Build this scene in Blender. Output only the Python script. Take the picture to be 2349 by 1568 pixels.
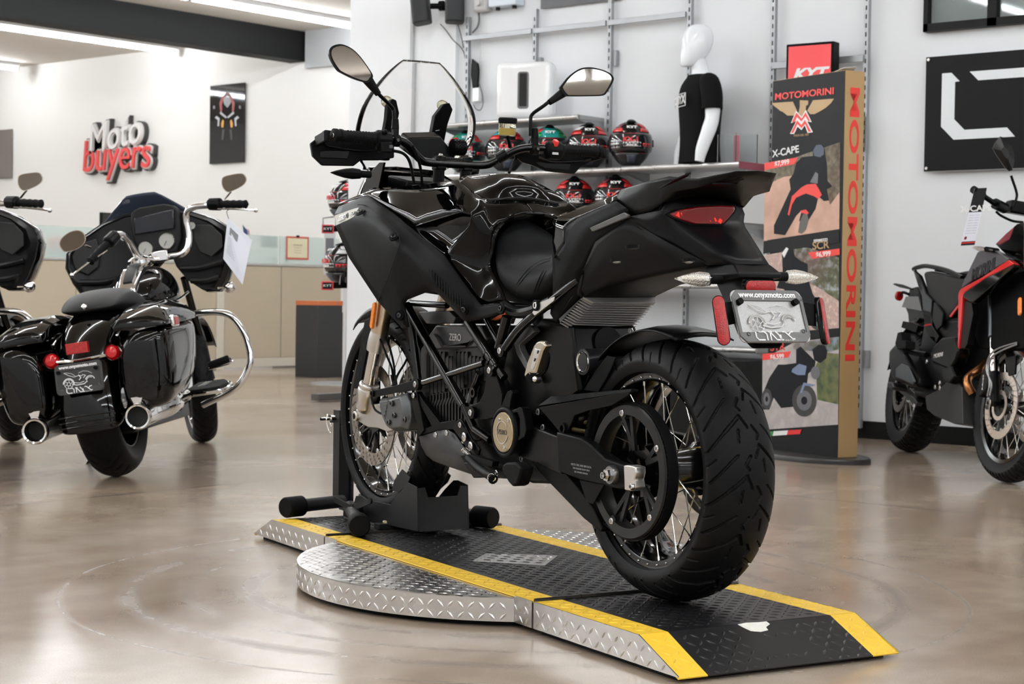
import bpy, bmesh, math, random
from mathutils import Vector, Matrix, Euler, noise
from math import sin, cos, pi, radians as rad, hypot, atan2, tan
random.seed(7)
for o in list(bpy.data.objects): bpy.data.objects.remove(o)
scn = bpy.context.scene
COL = scn.collection
# ---------------------------------------------------------------- camera (recovered from the photo)
FPX = 4037.39; IW, IH = 2349, 1568
CP = Vector((-3.49926, -2.42726, 0.81779))
YAW, PITCH, ROLL = 0.52205+rad(20), 0.02834, 0.014435
_F = Vector((sin(YAW)*cos(PITCH), cos(YAW)*cos(PITCH), -sin(PITCH)))
_R0 = Vector((cos(YAW), -sin(YAW), 0)); _U0 = _R0.cross(_F)
_R = _R0*cos(ROLL)+_U0*sin(ROLL); _U = _U0*cos(ROLL)-_R0*sin(ROLL)
cd = bpy.data.cameras.new('camera'); cam = bpy.data.objects.new('camera', cd); COL.objects.link(cam)
m3 = Matrix((_R, _U, -_F)).transposed()
cam.matrix_world = Matrix.Translation(CP) @ m3.to_4x4()
cd.sensor_fit = 'HORIZONTAL'; cd.sensor_width = 36; cd.lens = FPX*36/IW
cd.clip_start = .05; cd.clip_end = 100
cd.dof.use_dof = True; cd.dof.focus_distance = 4.25; cd.dof.aperture_fstop = 11
scn.camera = cam
# ---------------------------------------------------------------- exposure, world
scn.view_settings.view_transform = 'Standard'; scn.view_settings.look = 'None'
scn.view_settings.gamma = 1; scn.view_settings.use_curve_mapping = False
scn.view_settings.exposure = 0.0
wd = bpy.data.worlds.new('world'); scn.world = wd; wd.use_nodes = True
wd.node_tree.nodes['Background'].inputs[0].default_value = (.75, .82, .9, 1)
wd.node_tree.nodes['Background'].inputs[1].default_value = .25
TUBE_POWER = 60.0
# ---------------------------------------------------------------- points read off the photo
def _ray(u, v): return _F+_R*((u-IW/2)/FPX)-_U*((v-IH/2)/FPX)
def _hit(o, d, x, y, z):
    t = (x-o.x)/d.x if x is not None else (y-o.y)/d.y if y is not None else (z-o.z)/d.z
    return o+d*t
def G(u, v, x=None, y=None, z=None):
    """room point seen at pixel u,v lying on the plane x=, y= or z= (metres)"""
    return _hit(CP, _ray(u, v), x, y, z)
def frame(ox, oy, deg):
    """same, but in the frame of a thing standing at (ox,oy) turned by deg"""
    Mi = Matrix.Rotation(-rad(deg), 3, 'Z'); o = Mi@(CP-Vector((ox, oy, 0)))
    def K(u, v, x=None, y=None, z=None): return _hit(o, Mi@_ray(u, v), x, y, z)
    return K
def frame3(ox, oy, deg, lean, oz=0):
    Mi = (Matrix.Rotation(rad(deg), 3, 'Z')@Matrix.Rotation(rad(lean), 3, 'Y')).transposed(); o = Mi@(CP-Vector((ox, oy, oz)))
    def K3(u, v, x=None, y=None, z=None): return _hit(o, Mi@_ray(u, v), x, y, z)
    return K3
def plane_pt(o, d, P, n): return o+d*((P-o).dot(n)/d.dot(n))
# ---------------------------------------------------------------- materials
MATS = {}
def M(name, col=(.5, .5, .5), rough=.5, metal=0., spec=None, coat=0., trans=0., ior=None, emit=None, est=1., var=0., vscale=8., bump=0., bscale=200., alpha=None, rvar=0.):
    if name in MATS: return MATS[name]
    m = bpy.data.materials.new(name); m.use_nodes = True; nt = m.node_tree; b = nt.nodes['Principled BSDF']
    c4 = (*col, 1); I = b.inputs
    I['Base Color'].default_value = c4; I['Roughness'].default_value = rough; I['Metallic'].default_value = metal
    if spec is not None: I['Specular IOR Level'].default_value = spec
    if coat: I['Coat Weight'].default_value = coat; I['Coat Roughness'].default_value = .02
    if trans: I['Transmission Weight'].default_value = trans
    if ior: I['IOR'].default_value = ior
    if alpha is not None: I['Alpha'].default_value = alpha
    if emit: I['Emission Color'].default_value = (*emit, 1); I['Emission Strength'].default_value = est
    L = nt.links.new
    tc = nt.nodes.new('ShaderNodeTexCoord')
    def nz(s, d=4): 
        n = nt.nodes.new('ShaderNodeTexNoise'); n.inputs['Scale'].default_value = s; n.inputs['Detail'].default_value = d; L(tc.outputs['Object'], n.inputs['Vector']); return n
    n = nz(vscale)
    if var:
        mx = nt.nodes.new('ShaderNodeMix'); mx.data_type = 'RGBA'
        mx.inputs[6].default_value = tuple(max(0, k*(1-var)) for k in col)+(1,); mx.inputs[7].default_value = tuple(min(1, k*(1+var)) for k in col)+(1,)
        L(n.outputs[0], mx.inputs[0]); L(mx.outputs[2], I['Base Color'])
    rv = rvar or .03
    if not trans:
        mr = nt.nodes.new('ShaderNodeMapRange'); mr.inputs[3].default_value = max(0, rough-rv); mr.inputs[4].default_value = min(1, rough+rv)
        L(n.outputs[0], mr.inputs[0]); L(mr.outputs[0], I['Roughness'])
    if bump:
        bn = nz(bscale, 2); bp = nt.nodes.new('ShaderNodeBump'); bp.inputs['Strength'].default_value = bump; bp.inputs['Distance'].default_value = .001
        L(bn.outputs[0], bp.inputs['Height']); L(bp.outputs[0], I['Normal'])
    MATS[name] = m; return m
# ---------------------------------------------------------------- mesh helpers
def V(*a): return Vector(a) if len(a) > 1 else Vector(a[0])
def perp(d):
    d = d.normalized(); a = Vector((0, 0, 1)) if abs(d.z) < .9 else Vector((1, 0, 0))
    u = d.cross(a).normalized(); return u, d.cross(u).normalized()
def smooth_path(pts, k=6):
    P = [V(p) for p in pts]
    if len(P) < 3: return P
    out = []
    for i in range(len(P)-1):
        a = P[i-1] if i else P[0]*2-P[1]; b, c = P[i], P[i+1]; d = P[i+2] if i+2 < len(P) else P[-1]*2-P[-2]
        for j in range(k):
            t = j/k; out.append(.5*((2*b)+(c-a)*t+(2*a-5*b+4*c-d)*t*t+(3*b-a-3*c+d)*t**3))
    out.append(P[-1]); return out
class MB:
    def __init__(s): s.v = []; s.f = []; s.m = []; s.k = 0
    def mat(s, k): s.k = k; return s
    def add(s, vs, fs):
        n = len(s.v); s.v += [tuple(p) for p in vs]; s.f += [tuple(i+n for i in f) for f in fs]; s.m += [s.k]*len(fs); return s
    def box(s, c, d, rz=0, R=None):
        c = V(c); h = V(d)/2; Rm = R if R is not None else Matrix.Rotation(rz, 3, 'Z')
        vs = [c+Rm@Vector((x*h.x, y*h.y, z*h.z)) for x, y, z in ((-1,-1,-1),(1,-1,-1),(1,1,-1),(-1,1,-1),(-1,-1,1),(1,-1,1),(1,1,1),(-1,1,1))]
        return s.add(vs, [(0,3,2,1),(4,5,6,7),(0,1,5,4),(1,2,6,5),(2,3,7,6),(3,0,4,7)])
    def bb(s, x0, x1, y0, y1, z0, z1): return s.box(((x0+x1)/2, (y0+y1)/2, (z0+z1)/2), (abs(x1-x0), abs(y1-y0), abs(z1-z0)))
    def beam(s, a, b, w, h, up=(0, 0, 1)):
        a, b = V(a), V(b); d = (b-a).normalized(); u = V(up); x = d.cross(u)
        if x.length < 1e-4: x = d.cross(Vector((1, 0, 0)))
        x.normalize(); y = x.cross(d).normalized()
        vs = [p+x*(i*w/2)+y*(j*h/2) for p in (a, b) for i, j in ((-1,-1),(1,-1),(1,1),(-1,1))]
        return s.add(vs, [(0,1,2,3),(7,6,5,4),(0,4,5,1),(1,5,6,2),(2,6,7,3),(3,7,4,0)])
    def ring_path(s, P, rad_, n=10, caps=True, closed=False, flat=1., up=None):
        P = [V(p) for p in P]; N = len(P); R_ = rad_ if hasattr(rad_, '__len__') else [rad_]*N
        T = []
        for i in range(N):
            a = P[(i-1) % N] if (closed or i) else P[0]; b = P[(i+1) % N] if (closed or i < N-1) else P[-1]
            t = (b-a); T.append(t.normalized() if t.length > 1e-9 else Vector((0, 0, 1)))
        if up is not None:
            u = V(up)-T[0]*V(up).dot(T[0]); u.normalize()
        else: u = perp(T[0])[0]
        vs = []
        for i in range(N):
            u = (u-T[i]*u.dot(T[i])); u.normalize(); w = T[i].cross(u)
            for j in range(n):
                a = 2*pi*j/n; vs.append(P[i]+(u*cos(a)+w*(sin(a)*flat))*R_[i])
        fs = []
        for i in range(N if closed else N-1):
            for j in range(n):
                a, b = i*n+j, i*n+(j+1) % n; c, d = ((i+1) % N)*n+(j+1) % n, ((i+1) % N)*n+j; fs.append((a, b, c, d))
        if caps and not closed: fs += [tuple(range(n))[::-1], tuple((N-1)*n+j for j in range(n))]
        return s.add(vs, fs)
    def tube(s, pts, r, n=10, k=6, caps=True, closed=False, flat=1., up=None):
        if closed:
            P = [V(p) for p in pts]; Q = [P[-2], P[-1]]+P+[P[0], P[1]]; S = smooth_path(Q, k); P = S[2*k:-2*k-1][:len(pts)*k]
            P = P[:len(pts)*k]
        else: P = smooth_path(pts, k) if k > 1 and len(pts) > 2 else [V(p) for p in pts]
        if hasattr(r, '__len__'):
            N = len(P)-1; m = len(r)-1; rr = []
            for i in range(len(P)):
                t = i/N*m; j = min(int(t), m-1); rr.append(r[j]*(1-(t-j))+r[j+1]*(t-j))
            r = rr
        return s.ring_path(P, r, n, caps, closed, flat, up)
    def cyl(s, a, b, r, r1=None, n=20, caps=True): return s.ring_path([a, b], [r, r if r1 is None else r1], n, caps)
    def lathe(s, prof, o=(0, 0, 0), ax=(0, 0, 1), n=32, ang=2*pi, a0=0, u=None):
        """prof: (radius, height along axis)"""
        o = V(o); ax = V(ax).normalized(); u = perp(ax)[0] if u is None else V(u).normalized(); w = ax.cross(u)
        full = abs(ang-2*pi) < 1e-6; N = n if full else n+1; m = len(prof); vs = []
        for i in range(N):
            a = a0+ang*i/n; d = u*cos(a)+w*sin(a)
            for r, h in prof: vs.append(o+d*r+ax*h)
        fs = []
        for i in range(n):
            j = (i+1) % N
            for k in range(m-1): fs.append((i*m+k, j*m+k, j*m+k+1, i*m+k+1))
        return s.add(vs, fs)
    def poly(s, P): return s.add(P, [tuple(range(len(P)))])
    def prism(s, P, e):
        """closed outline P (3D points) pushed along vector e"""
        P = [V(p) for p in P]; e = V(e); n = len(P)
        return s.add(P+[p+e for p in P], [tuple(range(n))[::-1], tuple(range(n, 2*n))]+[(i, (i+1) % n, n+(i+1) % n, n+i) for i in range(n)])
    def loft(s, rings, caps=True, closed=True):
        n = len(rings[0]); vs = [p for r in rings for p in r]; fs = []
        for i in range(len(rings)-1):
            for j in range(n if closed else n-1): fs.append((i*n+j, i*n+(j+1) % n, (i+1)*n+(j+1) % n, (i+1)*n+j))
        if caps: fs += [tuple(range(n))[::-1], tuple((len(rings)-1)*n+j for j in range(n))]
        return s.add(vs, fs)
    def ball(s, c, r, n=16, m=10):
        c = V(c); r = V((r, r, r)) if not hasattr(r, '__len__') else V(r); rings = []
        for i in range(m+1):
            t = pi*i/m; q = max(sin(t), 1e-3); rings.append([c+Vector((r.x*q*cos(2*pi*j/n), r.y*q*sin(2*pi*j/n), r.z*cos(t))) for j in range(n)])
        return s.loft(rings, caps=True)
    mir = False
    def mirror(s, i0=0, f0=0, join=False):
        if not join: s.mir = True; return s
        n = len(s.v); vs = [(-x, y, z) for x, y, z in s.v[i0:]]; fs = [tuple(i-i0+n for i in f)[::-1] for f in s.f[f0:]]; ms = s.m[f0:]
        s.v += vs; s.f += fs; s.m += ms; return s
    def xf(s, Mx, i0=0): s.v[i0:] = [tuple(Mx@Vector(p)) for p in s.v[i0:]]; return s
    def build(s, name, mats, parent=None, bevel=0, seg=2, sub=0, solid=0, off=0, ang=35, merge=0, label=None, loc=None, smooth=True, rz=0):
        me = bpy.data.meshes.new(name); me.from_pydata(s.v, [], s.f); me.validate()
        if not isinstance(mats, (list, tuple)): mats = [mats]
        for m in mats: me.materials.append(m)
        if len(mats) > 1 and len(s.m) == len(me.polygons): me.polygons.foreach_set('material_index', s.m)
        if merge:
            bm = bmesh.new(); bm.from_mesh(me); bmesh.ops.remove_doubles(bm, verts=bm.verts, dist=merge); bm.to_mesh(me); bm.free()
        bm = bmesh.new(); bm.from_mesh(me); bmesh.ops.recalc_face_normals(bm, faces=bm.faces); bm.to_mesh(me); bm.free()
        if smooth:
            me.polygons.foreach_set('use_smooth', [True]*len(me.polygons))
            if not (sub and ang >= 180): me.set_sharp_from_angle(angle=rad(ang))
        o = bpy.data.objects.new(name, me); COL.objects.link(o)
        if parent is not None: o.parent = parent
        if loc is not None: o.location = loc
        if rz: o.rotation_euler.z = rz
        if solid: md = o.modifiers.new('thick', 'SOLIDIFY'); md.thickness = solid; md.offset = off
        if bevel: md = o.modifiers.new('bevel', 'BEVEL'); md.width = bevel; md.segments = seg; md.limit_method = 'ANGLE'; md.angle_limit = rad(30); md.harden_normals = False
        if sub: md = o.modifiers.new('sub', 'SUBSURF'); md.levels = sub; md.render_levels = sub
        if label: o['label'] = label
        if s.mir:
            m2 = me.copy(); m2.transform(Matrix.Diagonal((-1, 1, 1, 1))); m2.flip_normals(); o2 = o.copy(); o2.data = m2; COL.objects.link(o2); s.twin = o2
        return o
def tag(o, label, cat, group=None, kind=None):
    o['label'] = label; o['category'] = cat
    if group: o['group'] = group
    if kind: o['kind'] = kind
    return o
def struct(o): o['kind'] = 'structure'; return o
def stuff(o): o['kind'] = 'stuff'; return o
def thing(name, label, cat, loc=(0, 0, 0), rz=0, group=None):
    o = bpy.data.objects.new(name, None); COL.objects.link(o); o.empty_display_size = .1
    o.location = loc; o.rotation_euler.z = rz; return tag(o, label, cat, group)
def dup(root, loc, rz, label, group=None):
    r = root.copy(); COL.objects.link(r); r.location = loc; r.rotation_euler.z = rz; r['label'] = label
    if group: r['group'] = group
    def rec(a, b):
        for ch in [k for k in bpy.data.objects if k.parent == a]:
            c = ch.copy(); COL.objects.link(c); c.parent = b; rec(ch, c)
    rec(root, r); return r
_FONT = {}
def text(name, s, size, mat, parent, O, X, Y, ext=.0005, align='CENTER', bold=0, sx=1., shear=0, space=1., label=None):
    """lettering as a mesh; O origin, X reading direction, Y up direction (in the parent's frame)"""
    c = bpy.data.curves.new(name, 'FONT'); c.body = s; c.size = size; c.align_x = align; c.align_y = 'CENTER'; c.extrude = ext; c.offset = bold; c.shear = shear; c.space_character = space
    o = bpy.data.objects.new(name, c); dg = bpy.context.evaluated_depsgraph_get()
    COL.objects.link(o); dg.update(); me = bpy.data.meshes.new_from_object(o.evaluated_get(dg)); bpy.data.objects.remove(o)
    o = bpy.data.objects.new(name, me); COL.objects.link(o); me.materials.clear(); me.materials.append(mat)
    X = V(X).normalized(); Y = V(Y); Y = (Y-X*Y.dot(X)).normalized(); Z = X.cross(Y)
    Mx = Matrix.Translation(V(O)) @ Matrix((X*sx, Y, Z)).transposed().to_4x4()
    me.transform(Mx)
    if parent is not None: o.parent = parent
    if label: o['label'] = label
    return o
def bolt(mb, c, ax, r=.006, h=.004, n=10):
    """cap-head bolt with a sunk socket, seen along ax"""
    c = V(c); ax = V(ax).normalized()
    mb.lathe([(r, 0), (r, h*.7), (r*.8, h), (r*.5, h), (r*.45, h*.4), (.0001, h*.4)], c, ax, n)
from mathutils.bvhtree import BVHTree
def caster(obj, o, M3):
    dg = bpy.context.evaluated_depsgraph_get(); dg.update(); t = BVHTree.FromObject(obj, dg)
    def f(u, v, off=0):
        d = (M3@_ray(u, v)).normalized(); h, n, _, _ = t.ray_cast(o, d)
        if h is None: return None, None
        if n.dot(d) > 0: n = -n
        return h+n*off, n
    return f
# common materials
PLA = M('black_plastic', (.0028, .0028, .003), .45, spec=.08, bump=.25, bscale=900)
PLM = M('black_satin_plastic', (.002, .002, .0022), .3, spec=.12)
RUB = M('black_rubber', (.004, .004, .0044), .6, spec=.1, bump=.2, bscale=300)
GLO = M('gloss_black_paint', (.001, .001, .001), .045, spec=.2, rvar=.01)
FRM = M('gloss_black_frame', (.002, .002, .002), .14, spec=.35, rvar=.02)
CHR = M('chrome', (.82, .82, .82), .06, 1., rvar=.02)
STL = M('bolt_steel', (.6, .6, .6), .22, 1.)
ALU = M('cast_aluminium', (.62, .6, .57), .34, 1., var=.08, vscale=20)
# ================================================================ room
CEIL = 3.68; XW = 5.63
def wall_mat():
    m = M('painted_wall', (.76, .78, .80), .75, var=.02, vscale=1.2, bump=.25, bscale=60); return m
WALL = wall_mat()
WALL2 = M('far_wall_paint', (.80, .79, .765), .75, var=.02, vscale=1., bump=.2, bscale=60)
GREYP = M('grey_paint', (.42, .43, .44), .7, var=.03, vscale=2)
CEILM = M('ceiling_paint', (.62, .57, .51), .8, var=.03, vscale=1.5)
BLKP = M('black_wall_paint', (.006, .006, .006), .6, spec=.15, var=.1, vscale=3)
def floor_mat():
    m = bpy.data.materials.new('polished_concrete'); m.use_nodes = True; nt = m.node_tree; N = nt.nodes; L = nt.links.new; b = N['Principled BSDF']
    tc = N.new('ShaderNodeTexCoord'); P = tc.outputs['Object']
    def nz(s, d=5, r=.55, vec=P, dist=0):
        n = N.new('ShaderNodeTexNoise'); n.inputs['Scale'].default_value = s; n.inputs['Detail'].default_value = d; n.inputs['Roughness'].default_value = r; n.inputs['Distortion'].default_value = dist; L(vec, n.inputs['Vector']); return n.outputs[0]
    def ma(op, a, b_=None, c=None, cl=False):
        n = N.new('ShaderNodeMath'); n.operation = op; n.use_clamp = cl
        for i, q in enumerate((a, b_, c)):
            if q is None: continue
            if isinstance(q, (int, float)): n.inputs[i].default_value = q
            else: L(q, n.inputs[i])
        return n.outputs[0]
    mp = N.new('ShaderNodeMapping'); mp.inputs['Scale'].default_value = (.55, 1.5, 1); mp.inputs['Rotation'].default_value = (0, 0, .5); L(P, mp.inputs[0])
    big = nz(1.1, 4, .5, mp.outputs[0], .4); mid = nz(5, 3, .5); fine = nz(260, 2, .6)
    ramp = N.new('ShaderNodeValToRGB'); e = ramp.color_ramp.elements
    e[0].position = .30; e[0].color = (.235, .168, .118, 1); e[1].position = .68; e[1].color = (.46, .39, .32, 1)
    k = e.new(.5); k.color = (.34, .265, .2, 1)
    L(ma('ADD', ma('MULTIPLY', big, .7), ma('MULTIPLY', mid, .3)), ramp.inputs[0])
    sp = N.new('ShaderNodeMix'); sp.data_type = 'RGBA'; sp.blend_type = 'MULTIPLY'; sp.inputs[0].default_value = 1
    fr = N.new('ShaderNodeMapRange'); fr.inputs[1].default_value = .35; fr.inputs[2].default_value = .65; fr.inputs[3].default_value = .9; fr.inputs[4].default_value = 1.05; L(fine, fr.inputs[0])
    L(ramp.outputs[0], sp.inputs[6]); L(fr.outputs[0], sp.inputs[7]); col = sp.outputs[2]
    # sawn joints and worn tyre rings
    sx = N.new('ShaderNodeSeparateXYZ'); L(P, sx.inputs[0]); X, Y = sx.outputs[0], sx.outputs[1]
    mask = None
    def line(c, at, w):
        return ma('LESS_THAN', ma('ABSOLUTE', ma('SUBTRACT', c, at)), w)
    for c, at in JOINTS:
        q = line(X if c == 'x' else Y, at, .006); mask = q if mask is None else ma('MAXIMUM', mask, q)
    r = ma('SQRT', ma('ADD', ma('POWER', ma('SUBTRACT', X, .2457), 2), ma('POWER', ma('SUBTRACT', Y, .7013), 2)))
    n1 = nz(3.2, 5, .7); rr = ma('ADD', r, ma('MULTIPLY', ma('SUBTRACT', nz(1.3, 2), .5), .05)); scuff = None
    for R_, w, s_ in RINGS:
        q = ma('MULTIPLY', ma('SUBTRACT', 1, ma('DIVIDE', ma('ABSOLUTE', ma('SUBTRACT', rr, R_)), w), cl=True), s_)
        scuff = q if scuff is None else ma('MAXIMUM', scuff, q)
    scuff = ma('MULTIPLY', scuff, ma('MULTIPLY', ma('SUBTRACT', n1, .36, cl=True), 5.5, cl=True), cl=True)
    def mixc(fac, a, c):
        n = N.new('ShaderNodeMix'); n.data_type = 'RGBA'; L(fac, n.inputs[0]); L(a, n.inputs[6]); n.inputs[7].default_value = c; return n.outputs[2]
    col = mixc(ma('MULTIPLY', scuff, .6), col, (.10, .09, .085, 1)); col = mixc(mask, col, (.045, .05, .06, 1))
    L(col, b.inputs['Base Color'])
    rg = N.new('ShaderNodeMapRange'); rg.inputs[1].default_value = .3; rg.inputs[2].default_value = .7; rg.inputs[3].default_value = .15; rg.inputs[4].default_value = .23; L(nz(1.3, 2, .4), rg.inputs[0])
    L(ma('ADD', rg.outputs[0], ma('MULTIPLY', scuff, .2)), b.inputs['Roughness'])
    b.inputs['Specular IOR Level'].default_value = .62
    return m
JOINTS = [('y', 3.19), ('y', 7.4), ('y', 11.6), ('x', 3.89), ('x', 2.745), ('x', 7.2)]
RINGS = [(1.05, .045, .9), (.73, .05, .8), (1.23, .012, .9), (.90, .03, .5)]
X0, X1, Y0, Y1 = -8, 10.06, -9, 21
mb = MB(); mb.bb(X0, X1, Y0, Y1, -.2, 0); struct(mb.build('floor', floor_mat(), smooth=False))
mb = MB(); mb.bb(X0, X1, Y0, Y1, CEIL, CEIL+.2); struct(mb.build('ceiling', CEILM, smooth=False))
def wallbox(name, a, mat=None): mb = MB(); mb.bb(*a); return struct(mb.build(name, mat or WALL, smooth=False))
wallbox('wall_right', (XW, XW+.15, Y0, 6.85, 0, CEIL))
wallbox('wall_partition', (XW+.15, X1, 6.70, 6.85, 0, CEIL))
wallbox('wall_far_right', (X1, X1+.2, 6.85, Y1, 0, CEIL), WALL2)
wallbox('wall_far', (X0, X1, Y1, Y1+.2, 0, CEIL), WALL2)
wallbox('wall_left', (X0-.2, X0, Y0, Y1, 0, CEIL))
wallbox('wall_near', (X0, X1, Y0-.2, Y0, 0, CEIL))
wallbox('trim_1', (XW-.02, XW, 6.20, 6.225, 0, CEIL), GREYP)
wallbox('trim_2', (XW-.03, XW, 5.78, 5.9, 0, CEIL), WALL)
wallbox('trim_3', (X1-.06, X1, 7.0, 12.0, 3.266, CEIL), GREYP)
wallbox('trim_4', (X0, X1, 12.05, 12.3, 3.35, CEIL), BLKP)   # black ceiling beam
wallbox('baseboard_right', (XW-.012, XW, Y0, 5.78, 0, .10), BLKP)
TUBE = M('fluorescent_tube', (1, 1, 1), .5, emit=(.93, .97, 1), est=TUBE_POWER)
HOUS = M('lamp_housing', (.6, .6, .6), .4)
def tube_lamp(x, y, label, group, proto=[None]):
    if proto[0] is not None: return dup(proto[0], (x, y, CEIL), 0, label, group)
    t = thing('fluorescent_lamp', label, 'ceiling light', (x, y, CEIL), 0, group)
    mb = MB(); mb.bb(-1.22, 1.22, -.05, .05, -.045, 0); mb.bb(-1.2, 1.2, -.02, .02, -.055, -.045); mb.build('housing', HOUS, t, bevel=.004)
    mb = MB(); mb.cyl((-1.205, 0, -.078), (1.205, 0, -.078), .022, n=12); mb.build('light_tube', TUBE, t)
    mb = MB()
    for s in (-1, 1): mb.box((s*1.213, 0, -.07), (.014, .05, .06))
    mb.build('end_cap', HOUS, t); proto[0] = t; return t
rows = [(-7.0, 3.3), (-4.2, 3.3), (-1.2, 3.3), (1.9, 3.3), (4.9, 3.3), (7.9, 8.75), (10.98, 8.75), (14.2, 8.75), (17.2, 8.6)]
for y, xe in rows:
    for k in range(8):
        x = xe-2.47*k
        if x < X0+1.3: break
        tube_lamp(x, y, 'fluorescent strip light on the beige ceiling', 'ceiling strip lights')
# ================================================================ motorcycle turntable (diamond plate) - bike frame: +Y ahead, +X right
BR = -20
K = frame(0, 0, BR)
HP = .0786; XL, XR = -.3147, .2968; YH, YB, YT, YJ = .1286, -.3228, -.473, 1.357; YB2, YT2 = 1.775, 1.925; INN = .0765
def dplate_mat(name, col, rough, metal, **k): return M(name, col, rough, metal, var=.1, vscale=9, rvar=.08, **k)
D_BLK = dplate_mat('black_tread_plate', (.008, .008, .009), .34, 0, spec=.35)
D_YEL = M('yellow_tread_paint', (.78, .50, .03), .45, var=.12, vscale=14)
D_ALU = dplate_mat('bright_tread_plate', (.66, .655, .64), .25, 1)
def inside(p, poly):
    x, y = p; c = False; n = len(poly)
    for i in range(n):
        x1, y1 = poly[i]; x2, y2 = poly[(i+1) % n]
        if (y1 > y) != (y2 > y) and x < (x2-x1)*(y-y1)/(y2-y1)+x1: c = not c
    return c
def dist_edge(p, poly):
    d = 9; P = Vector(p)
    for i in range(len(poly)):
        a, b = Vector(poly[i]), Vector(poly[(i+1) % len(poly)]); t = max(0, min(1, (P-a).dot(b-a)/max((b-a).length_squared, 1e-12))); d = min(d, (P-a-(b-a)*t).length)
    return d
def studs(mb, fn, poly, pitch=.0262, l=.0125, w=.0036, h=.0017, ang0=0, skip=None):
    """raised lens-shaped bars in a crossed pattern; fn(s,t) -> (point, normal, ds, dt)"""
    s0, s1 = min(p[0] for p in poly), max(p[0] for p in poly); t0, t1 = min(p[1] for p in poly), max(p[1] for p in poly)
    i = math.floor(s0/pitch)
    while i*pitch <= s1:
        j = math.floor(t0/pitch)
        while j*pitch <= t1:
            c = (i*pitch, j*pitch)
            if inside(c, poly) and dist_edge(c, poly) > .007 and not (skip and skip(c)):
                a = rad(45 if (i+j) % 2 else -45)+ang0; O, N, S, T = fn(*c)
                ll = min(l, dist_edge(c, poly)*1.25); u = S*cos(a)+T*sin(a); v = T*cos(a)-S*sin(a)
                mb.add([O-u*ll, O-v*w-u*ll*.25, O-v*w+u*ll*.25, O+u*ll, O+v*w+u*ll*.25, O+v*w-u*ll*.25, O-u*ll*.5+N*h, O+u*ll*.5+N*h],
                       [(0,1,6),(1,2,7,6),(2,3,7),(3,4,7),(4,5,6,7),(5,0,6)])
            j += 1
        i += 1
def flat(O, S, T):
    O, S, T = V(O), V(S).normalized(), V(T).normalized(); N = S.cross(T)
    return lambda s, t: (O+S*s+T*t, N, S, T)
def plate(name, mat, parent, O, S, T, poly, thick=.003, **k):
    fn = flat(O, S, T); N = V(S).normalized().cross(V(T).normalized()); mb = MB(); mb.prism([fn(*p)[0] for p in poly], -N*thick); studs(mb, fn, poly, **k)
    return mb.build(name, mat, parent, ang=20)
def rect(a, b, c, d): return [(a, c), (b, c), (b, d), (a, d)]
TT = thing('motorcycle_turntable', 'low diamond plate turntable with black deck, yellow edges and ramps, under the black adventure motorcycle', 'turntable', (0, 0, 0), rad(BR))
xi0, xi1 = XL+INN, XR-INN
g = .004
def deck_section(y0, y1, tag_):
    plate('deck_plate', D_BLK, TT, (0, 0, HP), (1, 0, 0), (0, 1, 0), rect(xi0, xi1, y0+g, y1-g))
    for a, b in ((XL, xi0), (xi1, XR)): plate('yellow_edge', D_YEL, TT, (0, 0, HP), (1, 0, 0), (0, 1, 0), rect(a, b, y0+g, y1-g))
deck_section(YH, YJ, 'c'); deck_section(YB, YH, 'r'); deck_section(YJ, YB2, 'f')
def slope(yb, yt):
    sg = 1 if yt < yb else -1
    T = Vector((0, yt-yb, .012-HP)); Ls = T.length; T.normalize(); S = Vector((-sg, 0, 0)) 
    def rc(a, b): a, b = sorted((-sg*a, -sg*b)); return rect(a, b, 0, Ls)
    sk = (lambda c: yt < 0 and abs(c[0]+.02) < .075 and abs(c[1]-.1) < .1 and (c[0]*37+c[1]*91) % 1 < .75)
    plate('ramp_plate', D_BLK, TT, (0, yb, HP), S, T, rc(xi0, xi1), skip=sk)
    for a, b in ((XL, xi0), (xi1, XR)): plate('yellow_edge', D_YEL, TT, (0, yb, HP), S, T, rc(a, b))
slope(YB, YT); slope(YB2, YT2)
# aluminium skirts
def skirt(x, pts):
    sg = -1 if x < 0 else 1; plate('side_skirt', D_ALU, TT, (x, 0, 0), (0, -sg, 0) if sg < 0 else (0, 1, 0), (0, 0, 1), [((y if sg > 0 else y), z) if sg > 0 else (y, z) for y, z in pts])
def skirt(x, pts):
    if x < 0: plate('side_skirt', D_ALU, TT, (x-.001, 0, 0), (0, -1, 0), (0, 0, 1), [(-y, z) for y, z in pts], h=.0014)
    else: plate('side_skirt', D_ALU, TT, (x+.001, 0, 0), (0, 1, 0), (0, 0, 1), pts, h=.0014)
DC, DR = .743, .612
yd0 = DC-(DR**2-XL**2)**.5; yd1 = DC+(DR**2-XL**2)**.5
for x in (XL, XR):
    skirt(x, [(YT, .014), (YT, .016), (YB, HP), (YH-g, HP), (YH-g, .014)])
    skirt(x, [(YT2, .014), (YT2, .016), (YB2, HP), (YJ+g, HP), (YJ+g, .014)])
    skirt(x, [(YH+g, .014), (YH+g, HP), (yd0, HP), (yd0, .014)])
    skirt(x, [(YJ-g, .014), (YJ-g, HP), (yd1, HP), (yd1, .014)])
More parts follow.
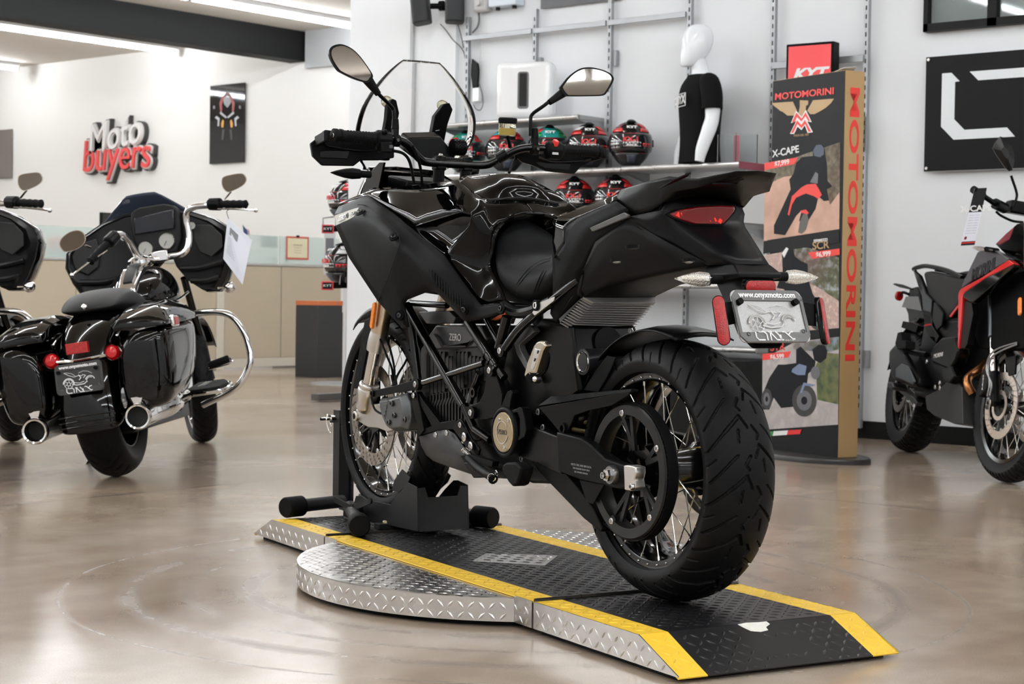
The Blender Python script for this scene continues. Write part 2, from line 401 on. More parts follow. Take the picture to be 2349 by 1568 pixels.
# round turntable wings
for sg, xe in ((-1, XL), (1, XR)):
    n = 40; a1 = math.acos(min(1, abs(xe)/DR)); arc = [(sg*DR*cos(a1-2*a1*i/n), DC+DR*sin(a1-2*a1*i/n)) for i in range(n+1)]
    plate('disc_plate', D_ALU, TT, (0, 0, HP-.004), (1, 0, 0), (0, 1, 0), arc, pitch=.0262, h=.0014)
    mb = MB(); R_ = DR
    def fn(s, t, sg=sg): a = s/R_; d = Vector((sg*cos(a), sin(a)*1, 0)); return (Vector((0, DC, 0))+d*R_+Vector((0, 0, t)), d, Vector((-sg*sin(a), cos(a), 0)), Vector((0, 0, 1)))
    lo, hi = [fn(R_*(a1-2*a1*i/n), .014)[0] for i in range(n+1)], [fn(R_*(a1-2*a1*i/n), HP-.004)[0] for i in range(n+1)]
    mb.add(lo+hi, [(i, i+1, n+2+i, n+1+i) for i in range(n)]); studs(mb, fn, rect(-R_*a1, R_*a1, .014, HP-.004), h=.0014)
    mb.build('disc_skirt', D_ALU, TT, ang=20)
# frame under the plates, hinges, bare patch, torn spot
mb = MB(); mb.bb(XL+.02, XR-.02, YT+.03, YH-.01, 0, .014); mb.build('base_frame', PLA, TT)
mb = MB(); mb.bb(XL+.02, XR-.02, YJ+.01, YT2-.03, 0, .014); mb.build('base_frame', PLA, TT)
mb = MB(); mb.lathe([(.0, 0), (.585, 0), (.585, .02), (0, .02)], (0, DC, 0), n=48); mb.build('round_base', PLA, TT)
for y in (YH, YJ):
    mb = MB(); k = 14
    for i in range(k):
        a = XL+.004+(XR-XL-.008)*i/k; mb.cyl((a+.001, y, HP+.001), (a+(XR-XL)/k-.001, y, HP+.001), .006, n=10)
    mb.bb(XL, XR, y-.003, y+.003, .014, HP-.004)
    mb.build('hinge', M('dark_steel', (.03, .025, .022), .4, .6), TT)
pq = [K(u, v, z=HP) for u, v in ((1115, 1270), (1280, 1275), (1250, 1298), (1082, 1288))]
ctr = sum(pq, V(0, 0, 0))/4; 
pp = [(p.x, p.y) for p in pq]
if sum(pp[i][0]*pp[(i+1) % 4][1]-pp[(i+1) % 4][0]*pp[i][1] for i in range(4)) < 0: pp = pp[::-1]
plate('bare_patch', D_ALU, TT, (0, 0, HP+.0022), (1, 0, 0), (0, 1, 0), pp, thick=.0015, h=.0014)
mb = MB(); nn = Vector((0, -.0666, .15)).normalized()
def onslope(u, v):
    o = Matrix.Rotation(-rad(BR), 3, 'Z')@CP; d = Matrix.Rotation(-rad(BR), 3, 'Z')@_ray(u, v); T = Vector((0, YT-YB, .012-HP)); nrm = Vector((1, 0, 0)).cross(T)
    return plane_pt(o, d, Vector((0, YB, HP)), nrm)+nn*.0008
mb.prism([onslope(u, v) for u, v in ((1692, 1432), (1712, 1428), (1740, 1427), (1758, 1425), (1766, 1431), (1757, 1438), (1762, 1445), (1745, 1449), (1722, 1447), (1705, 1439))], (0, 0, -.0004))
mb.build('torn_spot', M('bare_core', (.75, .74, .68), .5, var=.2, vscale=60), TT, label='torn spot showing pale core')
# ================================================================ wheel chock
WC = thing('wheel_chock', 'black steel wheel chock stand with rubber capped legs holding the front wheel on the turntable', 'wheel chock', (0, 0, 0), rad(BR))
CHK = M('black_powder_coat', (.007, .007, .0075), .5, spec=.3, bump=.3, bscale=700)
def leg(a, b):
    a, b = V(a), V(b); d = (b-a).normalized(); mb = MB(); mb.cyl(a, b, .0215, n=20); o = mb.build('leg', CHK, WC)
    mb = MB(); mb.lathe([(.0001, 0), (.0215, 0), (.0335, 0), (.0335, -.062), (.031, -.068), (.0001, -.069)], b-d*.005-d*.058, -d, 24)
    mb2 = MB(); mb2.lathe([(.022, -.06), (.0335, -.06), (.0335, .004), (.030, .010), (.0001, .010)], b, d, 24); mb2.build('rubber_foot', RUB, o)
ZL = HP+.0365
leg((-.075, 1.70, ZL), (-.235, 1.285, ZL)); leg((.09, 1.62, ZL), (.215, 1.285, ZL))
leg((-.03, 1.86, ZL), (-.262, 1.775, ZL)); leg((.03, 1.86, ZL), (.262, 1.775, ZL))
mb = MB(); mb.bb(-.025, .025, 1.27, 1.9, HP+.004, HP+.018); mb.bb(-.12, .27, 1.385, 1.425, HP+.004, HP+.022); mb.bb(-.1, .1, 1.66, 1.7, HP+.01, HP+.038); mb.build('base_bar', CHK, WC, bevel=.002)
mb = MB(); mb.bb(-.028, -.018, 1.895, 1.945, HP+.01, .415); mb.bb(.018, .028, 1.895, 1.945, HP+.01, .415); mb.bb(-.02, .02, 1.905, 1.94, HP+.01, .36); mb.build('upright', CHK, WC, bevel=.002)
mb = MB(); mb.cyl((-.085, 1.92, .385), (.05, 1.92, .385), .006); mb.cyl((-.05, 1.92, .385), (-.028, 1.92, .385), .013); mb.tube([(-.06, 1.92, .40), (-.068, 1.91, .375), (-.06, 1.9, .34), (-.05, 1.91, .36), (-.058, 1.92, .385)], .0016, 6); mb.build('locking_pin', CHR, WC, label='chrome locking pin')
# cradle
for s in (-1, 1):
    mb = MB(); pts = [(1.53, .092), (1.65, .13), (1.63, .16), (1.585, .165), (1.55, .157), (1.38, .160), (1.262, .24), (1.20, .232), (1.19, .10)]
    if s > 0: pts = [(1.53, .092), (1.62, .159), (1.40, .165), (1.346, .203), (1.289, .237), (1.262, .24), (1.2, .232), (1.19, .10)]
    mb.prism([(s*.085-.002, y, z) for y, z in pts], (.004, 0, 0)); mb.build('cradle_side', CHK, WC, bevel=.001)
mb = MB(); mb.prism([(-.083, 1.19, .10), (.083, 1.19, .10), (.083, 1.2, .228), (.06, 1.2, .23), (.05, 1.198, .2), (-.05, 1.198, .2), (-.06, 1.2, .23), (-.083, 1.2, .228)], (0, .004, 0)); mb.bb(-.08, .08, 1.2, 1.26, .1, .105)
mb.build('cradle_back', CHK, WC)
tg = [K(u, v, x=-.07) for u, v in ((899, 1124), (905, 1100), (922, 1076), (941, 1094), (934, 1110), (915, 1128))]; mb = MB(); mb.prism(tg, (.003, 0, 0)); mb.mirror(); mb.build('tyre_guide', CHK, WC)
a, b, c_ = K(770, 1146, x=-.13), K(809, 1166, x=-.13), K(850, 1148, x=-.13)
mb = MB(); mb.beam(a, b, .006, .018, (0, 0, 1)); mb.beam(b, c_, .006, .018, (0, 0, 1)); mb.cyl(a-V(.003, 0, 0), a+V(.003, 0, 0), .009); mb.cyl(c_-V(.003, 0, 0), c_+V(.003, 0, 0), .009); mb.cyl(b-V(.006, 0, 0), b+V(.03, 0, 0), .016); mb.build('wing_lever', CHK, WC)
mb = MB()
for u, v in ((809, 1169),): bolt(mb, K(u, v, x=-.14), (-1, -.3, 0), .009, .006, 6)
for p in ((.045, 1.40, HP+.03), (-.09, 1.405, HP+.022), (.2, 1.405, HP+.022)): bolt(mb, p, (0, 0, 1), .009, .007, 6)
mb.build('bolts', M('zinc_bolt', (.75, .68, .45), .3, 1.), WC)
# ================================================================ wheels (shared by all motorcycles)
def groove_depth(s, p, per, segs):
    d = 0
    for s0, p0, s1, p1, w, dep in segs:
        for off in (-1, 0, 1):
            ax, ay = s0, (p0+off)*per; bx, by = s1, (p1+off)*per; px_, py = s, p*per
            L2 = (bx-ax)**2+(by-ay)**2; t = max(0, min(1, ((px_-ax)*(bx-ax)+(py-ay)*(by-ay))/L2)); q = hypot(px_-ax-(bx-ax)*t, py-ay-(by-ay)*t)
            if q < w/2+.0012: d = max(d, dep*min(1, (w/2+.0012-q)/.0016))
    return d
SCORP = [(.118, .0, .062, .36, .0055, .005), (.062, .36, .020, .60, .007, .006), (.020, .60, .006, .40, .006, .006), (.108, .48, .060, .82, .005, .005), (.060, .82, .040, .94, .005, .004),
         (.034, .16, .030, .36, .005, .005), (.008, .92, .022, .78, .006, .005), (.022, .78, .014, .70, .006, .005), (.118, .76, .09, .90, .003, .003)]
def tyre(name, parent, c, R_, Wd, rimr, segs, nper, cols, rows, mat, drop=.052, amax=78, sidew=.0, half=.5, flip=1, sx=1.):
    per = 2*pi*R_/nper; A = rad(amax); prof = []
    arc = 0; last = None
    for i in range(rows+1):
        a = -A+2*A*i/rows; x = Wd/2*sin(a)/sin(A)*1.0; r = R_-drop*(1-cos(a))/(1-cos(A))
        if last: arc += hypot(x-last[0], r-last[1])
        last = (x, r); prof.append([x, r, arc])
    for q in prof: q[2] -= arc/2
    xe, re_ = prof[-1][0], prof[-1][1]
    side = [(xe+.001, re_-.006), (xe-.001, re_-.016), (xe-.006, re_-.028), (xe-.012, rimr+.006), (xe-.02, rimr-.004)]
    tmpl = []
    for j in range(cols):
        p = j/cols; col = []
        for x, r, s in prof:
            k = [(abs(s)*sx, ) ]
            pp = (p if s >= 0 else p+half) % 1
            d = groove_depth(abs(s)*sx, pp if flip > 0 else 1-pp, per, segs) if segs else 0
            col.append(d)
        tmpl.append(col)
    n = nper*cols; c = V(c); vs = []; m = rows+1+2*len(side)
    nrm = []
    for i in range(rows+1):
        a, b = prof[max(i-1, 0)], prof[min(i+1, rows)]; t = Vector((b[0]-a[0], b[1]-a[1])).normalized(); nrm.append((-t.y, t.x))
    for j in range(n):
        th = 2*pi*j/n; cy, cz = cos(th), sin(th)
        for x, r in side[::-1]: vs.append((c.x-x, c.y+r*cy, c.z+r*cz))
        for i, (x, r, s) in enumerate(prof):
            d = tmpl[j % cols][i]; x2, r2 = x-nrm[i][0]*d, r-nrm[i][1]*d; vs.append((c.x+x2, c.y+r2*cy, c.z+r2*cz))
        for x, r in side: vs.append((c.x+x, c.y+r*cy, c.z+r*cz))
    fs = [(j*m+k, j*m+k+1, ((j+1) % n)*m+k+1, ((j+1) % n)*m+k) for j in range(n) for k in range(m-1)]
    mb = MB(); mb.add(vs, fs); return mb.build(name, mat, parent, ang=40)
def spokes(parent, c, n, rh, xh, rr, xr, mat, r=.0016, cross=.55, name='spoke'):
    c = V(c)
    for i in range(n):
        sd = 1 if i % 2 else -1; cr = 1 if (i//2) % 2 else -1; a = 2*pi*(i//2)/(n//2)+(.5 if sd > 0 else 0)*2*pi/(n//2); b = a+cr*cross
        mb = MB(); p = c+Vector((sd*xh, rh*cos(b), rh*sin(b))); q = c+Vector((sd*xr, rr*cos(a), rr*sin(a)))
        mb.cyl(p, q, r, n=6); d = (q-p).normalized(); mb.cyl(q-d*.014, q, r*1.9, n=6); mb.build(name, mat, parent)
def disc(name, parent, c, ro, ri, th, mat, holes=True, nb=10, bm=None):
    """drilled brake disc: a ring cut by real holes, set on small bobbins"""
    c = V(c); n = 60; bmz = MB(); vs = []; 
    rows_ = [ro-.006, ro-.017, ro-.028] if holes else []
    # ring surface as quads, with hole quads left out and dark rims
    rad_ = [ri]+[q for r in sorted(rows_) for q in (r-.0032, r+.0032)]+[ro]; N = 120
    for side in (-1, 1):
        b0 = len(bmz.v)
        for i in range(N):
            a = 2*pi*i/N
            for r in rad_: bmz.v.append((c.x+side*th/2, c.y+r*cos(a), c.z+r*sin(a)))
        m = len(rad_)
        for i in range(N):
            for k in range(m-1):
                if k % 2 == 1 and (i+((k//2) % 3)*1) % 4 == 0: continue
                j = (i+1) % N; bmz.f.append((b0+i*m+k, b0+j*m+k, b0+j*m+k+1, b0+i*m+k+1)); bmz.m.append(0)
    bmz.lathe([(ro, -th/2), (ro, th/2)], c, (1, 0, 0), N); bmz.lathe([(ri, -th/2), (ri, th/2)], c, (1, 0, 0), N)
    o = bmz.build(name, mat, parent)
    for i in range(nb):
        a = 2*pi*i/nb; mb = MB(); mb.lathe([(.0001, -.005), (.006, -.005), (.0085, -.003), (.0085, .003), (.0001, .003)], c+Vector((0, (ri-.004)*cos(a), (ri-.004)*sin(a))), (1, 0, 0), 12)
        mb.build('bobbin', STL, parent)
    return o
TYR = M('tyre_rubber', (.005, .005, .0054), .46, spec=.12, bump=.25, bscale=500, rvar=.06)
RIMK = M('rim_black', (.003, .003, .003), .1, spec=.55)
SPK = M('spoke_steel', (.6, .59, .56), .2, 1.)
DSC = M('disc_steel', (.42, .38, .34), .32, 1.)
GLS = M('indicator_glass', (1, 1, 1), .02, trans=1., ior=1.35, rvar=.0)
# ================================================================ the black adventure motorcycle
B = thing('adventure_motorcycle', 'glossy black adventure motorcycle with clear windscreen and wire wheels standing on the turntable', 'motorcycle', (0, 0, 0), rad(BR))
AX = Vector((0, 0, HP+.317)); AF = Vector((0, 1.525, HP+.0233+.3255))
def part(name, parent=None, label=None):
    o = bpy.data.objects.new(name, None); COL.objects.link(o); o.parent = parent or B; o.empty_display_size = .05
    if label: o['label'] = label
    return o
def PX(pts): return [K(u, v, x=x) for u, v, x in pts]
def side_prism(name, pts, x, th, mat, parent=None, both=True, bevel=.0015, **k):
    """outline traced on the plane x, given thickness th towards the middle; both=True also mirrors"""
    mb = MB(); mb.prism([K(u, v, x=x) for u, v in pts], (th, 0, 0))
    if both: mb.mirror()
    return mb.build(name, mat, parent or B, bevel=bevel, **k)
# ---- rear wheel
rw = part('rear_wheel')
tyre('tyre', rw, AX, .315, .186, .236, SCORP, 14, 110, 130, TYR, drop=.05, flip=-1)
mb = MB(); pr = [(.216, -.07), (.231, -.0745), (.2365, -.0735), (.2365, -.068), (.222, -.064), (.218, -.05), (.208, -.035), (.204, 0), (.208, .035), (.218, .05), (.222, .064), (.2365, .068), (.2365, .0735), (.231, .0745), (.216, .07), (.206, .05), (.198, .03), (.195, 0), (.198, -.03), (.206, -.05), (.216, -.07)]
mb.lathe(pr, AX, (1, 0, 0), 96); mb.build('rim', RIMK, rw, ang=50)
mb = MB(); mb.lathe([(.03, -.10), (.062, -.10), (.066, -.07), (.05, -.05), (.045, 0), (.05, .05), (.066, .07), (.062, .09), (.03, .09)], AX, (1, 0, 0), 32); mb.build('hub', FRM, rw)
spokes(rw, AX, 36, .06, .055, .219, .066, SPK)
for i in range(36):
    a = 2*pi*i/36; mb = MB(); mb.ball(AX+Vector((-.0735, .225*cos(a), .225*sin(a))), .0032, 8, 5); mb.build('nipple', STL, rw)
mb = MB(); prp = [(.135, -.138), (.158, -.138), (.162, -.134), (.160, -.132), (.160, -.104), (.162, -.102), (.158, -.098), (.135, -.098), (.130, -.118), (.135, -.138)]
mb.lathe(prp, AX, (1, 0, 0), 80)
for i in range(90):
    a = 2*pi*i/90; mb.box(AX+Vector((-.118, .161*cos(a), .161*sin(a))), (.026, .004, .005), R=Matrix.Rotation(a, 3, 'X'))
for i in range(5):
    a = 2*pi*i/5+1.4
    for da in (-.13, .13): mb.beam(AX+Vector((-.11, .05*cos(a), .05*sin(a))), AX+Vector((-.122, .138*cos(a+da), .138*sin(a+da))), .012, .008, (1, 0, 0))
    mb.cyl(AX+Vector((-.136, .14*cos(a), .14*sin(a))), AX+Vector((-.12, .14*cos(a), .14*sin(a))), .014, n=16)
mb.build('belt_pulley', M('pulley_black', (.006, .006, .006), .4, spec=.25), rw, ang=40)
for i in range(5):
    a = 2*pi*i/5+1.4; mb = MB(); bolt(mb, AX+Vector((-.136, .14*cos(a), .14*sin(a))), (-1, 0, 0), .0085, .005, 12); mb.build('pulley_bolt', STL, rw)
disc('brake_disc', rw, AX+Vector((.10, 0, 0)), .12, .085, .005, DSC, nb=6)
# ---- front wheel
fw = part('front_wheel')
tyre('tyre', fw, AF, .325, .122, .262, SCORP, 16, 60, 56, TYR, drop=.035, amax=72, sx=1.55)
k = 1.117; mb = MB(); mb.lathe([(r*k if r > .2 else r*k, x*.64) for r, x in pr], AF, (1, 0, 0), 96); mb.build('rim', RIMK, fw, ang=50)
mb = MB(); mb.lathe([(.02, -.07), (.035, -.07), (.045, -.05), (.03, -.035), (.028, 0), (.03, .035), (.045, .05), (.035, .07), (.02, .07)], AF, (1, 0, 0), 32); mb.build('hub', FRM, fw)
spokes(fw, AF, 36, .04, .045, .244, .042, SPK, cross=.6)
for i in range(36):
    a = 2*pi*i/36; mb = MB(); mb.ball(AF+Vector((-.047, .252*cos(a), .252*sin(a))), .003, 8, 5); mb.build('nipple', STL, fw)
for s in (-1, 1):
    disc('brake_disc', fw, AF+Vector((s*.078, 0, 0)), .16, .122, .005, DSC)
    mb = MB()
    for i in range(10):
        a = 2*pi*i/10; mb.beam(AF+Vector((s*.072, .04*cos(a+.4), .04*sin(a+.4))), AF+Vector((s*.078, .118*cos(a), .118*sin(a))), .01, .005, (1, 0, 0)); mb.beam(AF+Vector((s*.072, .04*cos(a-.4), .04*sin(a-.4))), AF+Vector((s*.078, .118*cos(a), .118*sin(a))), .006, .005, (1, 0, 0))
    mb.lathe([(.03, -.004), (.055, -.004), (.055, .004), (.03, .004)], AF+Vector((s*.072, 0, 0)), (1, 0, 0), 30); mb.build('disc_carrier', FRM, fw)
# ---- fork
fk = part('front_fork')
FORKL = M('fork_champagne', (.62, .53, .42), .3, 1.)
for s in (-1, 1):
    def q(u, v, x=-.105):
        p = K(u, v, x=x); return Vector((s*-p.x, p.y, p.z)) if s > 0 else p
    a0, a1, a2, a3 = q(905, 575), q(866, 784), q(847, 884), q(838, 935); d = (a1-a2).normalized()
    mb = MB(); mb.cyl(a0, a1+d*.03, .027, n=24); mb.build('outer_tube', FORKL, fk)
    mb = MB(); mb.lathe([(.0235, -.03), (.03, -.028), (.0305, .0), (.029, .02), (.027, .035)], a1, d, 24); mb.build('seal_ring', ALU, fk)
    mb = MB(); mb.cyl(a1, a2, .0225, n=24); mb.build('inner_tube', M('stanchion', (.7, .68, .66), .08, 1.), fk)
    mb = MB(); mb.lathe([(.024, .01), (.031, .008), (.033, .0), (.031, -.006), (.0335, -.012), (.0335, -.04), (.0305, -.046), (.031, -.075), (.018, -.092), (.0001, -.093)], a2, d, 24)
    sp = [q(*w) for w in ((824, 930), (870, 925), (880, 948), (892, 965), (905, 972), (905, 985), (888, 990), (866, 981), (843, 979), (822, 966), (816, 945))]
    mb.prism(sp, (s*-.02, 0, 0) if s > 0 else (.02, 0, 0))
    mb.cyl(q(820, 954)-V(.012*(1 if s < 0 else -1), 0, 0), q(820, 954)+V(s*-.02, 0, 0), .016, n=20)
    mb.build('axle_clamp', ALU, fk, bevel=.003)
    mb = MB(); mb.cyl(q(820, 954)-V(.0125*(1 if s < 0 else -1), 0, 0), q(820, 954)-V(.0128*(1 if s < 0 else -1), 0, 0), .009, n=16); mb.build('axle_hole', PLA, fk)
# caliper left + right
CALM = M('caliper_grey', (.12, .125, .13), .38, .7)
for s in (-1, 1):
    c = part('brake_caliper'); mb = MB(); pts = [K(u, v, x=-.115) for u, v in ((874, 914), (906, 908), (935, 900), (941, 925), (943, 957), (937, 986), (911, 990), (894, 982), (884, 961), (876, 931))]
    pin = [p+Vector((-.018, 0, 0))*1+(sum(pts, V(0, 0, 0))/len(pts)-p)*.22 for p in pts]
    mb.loft([[p+Vector((.055, 0, 0)) for p in pts], pts, pin]); 
    if s > 0: mb.v = [(-x, y, z) for x, y, z in mb.v]
    mb.build('caliper_body', CALM, c, bevel=.003)
    for u, v in ((900, 925), (905, 952), (893, 968), (930, 962)):
        mb = MB(); p = K(u, v, x=-.135); p = Vector((s*-p.x, p.y, p.z)) if s > 0 else p; bolt(mb, p, (s, 0, 0), .009, .006, 12); mb.build('caliper_bolt', M('dark_bolt', (.1, .1, .1), .3, .9), c)
    if s < 0: text('maker_lettering', 'J.JUAN', .022, M('grey_print', (.12, .12, .125), .4), c, K(884, 938, x=-.1345), (0, .25, -1), (0, 1, .25), ext=.001, sx=1)
# amber reflector, brake lines
def capsule(a, b, r, th, nrm, n=12):
    a, b, nrm = V(a), V(b), V(nrm).normalized(); d = (b-a).normalized(); w = d.cross(nrm).normalized(); P = [b+(d*sin(t)+w*cos(t))*r for t in [pi*i/n for i in range(n+1)]]+[a-(d*sin(t)+w*cos(t))*r for t in [pi*i/n for i in range(n+1)]]
    m = MB(); c = (a+b)/2; m.loft([[p for p in P], [p+nrm*th*.75 for p in P], [c+(p-c)*.94+nrm*th for p in P]]); return m
AMB = M('amber_lens', (.75, .20, .01), .25, emit=(1, .25, .01), est=.04, var=.3, vscale=120, bump=.6, bscale=500)
capsule(K(862, 700, x=-.14), K(856, 747, x=-.14), .0095, .008, (-1, 0, 0)).build('amber_reflector', AMB, B)
for pts in (((868, 700, -.1), (868, 760, -.11), (885, 810, -.11), (899, 845, -.1), (902, 880, -.09)), ((875, 700, -.09), (878, 750, -.1), (895, 800, -.08), (905, 850, -.08), (900, 885, -.09)), ((945, 795, -.02), (930, 830, -.05), (912, 860, -.07), (905, 885, -.09)), ((852, 910, -.11), (858, 935, -.12), (868, 945, -.12), (880, 950, -.12))):
    mb = MB(); mb.tube(PX(pts), .0035, 8); mb.build('brake_hose', RUB, B)
mb = MB(); mb.beam(K(900, 860, x=-.09), K(904, 884, x=-.09), .022, .012); mb.build('hose_clamp', STL, B, bevel=.002)
# front fender with struts
ff = part('front_fender')
def arc_shell(c, r, w, a0, a1, n=28, crown=.012, sweep=(1, 1)):
    mb = MB(); rings = []
    for i in range(n+1):
        a = a0+(a1-a0)*i/n; t = i/n; ww = w*(sweep[0]*(1-t)+sweep[1]*t)
        rings.append([c+Vector((x, (r+crown*(1-(x/w)**2)-(.02 if abs(x) > ww*.9 else 0))*cos(a), (r+crown*(1-(x/w)**2)-(.02 if abs(x) > ww*.9 else 0))*sin(a))) for x in (-ww, -ww*.8, -ww*.4, 0, ww*.4, ww*.8, ww)])
    mb.loft(rings, caps=False, closed=False); return mb
arc_shell(AF, .338, .068, rad(55), rad(165)).build('fender_shell', PLM, ff, solid=.003)
for s in (1, -1):
    pts = PX([(u, v, -.1) for u, v in ((836, 735), (848, 728), (853, 742), (826, 886), (812, 891), (810, 882))]); mb = MB(); mb.prism([(p.x*s, p.y, p.z) for p in pts], (.01*s, 0, 0)); mb.build('fender_strut', PLA, ff, bevel=.002)
mb = MB()
for u, v in ((822, 858), (829, 822), (835, 795)):
    p = K(u, v, x=-.1006); mb.lathe([(.0001, 0), (.007, 0)], p, (-1, 0, 0), 14, u=(0, 0, 1))
mb.build('strut_holes', M('hole_dark', (.001, .001, .001), .9), ff)
# ---- trellis frame
fr = part('trellis_frame')
def ftube(a, b, r=.0135, x2=None, mir=True):
    mb = MB(); pts = PX([a, b]) if len(a) == 3 else PX(a); mb.cyl(pts[0], pts[1], r, n=16)
    if mir: mb.mirror()
    mb.build('frame_tube', FRM, fr)
for a, b, r in (((933, 700, -.15), (1064, 932, -.14), .0135), ((941, 722, -.14), (959, 872, -.13), .0115), ((957, 882, -.14), (1111, 832, -.145), .0095), ((1074, 739, -.15), (1139, 840, -.145), .0145), ((1163, 726, -.14), (1145, 798, -.145), .014), ((1138, 838, -.145), (1157, 866, -.14), .011), ((1064, 930, -.14), (1088, 982, -.13), .0115), ((1088, 982, -.13), (1125, 1008, -.12), .0115), ((943, 695, -.13), (1026, 700, -.15), .009), ((1100, 700, -.13), (1150, 795, -.14), .010)): ftube(a, b, r)
for i, x in enumerate(((1120, 812), (1130, 828), (1141, 846))): 
    mb = MB(); p = K(x[0], x[1], x=-.145); dd = (K(1157, 866, x=-.14)-K(1100, 775, x=-.148)).normalized(); mb.cyl(p-dd*.004, p+dd*.004, .018, n=18); mb.build('weld_collar', FRM, fr)
sub = PX([(1158, 800, -.15), (1190, 756, -.145), (1223, 725, -.14), (1275, 683, -.13), (1330, 640, -.12)]); mb = MB(); mb.tube(sub, .0125, 14); mb.mirror(); mb.build('subframe_rail', FRM, fr)
mb = MB(); mb.prism(PX([(u, v, -.152) for u, v in ((1218, 706), (1240, 692), (1272, 680), (1270, 690), (1226, 724), (1219, 715))]), (.004, 0, 0)); mb.mirror(); mb.build('subframe_bracket', ALU, fr, bevel=.001)
for (u, v, x) in ((955, 881, -.152), (1149, 804, -.158), (1125, 849, -.158), (1082, 946, -.158)):
    mb = MB(); p = K(u, v, x=x); mb.cyl(p+V(.012, 0, 0), p-V(.002, 0, 0), .017, n=18); mb.build('bolt_boss', PLM, fr); mb = MB(); bolt(mb, p-V(.002, 0, 0), (-1, 0, 0), .009, .005, 12); mb.build('frame_bolt', STL, fr)
# cast side plate
side_prism('side_plate', ((1064, 932), (1074, 932), (1099, 922), (1110, 899), (1116, 862), (1111, 832), (1118, 822), (1131, 840), (1140, 866), (1152, 905), (1150, 935), (1142, 956), (1110, 962), (1078, 958), (1068, 945)), -.148, .02, PLA)
mb = MB(); p0 = K(1086, 900, x=-.13); mb.tube(PX([(1100, 855, -.12), (1085, 895, -.12), (1076, 925, -.13)]), .011, 12); mb.lathe([(.008, -.004), (.014, -.004), (.014, .004), (.008, .004)], p0, (-1, 0, 0), 16); mb.build('stay', FRM, B)
# ---- battery and motor
bt = part('battery_case'); BAT = M('battery_black', (.005, .005, .0055), .36, spec=.3)
mb = MB(); bo = [(964, 800), (975, 785), (1005, 776), (1105, 782), (1128, 802), (1135, 860), (1130, 960), (1098, 1012), (965, 1012)]
mb.prism([K(u, v, x=-.105) for u, v in bo], (.21, 0, 0)); mb.build('case_block', BAT, bt, bevel=.006)
mb = MB(); mb.prism([K(u, v, x=-.112) for u, v in ((1000, 745), (1100, 745), (1118, 775), (1104, 796), (990, 802), (978, 775))], (.224, 0, 0)); mb.build('case_cover', M('battery_cover', (.05, .05, .052), .3, .4), bt, bevel=.005)
mb = MB(); mb.prism([K(u, v, x=-.120) for u, v in ((993, 765), (1003, 772), (1016, 792), (1070, 791), (1085, 772), (1098, 772), (1074, 786), (1066, 796), (1012, 797), (1001, 778))], (.01, 0, 0)); mb.prism([K(u, v, x=-.10) for u, v in ((960, 715), (1030, 712), (1045, 728), (1040, 742), (978, 742))], (.2, 0, 0)); mb.build('cover_rib', M('cover_rib', (.06, .06, .062), .3, .5), bt, bevel=.002)
text('cover_lettering', 'ZERO', .028, M('cover_print', (.55, .55, .52), .4), bt, K(1044, 774, x=-.1135), (0, -1, 0), (0, 0, 1), ext=.0005)
for i in range(17):
    t = i/16; u = 978+t*140; v0 = 806+ (10 if i in (5, 6, 11, 12) else 0)+ (14*t if t > .8 else 0); v1 = 905-28*t-(6 if i % 5 == 0 else 0)
    mb = MB(); mb.prism(PX([(u, v0+6, -.112), (u+4, v0, -.112), (u+7, v0, -.112), (u+7, v1, -.112), (u, v1, -.112)]), (.01, 0, 0)); mb.build('cooling_fin', BAT, bt)
for i in range(14):
    t = i/13; u = 972+t*92; mb = MB(); v0 = 908-18*t
    mb.prism(PX([(u, v0+26, -.112), (u+6, v0+12, -.112), (u+6, v0, -.112), (u+9, v0, -.112), (u+9, v0+15, -.112), (u+3, v0+29, -.112), (u+3, 1005-20*t, -.112), (u, 1005-20*t, -.112)]), (.01, 0, 0)); mb.build('cooling_fin', BAT, bt)
mt = part('electric_motor'); mc = K(1165, 935, x=-.05)
mb = MB(); mb.lathe([(.0001, -.11), (.09, -.11), (.105, -.1), (.105, .1), (.09, .11), (.0001, .11)], (0, mc.y-.02, mc.z), (1, 0, 0), 40)
for i in range(24): 
    a = 2*pi*i/24; mb.box((0, mc.y-.02+.108*cos(a), mc.z+.108*sin(a)), (.18, .012, .004), R=Matrix.Rotation(a, 3, 'X'))
mb.build('motor_housing', BAT, mt)
mb = MB(); mb.prism([K(u, v, x=-.10) for u, v in ((1165, 790), (1240, 730), (1310, 745), (1330, 900), (1290, 930), (1285, 1110), (1215, 1108), (1175, 1085), (1120, 1095), (1075, 1085), (1060, 1000), (1140, 900))], (.2, 0, 0)); mb.build('rear_housing', PLM, mt, bevel=.01)
mb = MB(); mb.prism([K(u, v, x=-.125) for u, v in ((1176, 775), (1215, 745), (1226, 760), (1190, 790), (1192, 800), (1230, 870), (1224, 880), (1185, 812))], (.02, 0, 0)); mb.build('hose_guide', M('dark_grey_plastic', (.05, .05, .05), .4), mt, bevel=.002)
